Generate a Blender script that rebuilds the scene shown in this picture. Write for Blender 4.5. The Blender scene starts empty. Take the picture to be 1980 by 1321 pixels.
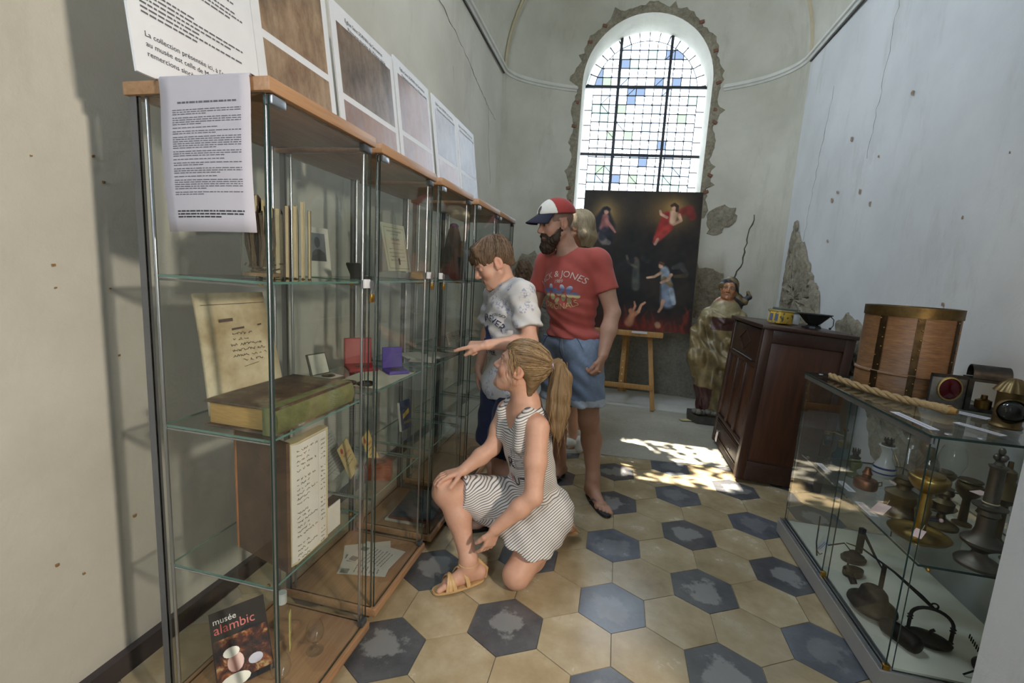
import bpy, bmesh, math, random
import numpy as np
from mathutils import Vector, Matrix, Euler
from mathutils.bvhtree import BVHTree
random.seed(7); rng = np.random.default_rng(7)
PI = math.pi
scene = bpy.context.scene
COL = scene.collection

# ------------------------------------------------------------------ camera
cam_pos = Vector((-0.09351, -1.74865, 1.32))
yaw, pitch, roll = 0.2189, -0.14793, 0.05886
fwd = Vector((-math.sin(yaw) * math.cos(pitch), math.cos(yaw) * math.cos(pitch), math.sin(pitch)))
r0 = Vector((math.cos(yaw), math.sin(yaw), 0)); u0 = r0.cross(fwd)
rgt = math.cos(roll) * r0 + math.sin(roll) * u0
upv = -math.sin(roll) * r0 + math.cos(roll) * u0
cd = bpy.data.cameras.new('camera'); cam = bpy.data.objects.new('camera', cd); COL.objects.link(cam)
cam.matrix_world = Matrix(((rgt.x, upv.x, -fwd.x, cam_pos.x), (rgt.y, upv.y, -fwd.y, cam_pos.y),
                           (rgt.z, upv.z, -fwd.z, cam_pos.z), (0, 0, 0, 1)))
cd.sensor_width = 36; cd.lens = 880.69 / 1980 * 36; cd.clip_start = 0.02
scene.camera = cam

# ------------------------------------------------------------------ light
world = bpy.data.worlds.new('sky'); scene.world = world; world.use_nodes = True
bg = world.node_tree.nodes['Background']; bg.inputs[0].default_value = (0.76, 0.86, 1.0, 1); bg.inputs[1].default_value = 12.5

def add_light(name, kind, loc, target, energy, color, **kw):
    l = bpy.data.lights.new(name, kind); l.energy = energy; l.color = color
    for k, v in kw.items(): setattr(l, k, v)
    o = bpy.data.objects.new(name, l); COL.objects.link(o); o.location = loc
    o.rotation_euler = (Vector(target) - Vector(loc)).to_track_quat('-Z', 'Y').to_euler()
    return o
SUN = Vector((-1.62, -0.02, 3.75)).normalized()
add_light('sun', 'SUN', SUN * 20, (0, 0, 0), 26.0, (1.0, 0.93, 0.82), angle=0.009)
# warm exhibition spotlight standing to the right behind the visitor's place
add_light('warm_spotlight', 'SPOT', (1.30, -1.78, 1.72), (-0.85, 0.05, 1.0), 165.0, (1.0, 0.90, 0.78), shadow_soft_size=0.07, spot_size=math.radians(82), spot_blend=0.35)
# added unseen warm fill beside the pillar, grazing the right wall
add_light('warm_wall_fill', 'SPOT', (1.12, -0.42, 1.30), (1.5, 0.85, 1.45), 7.0, (1.0, 0.80, 0.56), shadow_soft_size=0.05, spot_size=math.radians(66), spot_blend=0.4)
# bluish daylight of the nave windows, behind on the left
add_light('nave_daylight', 'AREA', (-1.05, -4.7, 2.9), (1.5, 2.4, 1.7), 70.0, (0.74, 0.86, 1.0), shape='RECTANGLE', size=0.8, size_y=1.8)
# added bluish fill light high on the left, out of view; no window there
add_light('side_fill_light', 'AREA', (-1.10, 0.30, 4.45), (1.5, 2.3, 1.4), 62.0, (0.64, 0.80, 1.0), shape='RECTANGLE', size=1.0, size_y=0.8)
def portal(name, loc, target, sx, sy):
    o = add_light(name, 'AREA', loc, target, 1.0, (1, 1, 1), shape='RECTANGLE', size=sx, size_y=sy)
    o.data.cycles.is_portal = True
portal('apse_window_portal', (0.02, 4.62, 3.15), (0.02, 3.0, 3.15), 1.6, 2.6)
portal('side_window_portal', (-1.75, 1.68, 4.05), (0.0, 1.68, 2.9), 0.9, 1.3)

vs = scene.view_settings
vs.view_transform = 'Standard'; vs.look = 'None'; vs.gamma = 1; vs.use_curve_mapping = False
vs.exposure = 0.25
scene.display_settings.display_device = 'sRGB'
cy = scene.cycles
cy.max_bounces = 10; cy.diffuse_bounces = 5; cy.glossy_bounces = 4; cy.transmission_bounces = 8
cy.transparent_max_bounces = 40; cy.use_denoising = True; cy.caustics_reflective = False; cy.caustics_refractive = False
cy.sample_clamp_indirect = 4.0

# ------------------------------------------------------------------ materials
def srgb(r, g, b):
    f = lambda c: (c / 255 / 12.92) if c / 255 <= 0.04045 else ((c / 255 + 0.055) / 1.055) ** 2.4
    return (f(r), f(g), f(b), 1.0)
class NT:
    def __init__(s, name):
        s.m = bpy.data.materials.new(name); s.m.use_nodes = True; s.t = s.m.node_tree
        s.b = s.t.nodes['Principled BSDF']; s.out = s.t.nodes['Material Output']
    def n(s, typ, **kw):
        nd = s.t.nodes.new(typ)
        for k, v in kw.items(): setattr(nd, k, v)
        return nd
    def l(s, a, b): s.t.links.new(a, b)
    def coords(s, kind='Object', scale=(1, 1, 1), rot=(0, 0, 0), loc=(0, 0, 0)):
        tc = s.n('ShaderNodeTexCoord'); mp = s.n('ShaderNodeMapping')
        mp.inputs['Scale'].default_value = scale; mp.inputs['Rotation'].default_value = rot; mp.inputs['Location'].default_value = loc
        s.l(tc.outputs[kind], mp.inputs[0]); return mp.outputs[0]
    def noise(s, vec, scale=5, detail=6, rough=0.6, dist=0):
        nd = s.n('ShaderNodeTexNoise'); nd.inputs['Scale'].default_value = scale; nd.inputs['Detail'].default_value = detail
        nd.inputs['Roughness'].default_value = rough; nd.inputs['Distortion'].default_value = dist
        s.l(vec, nd.inputs['Vector']); return nd.outputs['Fac']
    def ramp(s, fac, stops):
        nd = s.n('ShaderNodeValToRGB'); e = nd.color_ramp.elements
        while len(e) < len(stops): e.new(0.5)
        for i, (p, c) in enumerate(stops):
            e[i].position = p; e[i].color = c if len(c) == 4 else (*c, 1)
        s.l(fac, nd.inputs[0]); return nd.outputs[0]
    def mix(s, fac, a, b, mode='MIX'):
        nd = s.n('ShaderNodeMix', data_type='RGBA', blend_type=mode)
        if hasattr(fac, 'links'): s.l(fac, nd.inputs[0])
        else: nd.inputs[0].default_value = fac
        for x, i in ((a, 6), (b, 7)):
            if hasattr(x, 'links'): s.l(x, nd.inputs[i])
            else: nd.inputs[i].default_value = x
        return nd.outputs[2]
    def bump(s, h, strength=0.3, dist=0.01):
        nd = s.n('ShaderNodeBump'); nd.inputs['Strength'].default_value = strength; nd.inputs['Distance'].default_value = dist
        s.l(h, nd.inputs['Height']); s.l(nd.outputs[0], s.b.inputs['Normal'])
    def set(s, col=None, rough=0.6, metal=0.0, spec=0.5, **kw):
        if col is not None:
            if hasattr(col, 'links'): s.l(col, s.b.inputs['Base Color'])
            else: s.b.inputs['Base Color'].default_value = col
        if hasattr(rough, 'links'): s.l(rough, s.b.inputs['Roughness'])
        else: s.b.inputs['Roughness'].default_value = rough
        s.b.inputs['Metallic'].default_value = metal; s.b.inputs['Specular IOR Level'].default_value = spec
        for k, v in kw.items(): s.b.inputs[k].default_value = v
        return s.m
def mix2(c, f): return tuple(min(1, x * f) for x in c[:3]) + (1,)
_mc = {}
def simple(name, rgb, rough=0.6, metal=0.0, var=0.15, scale=12, bump=0.0, stretch=(1, 1, 1), spec=0.5, bscale=None):
    """A coloured surface with uneven tone and fine relief."""
    if name in _mc: return _mc[name]
    t = NT(name); c = srgb(*rgb); v = t.coords('Object', stretch)
    nz = t.noise(v, scale)
    col = t.ramp(nz, [(0.3, mix2(c, 1 - var)), (0.7, mix2(c, 1 + var))])
    if bump: t.bump(t.noise(v, bscale or scale * 4), bump, 0.004)
    _mc[name] = t.set(col, rough, metal, spec); return _mc[name]
def wood(name, dark, light, rough=0.4, scale=3, axis='Y', var=1.0, bump=0.08):
    if name in _mc: return _mc[name]
    t = NT(name); st = {'X': (1, 14, 14), 'Y': (14, 1, 14), 'Z': (14, 14, 1)}[axis]
    v = t.coords('Object', st)
    nz = t.noise(v, scale, 8, 0.65, 0.6); nz2 = t.noise(v, scale * 4, 3, 0.5)
    col = t.mix(0.25, t.ramp(nz, [(0.3, srgb(*dark)), (0.68, srgb(*light))]), t.ramp(nz2, [(0.3, srgb(*dark)), (0.7, srgb(*light))]))
    t.bump(nz2, bump, 0.002)
    _mc[name] = t.set(col, rough); return _mc[name]
def metal(name, rgb, rough=0.35, var=0.25, scale=18, bump=0.1):
    if name in _mc: return _mc[name]
    t = NT(name); c = srgb(*rgb); v = t.coords('Object')
    nz = t.noise(v, scale); col = t.ramp(nz, [(0.3, mix2(c, 1 - var)), (0.7, mix2(c, 1 + var))])
    if var < .1: _mc[name] = t.set(c, rough, 1.0); return _mc[name]
    rg = t.ramp(nz, [(0.2, (rough + .15,) * 3), (0.8, (max(.05, rough - .1),) * 3)])
    if bump: t.bump(t.noise(v, scale * 3), bump, 0.002)
    t.l(rg, t.b.inputs['Roughness'])
    _mc[name] = t.set(col, rg, 1.0); return _mc[name]
def glass_mat(name, tint=(0.985, 0.995, 0.99), ior=1.42, rough=0.0):
    """Thin clear pane: sees through, mirrors at glancing angles."""
    if name in _mc: return _mc[name]
    t = NT(name); t.t.nodes.remove(t.b)
    lw = t.n('ShaderNodeLayerWeight'); lw.inputs[0].default_value = 0.5; f0 = ((ior - 1) / (ior + 1)) ** 2
    pw = t.n('ShaderNodeMath', operation='POWER'); t.l(lw.outputs['Facing'], pw.inputs[0]); pw.inputs[1].default_value = 5.0
    fr = t.n('ShaderNodeMath', operation='MULTIPLY_ADD'); t.l(pw.outputs[0], fr.inputs[0]); fr.inputs[1].default_value = 1 - f0; fr.inputs[2].default_value = f0
    tr = t.n('ShaderNodeBsdfTransparent'); tr.inputs[0].default_value = (*tint, 1)
    gl = t.n('ShaderNodeBsdfGlossy'); gl.inputs['Roughness'].default_value = rough
    mx = t.n('ShaderNodeMixShader'); t.l(fr.outputs[0], mx.inputs[0]); t.l(tr.outputs[0], mx.inputs[1]); t.l(gl.outputs[0], mx.inputs[2])
    t.l(mx.outputs[0], t.out.inputs[0]); _mc[name] = t.m; return t.m
def vcol_mat(name, rough=0.6, spec=0.4, bump=0.0, bscale=300, noise=0.0, nscale=60, sheen=0.0, sss=0.0):
    """Surface whose print or pigment is stored per vertex in 'Col'."""
    if name in _mc: return _mc[name]
    t = NT(name); a = t.n('ShaderNodeVertexColor'); a.layer_name = 'Col'; col = a.outputs[0]
    v = t.coords('Object')
    if noise:
        nz = t.noise(v, nscale); f = t.ramp(nz, [(0.3, (1 - noise,) * 3), (0.7, (1 + noise,) * 3)])
        col = t.mix(1.0, col, f, 'MULTIPLY')
    if bump: t.bump(t.noise(v, bscale, 3), bump, 0.002)
    m = t.set(col, rough, 0, spec)
    if sss:
        t.b.inputs['Subsurface Weight'].default_value = sss; t.b.inputs['Subsurface Radius'].default_value = (0.02, 0.008, 0.004)
        t.b.inputs['Subsurface Scale'].default_value = 0.25
    if sheen: t.b.inputs['Sheen Weight'].default_value = sheen
    _mc[name] = m; return m

# ------------------------------------------------------------------ mesh helpers
def rot_to(d):
    return Vector((0, 0, 1)).rotation_difference(Vector(d).normalized()).to_matrix()
STUFF_NAMES = {'body_text', 'bold_text', 'handwriting', 'print', 'heading', 'lettering', 'title', 'stalks', 'heading_text'}
class MB:
    """Collects verts and faces of ONE mesh object."""
    def __init__(s): s.v = []; s.f = []; s.mi = []; s.c = None
    def add(s, vs, fs, mi=0):
        o = len(s.v); s.v += [tuple(v) for v in vs]; s.f += [tuple(i + o for i in f) for f in fs]
        s.mi += [mi] * len(fs) if isinstance(mi, int) else list(mi); return s
    def box(s, c, d, R=None, mi=0, taper=1.0):
        x, y, z = d[0] / 2, d[1] / 2, d[2] / 2; t = taper
        vs = [Vector(p) for p in ((-x, -y, -z), (x, -y, -z), (x, y, -z), (-x, y, -z), (-x * t, -y * t, z), (x * t, -y * t, z), (x * t, y * t, z), (-x * t, y * t, z))]
        if R is not None: vs = [R @ v for v in vs]
        vs = [v + Vector(c) for v in vs]
        return s.add(vs, [(0, 3, 2, 1), (4, 5, 6, 7), (0, 1, 5, 4), (1, 2, 6, 5), (2, 3, 7, 6), (3, 0, 4, 7)], mi)
    def bbox(s, lo, hi, mi=0):
        return s.box([(a + b) / 2 for a, b in zip(lo, hi)], [abs(b - a) for a, b in zip(lo, hi)], None, mi)
    def rbox(s, c, d, r=0.004, R=None, mi=0):
        """box with chamfered edges"""
        x, y, z = d[0] / 2, d[1] / 2, d[2] / 2; r = min(r, x * .45, y * .45, z * .45)
        bm = bmesh.new(); bmesh.ops.create_cube(bm, size=1)
        for v in bm.verts: v.co = Vector((v.co.x * 2 * x, v.co.y * 2 * y, v.co.z * 2 * z))
        bmesh.ops.bevel(bm, geom=list(bm.edges), offset=r, segments=2, affect='EDGES', profile=0.5)
        return s.from_bm(bm, c, R, mi)
    def from_bm(s, bm, c=(0, 0, 0), R=None, mi=0):
        bm.verts.ensure_lookup_table(); bm.verts.index_update()
        vs = [(R @ v.co if R is not None else v.co) + Vector(c) for v in bm.verts]
        fs = [[v.index for v in f.verts] for f in bm.faces]; bm.free(); return s.add(vs, fs, mi)
    def lathe(s, prof, n=24, c=(0, 0, 0), R=None, mi=0, a0=0, a1=2 * PI, sx=1, sy=1):
        full = abs(a1 - a0 - 2 * PI) < 1e-6; k = n if full else n + 1; vs = []
        for r, z in prof:
            for i in range(k):
                a = a0 + (a1 - a0) * i / n; p = Vector((r * math.cos(a) * sx, r * math.sin(a) * sy, z))
                vs.append((R @ p if R is not None else p) + Vector(c))
        fs = []
        for j in range(len(prof) - 1):
            for i in range(n):
                i2 = (i + 1) % k
                fs.append((j * k + i, j * k + i2, (j + 1) * k + i2, (j + 1) * k + i))
        return s.add(vs, fs, mi)
    def tube(s, pts, r, n=8, mi=0, cap=True, flat=1.0):
        pts = [Vector(p) for p in pts]; m = len(pts); rr = r if hasattr(r, '__len__') else [r] * m
        vs = []; prev = None
        for i, p in enumerate(pts):
            t = (pts[min(i + 1, m - 1)] - pts[max(i - 1, 0)]).normalized()
            if prev is None:
                a = t.orthogonal().normalized() if abs(t.z) > .95 else Vector((0, 0, 1)).cross(t).normalized()
            else:
                a = prev - t * prev.dot(t); a = a.normalized() if a.length > 1e-6 else t.orthogonal().normalized()
            prev = a; b = t.cross(a)
            for k in range(n):
                g = 2 * PI * k / n; vs.append(p + a * (math.cos(g) * rr[i]) + b * (math.sin(g) * rr[i] * flat))
        fs = [(i * n + k, i * n + (k + 1) % n, (i + 1) * n + (k + 1) % n, (i + 1) * n + k) for i in range(m - 1) for k in range(n)]
        if cap: fs += [tuple(range(n - 1, -1, -1)), tuple((m - 1) * n + k for k in range(n))]
        return s.add(vs, fs, mi)
    def prism(s, poly, axis, a, b, mi=0):
        """extrude a 2-D polygon along an axis; poly in the other two axes' order"""
        def P(u, v, w): return {'X': (w, u, v), 'Y': (u, w, v), 'Z': (u, v, w)}[axis]
        n = len(poly); vs = [P(u, v, a) for u, v in poly] + [P(u, v, b) for u, v in poly]
        fs = [tuple(range(n - 1, -1, -1)), tuple(range(n, 2 * n))] + [(i, (i + 1) % n, n + (i + 1) % n, n + i) for i in range(n)]
        return s.add(vs, fs, mi)
    def ball(s, c, r, n=12, sc=(1, 1, 1), R=None, mi=0):
        prof = [(max(1e-4, math.sin(PI * i / (n // 2 + 2))), -math.cos(PI * i / (n // 2 + 2))) for i in range(n // 2 + 3)]
        vs0 = len(s.v); s.lathe([(a * r, b * r) for a, b in prof], n, (0, 0, 0), None, mi)
        for i in range(vs0, len(s.v)):
            p = Vector(s.v[i]); p = Vector((p.x * sc[0], p.y * sc[1], p.z * sc[2])); p = R @ p if R is not None else p; s.v[i] = tuple(p + Vector(c))
        return s
    def build(s, name, mats, parent=None, smooth=None, **props):
        me = bpy.data.meshes.new(name); me.from_pydata(s.v, [], s.f); me.validate(clean_customdata=False)
        for m in (mats if isinstance(mats, (list, tuple)) else [mats]): me.materials.append(m)
        if len(s.mi) == len(me.polygons) and any(s.mi): me.polygons.foreach_set('material_index', s.mi)
        bm = bmesh.new(); bm.from_mesh(me); bmesh.ops.recalc_face_normals(bm, faces=bm.faces); bm.to_mesh(me); bm.free()
        if smooth is not None:
            me.polygons.foreach_set('use_smooth', [True] * len(me.polygons)); me.set_sharp_from_angle(angle=math.radians(smooth))
        return link(name, me, parent, **props)
def link(name, me, parent=None, **props):
    o = bpy.data.objects.new(name, me); COL.objects.link(o)
    if parent is not None:
        o.parent = parent
        if name in STUFF_NAMES: o['kind'] = 'stuff'
    for k, v in props.items(): o[k] = v
    return o
def thing(name, label, cat, loc=(0, 0, 0), rot=(0, 0, 0), group=None):
    o = bpy.data.objects.new(name, None); COL.objects.link(o); o.empty_display_size = 0.05
    o.location = loc; o.rotation_euler = rot; o['label'] = label; o['category'] = cat
    if group: o['group'] = group
    return o
def copy_tree(o, parent=None):
    c = o.copy(); COL.objects.link(c); c.parent = parent
    for ch in o.children: copy_tree(ch, c)
    return c
def Rz(a): return Matrix.Rotation(a, 3, 'Z')
def Rx(a): return Matrix.Rotation(a, 3, 'X')
def Ry(a): return Matrix.Rotation(a, 3, 'Y')
def text_mesh(body, size, extrude=0.0, font_shear=0.0, align='CENTER'):
    cu = bpy.data.curves.new('t', 'FONT'); cu.body = body; cu.size = size; cu.extrude = extrude; cu.align_x = align; cu.shear = font_shear
    cu.resolution_u = 3
    o = bpy.data.objects.new('t', cu); COL.objects.link(o); bpy.context.view_layer.update()
    me = bpy.data.meshes.new_from_object(o); bpy.data.objects.remove(o); bpy.data.curves.remove(cu)
    vs = [v.co.copy() for v in me.vertices]; fs = [tuple(p.vertices) for p in me.polygons]; bpy.data.meshes.remove(me)
    return vs, fs
def words(mb, u0, u1, v, h, place, fill=0.9, rnd=random, wl=(1.2, 5.0)):
    """a line of unreadably small print: little word blocks placed by place(u, v)"""
    u = u0; end = u0 + (u1 - u0) * fill
    while u < end:
        w = rnd.uniform(*wl) * h; e = min(u + w, u1)
        if e - u > h * .4:
            q = [place(u, v - h / 2), place(e, v - h / 2), place(e, v + h / 2), place(u, v + h / 2)]
            mb.add(q, [(0, 1, 2, 3)])
        u = e + h * 0.7
# ================================================================== the setting
XL, XR, ZC, YA = -1.51, 1.50, 3.52, 3.40
def plaster(name, rgb, rgb2, stain, scale=1.2):
    t = NT(name); v = t.coords('Object'); n1 = t.noise(v, scale, 8, 0.62); n2 = t.noise(t.coords('Object', (1, 1, .25)), 3.2, 8, .7)
    n3 = t.noise(v, 14, 6, .7)
    c = t.ramp(n1, [(0.35, srgb(*rgb2)), (0.62, srgb(*rgb))])
    c = t.mix(t.ramp(n2, [(0.56, (0, 0, 0)), (0.78, (.55,) * 3)]), c, srgb(*stain))
    c = t.mix(t.ramp(n3, [(0.70, (0, 0, 0)), (0.80, (.35,) * 3)]), c, srgb(*stain))
    t.bump(t.noise(v, 9, 9, .65), 0.35, 0.012)
    return t.set(c, 0.85, 0, 0.25)
PL_L = plaster('aged_cream_plaster', (206, 201, 188), (190, 185, 171), (156, 149, 133))
PL_R = plaster('pale_limewash', (206, 206, 204), (192, 192, 190), (160, 155, 146))
PL_A = plaster('apse_plaster', (200, 196, 182), (180, 176, 160), (146, 140, 122))
def rough_stone(name, a, b, c):
    t = NT(name); v = t.coords('Object'); n1 = t.noise(v, 7, 10, .7); n2 = t.noise(v, 34, 8, .75)
    col = t.mix(0.5, t.ramp(n1, [(0.3, srgb(*a)), (0.5, srgb(*b)), (0.7, srgb(*c))]), t.ramp(n2, [(0.35, srgb(*a)), (0.65, srgb(*c))]))
    t.bump(n2, 0.9, 0.02); return t.set(col, 0.92, 0, 0.2)
STONE = rough_stone('exposed_rubble_mortar', (104, 96, 82), (150, 140, 120), (186, 176, 154))
STONE_D = rough_stone('grey_cement_render', (116, 113, 106), (146, 143, 134), (170, 165, 152))
def struct(name, mb, mats, parent=None, smooth=None, label=None, cat=None):
    o = mb.build(name, mats, parent, smooth)
    if parent is None:
        o['kind'] = 'structure'
        if label: o['label'] = label
        if cat: o['category'] = cat
    return o
def grid_wall(x, y0, y1, z0, z1, ny, nz, amp, flip):
    mb = MB(); vs = []
    for j in range(nz + 1):
        for i in range(ny + 1):
            y = y0 + (y1 - y0) * i / ny; z = z0 + (z1 - z0) * j / nz
            d = amp * (math.sin(y * 2.1 + z * 1.3) + math.sin(y * 4.3 - z * 3.1 + 1.7) * .5 + math.sin(z * 5.2 + y) * .4)
            vs.append((x + d, y, z))
    n1 = len(vs); off = -0.25 if flip else 0.25
    for j in range(nz + 1):
        for i in range(ny + 1):
            vs.append((x + off, y0 + (y1 - y0) * i / ny, z0 + (z1 - z0) * j / nz))
    fs = []; W = ny + 1
    for k in (0, n1):
        fs += [(k + j * W + i, k + j * W + i + 1, k + (j + 1) * W + i + 1, k + (j + 1) * W + i) for j in range(nz) for i in range(ny)]
    for i in range(ny): fs += [(i, i + 1, n1 + i + 1, n1 + i), (nz * W + i, nz * W + i + 1, n1 + nz * W + i + 1, n1 + nz * W + i)]
    for j in range(nz): fs += [(j * W, (j + 1) * W, n1 + (j + 1) * W, n1 + j * W), (j * W + ny, (j + 1) * W + ny, n1 + (j + 1) * W + ny, n1 + j * W + ny)]
    return mb.add(vs, fs)
struct('wall_left', grid_wall(XL, -5.0, YA, -0.1, ZC, 60, 26, 0.004, True), PL_L, None, 40, 'cream plastered chapel wall behind the glass cabinets', 'wall')
struct('wall_right', grid_wall(XR, -5.0, YA, -0.1, ZC, 60, 26, 0.004, False), PL_R, None, 40, 'bluish white plastered wall beside the wooden cupboard', 'wall')
struct('wall_back', MB().bbox((XL - .25, -5.2, -.1), (XR + .25, -5.0, 5.4)), PL_L, None, None, 'plastered wall closing the nave behind the viewer', 'wall')
# --- barrel vault with one side window opening on the left, out of view
mb = MB(); nA = 36; Rv = 1.505; ys = [-5.2, 1.28, 2.06, 3.46]
def vault(i, r): a = PI - PI * i / nA; return (r * math.cos(a) - 0.005, ZC + r * math.sin(a))
for k in range(3):
    for i in range(nA):
        if k == 1 and 0 <= i < 9: continue
        p = [vault(i, Rv), vault(i + 1, Rv), vault(i + 1, Rv + .25), vault(i, Rv + .25)]
        mb.prism([(p[0][0], p[0][1]), (p[1][0], p[1][1]), (p[2][0], p[2][1]), (p[3][0], p[3][1])], 'Y', ys[k], ys[k + 1])
struct('ceiling', mb, PL_A, None, 30, 'curved plaster barrel vault over the chapel', 'ceiling')
# --- apse: thick shell with the arched window cut through
def apse_pt(t, lv, inner=True, D=0.80):
    s = 1.0 if inner else 1.32; d = D if inner else D + 0.50
    if lv <= ZC: cp, z = 1.0, lv
    else:
        ph = (lv - ZC); cp, z = math.cos(ph), ZC + 1.505 * (1 if inner else 1.25) * math.sin(ph)
    x = 1.505 * s * math.cos(t) * cp
    return (x - .005, YA + d * math.sin(t) * cp + 0.09 * x * math.sin(t) * cp, z)
levels = [-0.1 + (ZC + .1) * i / 24 for i in range(25)] + [ZC + math.radians(86) * i / 20 for i in range(1, 21)]
nt = 56; mb = MB(); vs = []; W = nt + 1; H = len(levels)
for inner in (True, False):
    for lv in levels:
        for i in range(W):
            p = apse_pt(PI - PI * i / nt, lv, inner); q = random.Random(int(p[0] * 977 + p[2] * 3391)).uniform(-.0015, .0015) if inner and 0 < i < nt else 0
            vs.append((p[0], p[1] + q, p[2]))
n1 = W * H; fs = []
for k in (0, n1):
    fs += [(k + j * W + i, k + j * W + i + 1, k + (j + 1) * W + i + 1, k + (j + 1) * W + i) for j in range(H - 1) for i in range(nt)]
for i in range(nt): fs += [(i, i + 1, n1 + i + 1, n1 + i), ((H - 1) * W + i, (H - 1) * W + i + 1, n1 + (H - 1) * W + i + 1, n1 + (H - 1) * W + i)]
for j in range(H - 1): fs += [(j * W, (j + 1) * W, n1 + (j + 1) * W, n1 + j * W), (j * W + nt, (j + 1) * W + nt, n1 + (j + 1) * W + nt, n1 + j * W + nt)]
mb.add(vs, fs)
apse = struct('wall_apse', mb, PL_A, None, 40, 'curved plastered apse wall around the arched window', 'wall')
WX, WZ, WR, SILL, SK = 0.02, 3.60, 0.732, 1.98, 0.10
def arch(r, x0=WX, zs=SILL, n=28):
    return [(x0 + r, zs)] + [(x0 + r * math.cos(PI * i / n), WZ + r * math.sin(PI * i / n)) for i in range(n + 1)] + [(x0 - r, zs)]
cut = MB(); pr = arch(WR); n = len(pr)
cut.add([(x, 3.5, z) for x, z in pr] + [(x, 6.0, z) for x, z in pr], [tuple(range(n)), tuple(range(2 * n - 1, n - 1, -1))] + [(i, n + i, n + (i + 1) % n, (i + 1) % n) for i in range(n)])
co = cut.build('cutter', PL_A)
bm_ = apse.modifiers.new('b', 'BOOLEAN'); bm_.object = co; bm_.operation = 'DIFFERENCE'; bm_.solver = 'EXACT'
bpy.context.view_layer.update()
me2 = bpy.data.meshes.new_from_object(apse.evaluated_get(bpy.context.evaluated_depsgraph_get()))
apse.modifiers.clear(); apse.data = me2; bpy.data.objects.remove(co)
def apse_y(x, z, D=0.80):
    """inner apse surface depth at (x, z)"""
    cp = 1.0 if z <= ZC else math.sqrt(max(1e-3, 1 - ((z - ZC) / 1.505) ** 2))
    c = max(-1, min(1, (x + .005) / 1.505 / cp)); s = math.sqrt(max(0, 1 - c * c))
    return YA + D * s * cp + 0.09 * x * s * cp
# --- broken plaster edge around the window opening (stone and brick showing)
mb = MB(); rr = random.Random(3)
outl = [(WX - 1, -1)]
def ring_pt(s, k):
    """s along the opening, k 0 inside .. 1 outside"""
    L1 = WZ - 2.1; La = PI * WR; tot = 2 * L1 + La; d = s * tot; w = WR + k
    if d < L1: return (WX - w, 2.1 + d)
    if d < L1 + La: a = PI - (d - L1) / WR; return (WX + w * math.cos(a), WZ + w * math.sin(a))
    return (WX + w, WZ - (d - L1 - La))
N = 130; ws = [0.085 + 0.02 * math.sin(i * .7) + rr.uniform(-.012, .02) + (0.05 if rr.random() < .06 else 0) for i in range(N + 1)]
vs = []
for i in range(N + 1):
    for k, lift in ((0.0, .004), (.30, .012), (.65, .012), (1.0, -0.004)):
        x, z = ring_pt(i / N, k * ws[i]); vs.append((x, apse_y(x, z) - lift - rr.uniform(0, .010) * (k not in (0, 1)), z))
fs = [(i * 4 + k, i * 4 + k + 1, (i + 1) * 4 + k + 1, (i + 1) * 4 + k) for i in range(N) for k in range(3)]
mb.add(vs, fs); mb.build('broken_plaster_edge', STONE, apse, 50)
BRICK = simple('old_brick', (120, 84, 66), .9, 0, .3, 30, .5)
for s, k in ((0.025, .05), (0.055, .06), (0.19, .05), (0.24, .05), (0.36, .06), (.40, .05), (.60, .06), (0.66, .05), (0.72, .05), (0.775, .06), (.80, .05), (0.91, .06), (.945, .05)):
    x, z = ring_pt(s, k + .02 * rr.random()); b = MB(); b.rbox((0, 0, 0), (0.055, .03, .035), .006)
    o = b.build('brick', BRICK, apse); o.location = (x, apse_y(x, z) - .008, z); o.rotation_euler = (0, rr.uniform(-.5, .5), 0)
# --- ragged patches where plaster has fallen off
def ragged(name, pts, place, parent, mat, seed, lift=0.012, jag=0.02):
    r = random.Random(seed); P = []
    for i, a in enumerate(pts):
        b = pts[(i + 1) % len(pts)]; m = max(2, int(math.dist(a, b) / .035))
        for k in range(m):
            f = k / m; P.append((a[0] + (b[0] - a[0]) * f + r.uniform(-jag, jag), a[1] + (b[1] - a[1]) * f + r.uniform(-jag, jag)))
    cx = sum(p[0] for p in P) / len(P); cz = sum(p[1] for p in P) / len(P); vs = []; n = len(P)
    rings = [(1.0, -.003), (.975, lift)] + [(1 - k / 9, lift) for k in range(1, 9)]; K = len(rings)
    for f, l in rings:
        for p in P: vs.append(place(cx + (p[0] - cx) * f, cz + (p[1] - cz) * f, l + (r.uniform(-.55, .75) * lift if f < .96 else 0)))
    vs.append(place(cx, cz, lift)); fs = [(k * n + i, k * n + (i + 1) % n, (k + 1) * n + (i + 1) % n, (k + 1) * n + i) for k in range(K - 1) for i in range(n)]
    fs += [((K - 1) * n + i, (K - 1) * n + (i + 1) % n, K * n) for i in range(n)]
    MB().add(vs, fs).build(name, mat, parent, 60)
pa = lambda x, z, l: (x, apse_y(x, z) - l, z)
pr_ = lambda y, z, l: (XR - l - .004, y, z)
ragged('fallen_plaster_patch', [(.86, 2.16), (1.0, 2.24), (1.13, 2.2), (1.16, 2.1), (1.08, 2.0), (.98, 1.88), (.88, 1.9)], pa, apse, STONE, 5)
ragged('fallen_plaster_patch', [(.78, 1.62), (.84, 1.50), (.95, 1.52), (1.08, 1.46), (1.10, 1.2), (1.02, .93), (.76, .93)], pa, apse, STONE, 6, .014, .02)
wr = bpy.data.objects['wall_right']
ragged('exposed_rubble', [(-1.34, 1.42), (-1.25, 1.56), (-1.12, 1.60), (-1.0, 1.56), (-.90, 1.50), (-.86, 1.2), (-.84, .9), (-1.30, .9)], pa, apse, STONE, 31, .03, .02)
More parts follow.
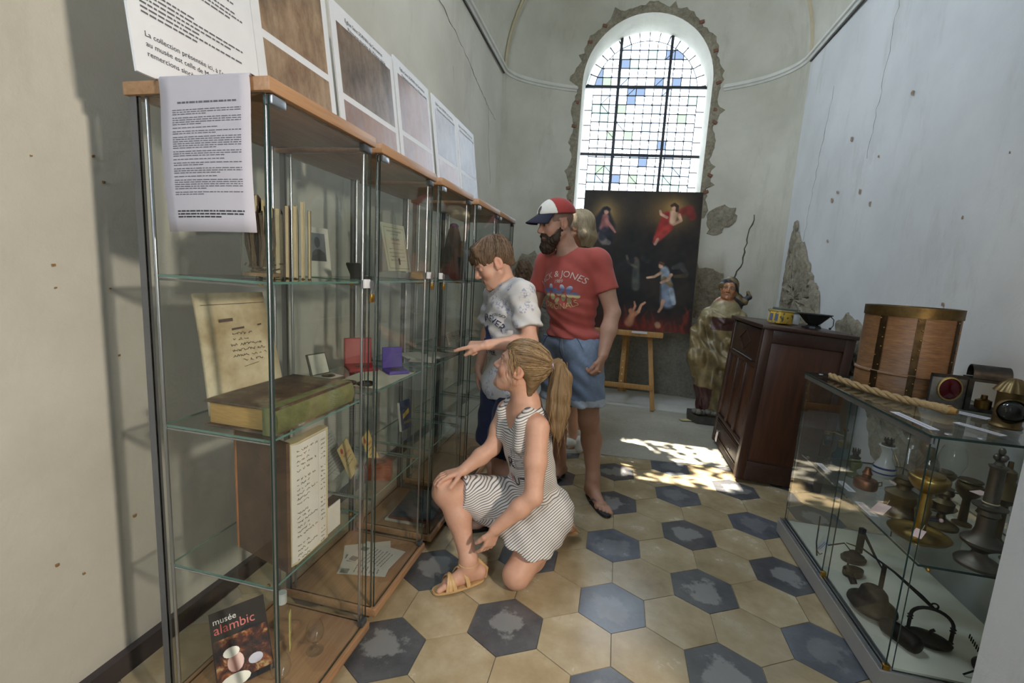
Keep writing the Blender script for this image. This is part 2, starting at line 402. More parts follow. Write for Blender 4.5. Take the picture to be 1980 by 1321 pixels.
ragged('fallen_plaster_patch', [(3.16, 1.98), (3.04, 1.82), (2.9, 1.74), (2.66, 1.5), (2.42, 1.3), (2.3, 1.02), (2.3, .8), (3.30, .8), (3.24, 1.3), (3.22, 1.7)], pr_, wr, STONE, 9, .022, .018)
ragged('fallen_plaster_patch', [(2.02, 1.12), (1.9, 1.18), (1.6, 1.08), (1.45, .7), (1.3, .35), (1.0, .3), (.7, .45), (1.0, .75), (1.6, .8), (2.0, .7)], pr_, wr, STONE, 12, .02, .02)
# cracks, as thin dark brown tubes
def crack(pts, place, parent, w=.004, seed=1):
    r = random.Random(seed); P = []
    for a, b in zip(pts, pts[1:]):
        m = max(2, int(math.dist(a, b) / .05))
        for k in range(m): P.append((a[0] + (b[0] - a[0]) * k / m + r.uniform(-.016, .016), a[1] + (b[1] - a[1]) * k / m + r.uniform(-.010, .010)))
    MB().tube([place(u, v, .0) for u, v in P], [w * r.uniform(.4, 1.0) for _ in P], 4).build('plaster_crack', simple('crack_dark', (88, 80, 66), .95), parent)
pl_ = lambda y, z, l: (XL + .004, y, z)
wl = bpy.data.objects['wall_left']
wl0 = bpy.data.objects['wall_left']; rc = random.Random(77)
for k in range(16):
    y0, z0 = rc.uniform(.5, 2.9), rc.uniform(1.15, 2.9); w0 = rc.uniform(.006, .022); ragged('plaster_chip', [(y0 - w0 * .5, z0 - w0), (y0 + w0 * .5, z0 - w0 * .6), (y0 + w0 * .6, z0 + w0), (y0 - w0 * .4, z0 + w0 * .8)], pr_, wr, simple('chip_brown', (150, 132, 112), .95, 0, .3, 60, .3), 100 + k, .003, .003)  # small chips in a darker brown than the wall
for k in range(10):
    y0, z0 = rc.uniform(-1.0, -.7), rc.uniform(.35, 1.6); w0 = rc.uniform(.002, .0045); ragged('plaster_chip', [(y0 - w0, z0 - w0), (y0 + w0, z0 - w0 * .6), (y0 + w0, z0 + w0), (y0 - w0, z0 + w0 * .8)], lambda y, z, l: (XL + l + .004, y, z), wl0, simple('rust_spot', (140, 110, 72), .95), 140 + k, .0008, .0008)
crack([(1.30, 3.25), (2.0, 3.15), (2.6, 3.0), (3.2, 2.9)], pl_, wl, .0026, 2)
crack([(1.9, 2.9), (1.95, 2.5), (2.0, 1.9)], pl_, wl, .0014, 3)
crack([(2.9, 2.95), (2.95, 2.6), (3.1, 2.2)], pl_, wl, .0014, 4)
crack([(1.9, 3.3), (1.96, 2.6), (2.0, 2.2)], pr_, wr, .0014, 5)
crack([(2.75, 3.0), (2.85, 2.4), (2.9, 2.0), (2.93, 1.7)], pr_, wr, .0014, 6)
crack([(1.30, 2.12), (1.27, 1.8), (1.22, 1.5), (1.17, 1.25)], pa, apse, .012, 7)
# --- thicker lower masonry of the apse
mb = MB(); vs = []; M_ = 60; rows = 8
for j in range(rows + 1):
    for i in range(M_ + 1):
        t = PI - PI * i / M_; x = 1.50 * math.cos(t); top = .90 + .02 * math.sin(i * 1.7)
        z = -.05 + (top + .05) * j / rows; y = YA + .40 * math.sin(t) + .02 * rr.uniform(-.4, .4)
        vs.append((x, y, z))
W = M_ + 1
for i in range(W):
    x, y, z = vs[rows * W + i]; vs.append((x, apse_y(x, z) + .02, z + .01))
fs = [(j * W + i, j * W + i + 1, (j + 1) * W + i + 1, (j + 1) * W + i) for j in range(rows + 1) for i in range(M_)]
mb.add(vs, fs); struct('wall_apse_lower', mb, STONE_D, None, 50, 'rough grey rendered lower masonry of the apse', 'wall')
# --- cornices (moulded string course) and a thin dark tube beneath
prof = [(0, -.035), (.022, -.03), (.03, -.012), (.045, -.005), (.05, .012), (.03, .02), (.028, .034), (0, .04)]
CORN = simple('cornice_plaster', (206, 204, 194), .8, 0, .08, 6, .2)
for nm, x, sg in (('trim_left', XL, 1), ('trim_right', XR, -1)):
    mb = MB(); mb.prism([(x + sg * a - sg * .01, ZC + b) for a, b in prof], 'Y', -5.0, YA); struct(nm, mb, CORN, None, 40, 'moulded plaster cornice along the %s wall' % nm[5:], 'cornice')
    MB().tube([(x + sg * .012, -5, ZC - .055), (x + sg * .012, YA - .02, ZC - .055)], .009, 6).build('cornice_line', simple('dark_line', (58, 52, 46), .7), bpy.data.objects[nm])
mb = MB(); vs = []; M_ = 70; k = len(prof)
for i in range(M_ + 1):
    t = PI - PI * i / M_; x, y, _ = apse_pt(t, 1.0)
    c = Vector((-x * .9, -(y - YA) * 1.4 - 1e-3, 0)); c = c.normalized()
    for a, b in prof: vs.append((x + c.x * (a - .01), y + c.y * (a - .01), ZC + b))
fs = []
for i in range(M_):
    x = vs[i * k][0]
    if abs(x - WX) < WR + .09: continue
    fs += [(i * k + j, i * k + (j + 1) % k, (i + 1) * k + (j + 1) % k, (i + 1) * k + j) for j in range(k)]
mb.add(vs, fs); struct('trim_apse', mb, CORN, None, 40, 'moulded plaster cornice curving around the apse', 'cornice')
mb = MB(); mb.tube([(1.495 * math.cos(PI * i / 40), YA + .01, ZC + 1.495 * math.sin(PI * i / 40)) for i in range(41)], .018, 6)
struct('trim_arch', mb, simple('rib_plaster', (186, 172, 142), .8, 0, .1, 6, .2), None, 60, 'thin plaster rib arching where vault meets apse', 'rib')
# --- right-hand foreground pillar
mb = MB(); mb.bbox((0.845, -1.15, 0), (XR + .05, -.515, 3.6)); struct('pillar', mb, PL_R, None, None, 'pale plastered pillar edge in the lower right corner', 'pillar')
# --- dark tarred base strip of the left wall
mb = MB(); mb.bbox((XL - .01, -2.0, 0), (XL + .022, 3.3, 0.07)); struct('baseboard_left', mb, simple('dark_skirting', (62, 54, 52), .7, 0, .25, 9, .2), None, None, 'dark worn skirting along the left wall', 'baseboard')

# ------------------------------------------------------------------ floor: hexagonal cement tiles
S = 0.15028; HW = math.sqrt(3) * S
mb = MB(); mb.bbox((XL - .2, -5.1, -.12), (XR + .2, 5.0, -.004))
floor = struct('floor', mb, simple('mortar_bed', (150, 138, 116), .9, 0, .15, 20, .2), None, None, 'cement tile floor of the chapel', 'floor')
def tile_light():
    t = NT('beige_cement_tile'); v = t.coords('Object'); oi = t.n('ShaderNodeObjectInfo')
    cmb = t.n('ShaderNodeVectorMath', operation='ADD'); t.l(v, cmb.inputs[0])
    sc = t.n('ShaderNodeVectorMath', operation='SCALE'); t.l(oi.outputs['Location'], sc.inputs[0]); sc.inputs['Scale'].default_value = 3.7; t.l(sc.outputs[0], cmb.inputs[1])
    n1 = t.noise(cmb.outputs[0], 4.5, 7, .6); n2 = t.noise(cmb.outputs[0], 30, 6, .7)
    c = t.ramp(n1, [(0.3, srgb(142, 125, 94)), (0.5, srgb(168, 150, 117)), (0.7, srgb(188, 174, 146))])
    c = t.mix(t.ramp(n2, [(0.5, (0, 0, 0)), (0.75, (.3,) * 3)]), c, srgb(150, 128, 96))
    vary = t.ramp(oi.outputs['Random'], [(0, (.90, .88, .86)), (1, (1.08, 1.06, 1.05))]); c = t.mix(1, c, vary, 'MULTIPLY')
    t.bump(n2, .05, .002); rg = t.ramp(n1, [(0.3, (.17,) * 3), (.7, (.30,) * 3)])
    return t.set(c, rg, 0, .75)
def tile_dark(nm, lo, hi, patch):
    t = NT(nm); v = t.coords('Object'); oi = t.n('ShaderNodeObjectInfo')
    cmb = t.n('ShaderNodeVectorMath', operation='ADD'); t.l(v, cmb.inputs[0])
    sc = t.n('ShaderNodeVectorMath', operation='SCALE'); t.l(oi.outputs['Location'], sc.inputs[0]); sc.inputs['Scale'].default_value = 5.1; t.l(sc.outputs[0], cmb.inputs[1])
    n1 = t.noise(cmb.outputs[0], 7, 8, .65); n2 = t.noise(cmb.outputs[0], 60, 6, .75)
    c = t.ramp(n1, [(0.3, srgb(*lo)), (0.7, srgb(*hi))])
    ln = t.n('ShaderNodeVectorMath', operation='LENGTH'); t.l(v, ln.inputs[0])
    mth = t.n('ShaderNodeMath', operation='MULTIPLY_ADD'); t.l(n1, mth.inputs[0]); mth.inputs[1].default_value = -.28; t.l(ln.outputs['Value'], mth.inputs[2])
    worn = t.ramp(mth.outputs[0], [(0.0, (patch,) * 3), (0.005, (0, 0, 0))])
    mth.inputs[2].default_value = 0
    shift = t.n('ShaderNodeMath', operation='ADD'); t.l(mth.outputs[0], shift.inputs[0]); shift.inputs[1].default_value = .08
    worn = t.ramp(shift.outputs[0], [(0.0, (patch,) * 3), (0.018, (0, 0, 0))])
    c = t.mix(worn, c, srgb(150, 148, 144))
    c = t.mix(t.ramp(n2, [(0.58, (0, 0, 0)), (0.75, (.35,) * 3)]), c, srgb(136, 134, 130))
    t.bump(n2, .06, .002); return t.set(c, t.ramp(n1, [(.3, (.16,) * 3), (.7, (.28,) * 3)]), 0, .8)
TL = tile_light(); TD = [tile_dark('dark_cement_tile', (72, 72, 74), (98, 97, 97), .6), tile_dark('blue_grey_cement_tile', (78, 80, 85), (106, 109, 115), .25)]
def clip(poly, a, b, c):
    """keep a*x+b*y<=c"""
    out = []
    for i, p in enumerate(poly):
        q = poly[(i + 1) % len(poly)]; dp = a * p[0] + b * p[1] - c; dq = a * q[0] + b * q[1] - c
        if dp <= 0: out.append(p)
        if dp * dq < 0: f = dp / (dp - dq); out.append((p[0] + (q[0] - p[0]) * f, p[1] + (q[1] - p[1]) * f))
    return out
hexp = [(math.sin(PI / 3 * k) * S, math.cos(PI / 3 * k) * S) for k in range(6)]
g = 1 - 0.0016 / (S * .866)
full = None; tcount = 0
YE = lambda x: 1.640 + .092 * x
for j in range(-7, 9):
    for i in range(-7, 8):
        x = i * HW + (j % 2) * HW / 2; y = j * 1.5 * S
        if x < XL - .05 or x > XR + .05: continue
        if x > 1.05 and y < 0.6 and j < -3: continue
        u = x / HW; a2 = round(u / 1.5); dark = abs(u - 1.5 * a2) < .01 and abs(((y / S - 1.5 * a2) / 3) - round((y / S - 1.5 * a2) / 3)) < .02
        poly = [(px * g, py * g) for px, py in hexp]
        poly = clip(poly, 1, 0, XR - .005 - x); poly = clip(poly, -1, 0, x - XL - .005)
        poly = clip(poly, -.092, 1, 1.636 + .092 * x - y)
        if len(poly) < 3: continue
        m = TL
        if dark:
            m = TD[1] if (round(u * 2), j) in ((0, 2), (0, 0), (-3, 1), (6, 4), (6, 0), (3, 5), (3, 7), (0, -2)) else TD[0]
        key = len(poly) == 6 and x < XR - HW / 2 and y < 1.636 - S - .14
        h = rr.uniform(-.0008, .0008)
        t = MB().prism([(p[0], p[1]) for p in poly], 'Z', -.006, 0)
        o = t.build('hexagonal_tile', m, floor); o.location = (x, y, h); tcount += 1
conc = NT('worn_concrete_slab'); v = conc.coords('Object'); n1 = conc.noise(v, 1.6, 9, .65); n2 = conc.noise(v, 40, 6, .7)
c = conc.mix(0.3, conc.ramp(n1, [(.3, srgb(146, 140, 124)), (.7, srgb(184, 178, 162))]), conc.ramp(n2, [(.3, srgb(140, 134, 120)), (.7, srgb(186, 182, 168))]))
conc.bump(n2, .2, .004); CONC = conc.set(c, .7, 0, .35)
mb = MB(); mb.prism([(XL, YE(XL)), (XR, YE(XR)), (XR, 4.2), (XL, 4.2)], 'Z', -.05, 0.004); struct('floor_slab', mb, CONC, None, None, 'worn grey concrete slab before the easel', 'floor')
mb = MB(); pts = [(x_ / 10, 3.03 + .07 * math.sin((x_ + 6) / 6) * .6 - .012 * (x_ / 10) ** 2) for x_ in range(-14, 15)]
mb.prism(pts + [(1.4, 3.82), (-1.4, 3.82)], 'Z', 0, .012); struct('floor_step', mb, simple('pale_concrete', (196, 194, 186), .75, 0, .1, 5, .2), None, None, 'pale cement strip along the foot of the apse', 'floor')

# ------------------------------------------------------------------ apse window
win = thing('window_1', 'tall arched leaded window with pale coloured panes', 'window', (0, 0, 0)); win['kind'] = 'structure'
def pane_mat(name, rgb, trans):
    t = NT(name); t.t.nodes.remove(t.b); c = srgb(*rgb)
    a = t.n('ShaderNodeBsdfTransparent'); a.inputs[0].default_value = c
    b = t.n('ShaderNodeBsdfTranslucent'); b.inputs[0].default_value = c
    mx = t.n('ShaderNodeMixShader'); mx.inputs[0].default_value = 1 - trans; t.l(a.outputs[0], mx.inputs[1]); t.l(b.outputs[0], mx.inputs[2])
    t.l(mx.outputs[0], t.out.inputs[0]); return t.m
PM = [pane_mat('clear_old_glass', (210, 211, 211), .85), pane_mat('pale_blue_glass', (152, 158, 164), .8), pane_mat('sea_green_glass', (150, 160, 152), .8),
      pane_mat('grey_green_glass', (144, 150, 136), .8), pane_mat('slate_blue_glass', (124, 130, 138), .8), pane_mat('ice_blue_glass', (168, 173, 174), .8)]
LEAD = simple('lead_came', (52, 54, 58), .6, 0, .15); IRON = simple('painted_iron_bar', (34, 38, 44), .5, 0, .2)
WY = 4.50
def wy(x): return WY + SK * (x - WX)
RI = .632; lead = MB(); npane = 0
def wp(x, z, o=0): return (x, wy(x) + o, z)
def leadbar(a, b, w=.0068):
    a = Vector(wp(*a)); b = Vector(wp(*b)); d = (b - a); L = d.length
    if L < 1e-4: return
    lead.tube([a, b], w, 4)
r5 = random.Random(21)
def pane(poly, m):
    global npane
    MB().add([wp(x, z, -.002) for x, z in poly] + [wp(x, z, .002) for x, z in poly],
             [tuple(range(len(poly))), tuple(range(2 * len(poly) - 1, len(poly) - 1, -1))] + [(i, len(poly) + i, len(poly) + (i + 1) % len(poly), (i + 1) % len(poly)) for i in range(len(poly))]).build('pane', m, win); npane += 1
def pick():
    q = r5.random(); return PM[0] if q < .76 else PM[1 + int(r5.random() * 5)]
P_ = RI * 2 / 12
circ = [(WX + RI * math.cos(2 * PI * k / 48), WZ + RI * math.sin(2 * PI * k / 48)) for k in range(48)]
for i in range(12):
    for j in range(-16, 7):
        x0 = WX - RI + i * P_; z0 = WZ + j * P_; poly = [(x0, z0), (x0 + P_, z0), (x0 + P_, z0 + P_), (x0, z0 + P_)]
        if z0 < SILL: continue
        if j >= 0:
            for k in range(0, 24):
                a, b = circ[k], circ[k + 1]; nx, nz = (b[1] - a[1]), -(b[0] - a[0]); poly = clip(poly, nx, nz, nx * a[0] + nz * a[1])
                if len(poly) < 3: break
            if len(poly) < 3: continue
            ar = abs(sum(poly[q][0] * poly[(q + 1) % len(poly)][1] - poly[(q + 1) % len(poly)][0] * poly[q][1] for q in range(len(poly)))) / 2
            if ar < 2e-4: continue
        pane(poly, pick())
        if (i + j) % 4 == 0 and j < 5 and len(poly) == 4: leadbar(poly[0], poly[2], .0036)
        if (i - j) % 4 == 3 and j < 5 and len(poly) == 4: leadbar(poly[1], poly[3], .0036)
for i in range(13):
    x = WX - RI + i * P_; top = WZ + math.sqrt(max(0, RI ** 2 - (x - WX) ** 2)); leadbar((x, SILL), (x, top))
for j in range(-15, 7):
    z = WZ + j * P_; hx = RI if j < 0 else math.sqrt(max(0, RI ** 2 - (z - WZ) ** 2)); leadbar((WX - hx, z), (WX + hx, z))
RO = WR - .004
for k in range(18):
    a0, a1 = PI * k / 18, PI * (k + 1) / 18
    P4 = lambda r, a: (WX + r * math.cos(a), WZ + r * math.sin(a)); am = (a0 + a1) / 2
    pane([P4(RI, a0), P4(RI, am), P4(RI, a1), P4(RO, a1), P4(RO, am), P4(RO, a0)][::-1], pick() if k % 4 == 0 else PM[0])
    leadbar(P4(RI, a0), P4(RO, a0)); leadbar(P4(RI, a0), P4(RI, a1), .005)
for s in (-1, 1):
    for k in range(9):
        z0, z1 = SILL + k * .18, min(WZ, SILL + (k + 1) * .18); xa, xb = sorted((WX + s * RI, WX + s * RO))
        pane([(xa, z0), (xb, z0), (xb, z1), (xa, z1)], PM[0]); leadbar((xa, z0), (xb, z0))
    leadbar((WX + s * RI, SILL), (WX + s * RI, WZ), .005)
lead.build('lead_lattice', LEAD, win, kind='stuff')
for x in (-.31, .29): MB().box((x, wy(x) - .02, (SILL + WZ + math.sqrt(WR ** 2 - (x - WX) ** 2)) / 2), (.034, .02, WZ - SILL + math.sqrt(WR ** 2 - (x - WX) ** 2))).build('mullion', IRON, win)
for z in (3.69, 2.885, 2.10): MB().add(*(lambda h: ([wp(WX - WR + .004, z - h, -.04), wp(WX + WR - .004, z - h, -.04), wp(WX + WR - .004, z + h, -.04), wp(WX - WR + .004, z + h, -.04), wp(WX - WR + .004, z - h, -.015), wp(WX + WR - .004, z - h, -.015), wp(WX + WR - .004, z + h, -.015), wp(WX - WR + .004, z + h, -.015)], [(0, 1, 2, 3), (4, 5, 6, 7), (0, 1, 5, 4), (3, 2, 6, 7)]))(.016)).build('cross_bar', IRON, win)
# --- broad-leaved tree outside the side window, dappling the sun
tree = thing('tree', 'leafy tree standing outside the chapel side window', 'tree', (-5.2, 1.7, -.1))
lf = MB(); r6 = random.Random(11); cc = SUN * 5.2 + Vector((.4, 1.7, .0)) - Vector((-5.2, 1.7, -.1))
for k in range(420):
    p = cc + Vector((r6.gauss(0, .55), r6.gauss(0, .7), r6.gauss(0, .5))); Q = Euler((r6.uniform(0, 6), r6.uniform(0, 6), r6.uniform(0, 6))).to_matrix(); s = r6.uniform(.05, .10)
    lf.add([p + Q @ Vector(q) * s for q in ((-1, 0, 0), (0, -.6, .1), (1, 0, 0), (0, .6, .1))], [(0, 1, 2, 3)])
for k in range(90):  # extra leaf cluster, added to keep the sun off the woman's head
    p = SUN * 3.7 + Vector((-.40, 1.62, 1.66)) - Vector((-5.2, 1.7, -.1)) + Vector((r6.gauss(0, .09), r6.gauss(0, .12), r6.gauss(0, .1))); Q = Euler((r6.uniform(0, 6), r6.uniform(0, 6), r6.uniform(0, 6))).to_matrix(); s = r6.uniform(.05, .09)
    lf.add([p + Q @ Vector(q) * s for q in ((-1, 0, 0), (0, -.6, .1), (1, 0, 0), (0, .6, .1))], [(0, 1, 2, 3)])
lf.build('foliage', simple('leaf_green', (70, 104, 46), .6, 0, .3), tree, kind='stuff')
MB().tube([(0, 0, 0), (.2, 0, 2), cc * .8, cc], [.18, .14, .07, .03], 8).build('trunk', simple('bark', (84, 70, 54), .9, 0, .3, 20, .5), tree)
# ================================================================== glass cabinets on the left
GLASS = glass_mat('cabinet_glass'); GEDGE = simple('green_glass_edge', (40, 58, 52), .2, 0, .1)
GSH = glass_mat('shelf_glass', (0.965, 0.99, 0.98)); GSE = simple('shelf_glass_edge', (94, 128, 116), .15, 0, .1)
BEECH = wood('beech_board', (142, 104, 72), (180, 140, 102), .42, 3.0, 'Y'); BEECHX = wood('beech_board_cross', (132, 96, 66), (168, 128, 92), .42, 3.0, 'X')
CHROME = metal('brushed_steel', (190, 192, 196), .32, .05, 40, 0); DARKP = simple('grey_anodised_post', (92, 92, 92), .4, 0, .1)
BRASS = metal('padlock_brass', (196, 150, 70), .3, .15); WPLATE = simple('white_lock_plate', (222, 222, 224), .4, 0, .04)
DMET = simple('dark_hinge_clip', (66, 68, 70), .35, 0, .1); PLINTH = simple('dark_plinth', (58, 44, 36), .7)
def pane_box(mb, lo, hi):
    d = [abs(b - a) for a, b in zip(lo, hi)]; ax = d.index(min(d)); o = len(mb.f); mb.bbox(lo, hi)
    F = [(2, 2), (2, 2), (1, 1), (0, 0), (1, 1), (0, 0)]
    for k, (a, _) in enumerate(F): mb.mi[o + k] = 0 if a == ax else 1
    return mb
def cabinet(xf, y0, y1, label, shelves=(1.268, .882, .487), H=1.705, D=.375, lock=None):
    w = y1 - y0; t = thing('display_cabinet', label, 'cabinet', (xf - D / 2, (y0 + y1) / 2, 0), group='glass display cabinets along the left wall')
    hx, hy = D / 2, w / 2
    MB().rbox((0, 0, H - .015), (D + .02, w + .012, .03), .003).build('top_board', BEECH, t, 30)
    MB().rbox((0, 0, .045), (D + .02, w + .012, .03), .003).build('base_board', BEECH, t, 30)
    MB().bbox((-hx + .03, -hy + .03, 0), (hx - .03, hy - .03, .03)).build('plinth', PLINTH, t)
    z0, z1 = .06, H - .03
    for nm, lo, hi in (('side_glass', (-hx + .018, -hy + .003, z0), (hx - .014, -hy + .008, z1)), ('side_glass', (-hx + .018, hy - .008, z0), (hx - .014, hy - .003, z1)),
                       ('back_glass', (-hx + .004, -hy + .014, z0), (-hx + .009, hy - .014, z1)), ('door', (hx - .006, -hy + .006, z0 + .004), (hx - .001, hy - .002, z1 - .004))):
        ob = pane_box(MB(), lo, hi).build(nm, [GLASS, GEDGE], t)
        if nm == 'door': door = ob
    for sx in (-1, 1):
        for sy in (-1, 1):
            if sx < 0: MB().bbox((sx * hx, sy * (hy - .001) - (.0 if sy > 0 else -.0), z0), (sx * hx + .018, sy * (hy - .014), z1)).build('corner_post', DARKP, t)
            MB().tube([(sx * (hx - .02) + (.012 if sx < 0 else 0), sy * (hy - .016), z0), (sx * (hx - .02) + (.012 if sx < 0 else 0), sy * (hy - .016), z1)], .0045, 8).build('rod', CHROME, t, 60)
    for z in shelves:
        sh = pane_box(MB(), (-hx + .024, -hy + .016, z - .006), (hx - .022, hy - .016, z)).build('glass_shelf', [GSH, GSE], t)
        for sy in (-1, 1):
            MB().tube([(-hx + .03, sy * (hy - .02), z - .012), (hx - .024, sy * (hy - .02), z - .012)], .003, 6).build('shelf_rail', CHROME, sh, 60)
            MB().ball((hx - .05, sy * (hy - .026), z - .009), .006, 8).build('shelf_pin', BRASS, sh, 60)
    for sy in (-1, 1):
        MB().rbox((hx - .004, sy * (hy - .03), z1 - .012), (.018, .045, .022), .003).build('door_clip', DMET if sy > 0 else CHROME, t, 30)
    MB().rbox((hx - .004, hy - .02, z0 + .014), (.018, .03, .022), .003).build('door_clip', DMET, t, 30)
    if lock:
        ly, lz = lock[0] - (y0 + y1) / 2, lock[1]
        MB().rbox((hx + .004, ly - .008, lz), (.008, .034, .028), .002).build('lock_plate', WPLATE, door, 30)
        MB().lathe([(0.001, 0), (.013, 0), (.013, .006), (.001, .006)], 16, (hx + .004, ly + .014, lz - .002), Ry(PI / 2)).build('lock_cam', CHROME, door, 40)
        pk = thing('padlock', 'small brass padlock hanging on the %s' % lock[2], 'padlock', (hx + .012 + xf - D / 2, lock[0] + .012, lz - .045), group='padlocks on the cabinet doors')
        MB().rbox((0, 0, 0), (.010, .018, .026), .002).build('body', BRASS, pk, 30)
        MB().tube([(0, .006 * math.cos(a) , .013 + .014 * math.sin(a)) for a in [PI * k / 10 for k in range(11)]], .0015, 6).build('shackle', CHROME, pk, 60)
    return t
cabinet(-.86, -.855, -.425, 'nearest tall glass cabinet, holding old ledgers and a bottle', lock=(-.447, 1.262, 'nearest cabinet door'))
cabinet(-.868, -.362, .076, 'second glass cabinet, with medal cases and a portrait card', lock=(.052, 1.292, 'door of the second cabinet'))
cabinet(-.862, .144, .555, 'third glass cabinet, left of the pointing boy', lock=(.170, 1.290, 'door of the third cabinet'))
cabinet(-.862, .663, 1.10, 'fourth glass cabinet, behind the boy\'s head')
cabinet(-.862, 1.125, 1.543, 'farthest glass cabinet of the row, beside the man in the cap')

# ------------------------------------------------------------------ printed boards on top of the cabinets
PAPER = simple('white_board', (226, 226, 228), .5, 0, .03); PAPERW = simple('white_paper', (206, 202, 206), .6, 0, .03); INK = simple('black_ink', (40, 40, 44), .7, 0, .1)
INK2 = simple('grey_print', (96, 96, 100), .7, 0, .1)
def photo_mat(name, stops, scale, rough=.28):
    t = NT(name); v = t.coords('Object', (1, 1, 1)); n1 = t.noise(v, scale, 9, .68, .4); n2 = t.noise(t.coords('Object', (1, 1, .45)), scale * 4.5, 7, .7)
    c = t.ramp(n1, [(p, srgb(*k)) for p, k in stops]); c = t.mix(.45, c, t.ramp(n2, [(.3, srgb(*stops[0][1])), (.7, srgb(*stops[-1][1]))]))
    m = t.set(c, rough, 0, .6); return m
PHM = [photo_mat('mural_photo_brown', [(.28, (62, 46, 36)), (.45, (128, 92, 66)), (.62, (176, 142, 108)), (.8, (214, 192, 160))], 3.0),
       photo_mat('mural_photo_dark', [(.3, (44, 34, 28)), (.5, (96, 72, 58)), (.68, (150, 122, 100)), (.85, (190, 170, 150))], 3.4),
       photo_mat('mural_photo_rust', [(.3, (110, 74, 50)), (.5, (168, 118, 82)), (.7, (190, 150, 116)), (.85, (150, 160, 176))], 2.4),
       photo_mat('mural_photo_mauve', [(.3, (70, 56, 52)), (.5, (118, 98, 92)), (.7, (150, 128, 118)), (.85, (176, 160, 150))], 4.0)]
LEAN = .128
def board(y0, y1, H, label, kind, xb=-1.165, photos=None, title=None, seed=0, gap=True):
    yc = (y0 + y1) / 2; t = thing('exhibition_board', label, 'poster', (xb, yc, 1.706), (0, -math.atan(LEAN), 0), group='printed boards standing on the cabinets')
    w = y1 - y0; MB().bbox((-.006, -w / 2, 0), (0, w / 2, H)).build('panel', PAPER, t)
    P = lambda u, v: (.0008, -w / 2 + u, v); r = random.Random(seed)
    if kind == 'photo':
        zs = photos
        for k, (za, zb, m) in enumerate(zs):
            MB().bbox((0, -w / 2 + .035, za), (.0006, w / 2 - .03, zb)).build('photograph', PHM[m], t)
        if title:
            vs, fs = [], []
            for li, (tx, sz) in enumerate(title):
                a, b = text_mesh(tx, sz); o = len(vs); vs += [(0.0012, v.x + .02 * li, H - .045 - li * .026 + v.y) for v in a]; fs += [tuple(i + o for i in f) for f in b]
            MB().add(vs, fs).build('heading', INK, t)
    return t, w, P
b1, w1, P1 = board(-.905, -.535, .66, 'white text board, nearest on the cabinet tops', 'text', xb=-1.145, seed=1)
mb = MB(); mb2 = MB(); r = random.Random(5); z = .63
while z > .13:
    if r.random() < .14: z -= .014; continue
    words(mb, .03, w1 - .02, z, .0042, P1, r.uniform(.75, 1) if r.random() < .8 else .4, r); z -= .0105
mb.build('body_text', INK2, b1)
vs, fs = [], []
for li, tx in enumerate(('La collection présentée ici, à l\'exception', 'au musée est celle de Madame Brigitte GUYOT', 'remercions sincèrement pour son prêt')):
    a, b = text_mesh(tx, .0165, align='LEFT'); o = len(vs); vs += [(.0012, -w1 / 2 + .03 + v.x, .085 - li * .021 + v.y) for v in a]; fs += [tuple(i + o for i in f) for f in b]
MB().add(vs, fs).build('bold_text', INK, b1)
TT = (('Eglise Saint SORNIN de Sermières', .021), ('Peintures murales du XVème siècle', .021))
board(-.52, -.135, .66, 'first photo board, showing two close-ups of brown stone', 'photo', xb=-1.155, photos=((.0, .27, 0), (.295, .60, 0)), title=TT)
board(-.105, .385, .60, 'photo board with dark brown mural close-up, second of the photo boards', 'photo', xb=-1.158, photos=((.0, .245, 2), (.27, .53, 1)), title=TT)
board(.40, .82, .62, 'third photo board, rust coloured mural photos', 'photo', xb=-1.158, photos=((.0, .26, 2), (.285, .55, 2)), title=TT)
board(.865, 1.26, .62, 'fourth photo board, pale rust and grey photos', 'photo', xb=-1.158, photos=((.0, .265, 2), (.29, .55, 3)), title=TT)
board(1.275, 1.655, .62, 'farthest photo board, plain mauve brown photos', 'photo', xb=-1.158, photos=((.0, .27, 3), (.295, .55, 3)), title=TT)
# hanging sheet over the near end of the first cabinet
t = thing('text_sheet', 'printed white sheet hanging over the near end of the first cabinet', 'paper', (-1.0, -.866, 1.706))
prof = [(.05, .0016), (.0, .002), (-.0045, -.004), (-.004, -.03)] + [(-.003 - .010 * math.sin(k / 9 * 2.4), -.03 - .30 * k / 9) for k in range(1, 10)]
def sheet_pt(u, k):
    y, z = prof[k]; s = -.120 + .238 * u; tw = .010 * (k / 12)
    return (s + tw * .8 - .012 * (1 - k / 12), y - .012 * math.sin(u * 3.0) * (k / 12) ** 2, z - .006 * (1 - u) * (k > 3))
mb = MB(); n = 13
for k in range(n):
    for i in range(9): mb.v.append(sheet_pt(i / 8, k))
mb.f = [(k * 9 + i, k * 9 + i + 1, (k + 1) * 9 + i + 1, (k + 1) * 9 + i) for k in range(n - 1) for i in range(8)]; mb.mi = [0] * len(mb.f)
o = mb.build('sheet', simple('shaded_white_paper', (186, 181, 187), .7, 0, .03), t, 60); sm = o.modifiers.new('s', 'SOLIDIFY'); sm.thickness = .0006; sm.offset = 1  # white paper; its shade is put into the grey base colour
def sheetP(u, v):
    """u across 0..1, v down 0..1 of the hanging part"""
    k = 3 + v * 9; i = min(int(k), 11); f = k - i; a = Vector(sheet_pt(u, i)); b = Vector(sheet_pt(u, i + 1)); p = a.lerp(b, f); return (p.x, p.y - .0012, p.z)
mb = MB(); r = random.Random(9); v = .07
def w2(a, b, v, h, fill, m):
    u = a; end = a + (b - a) * fill
    while u < end:
        e = min(u + r.uniform(.02, .07), b); m.add([sheetP(u, v), sheetP(e, v), sheetP(e, v + h), sheetP(u, v + h)], [(0, 1, 2, 3)]); u = e + .010
w2(.2, .85, v, .012, 1, mb); v = .12
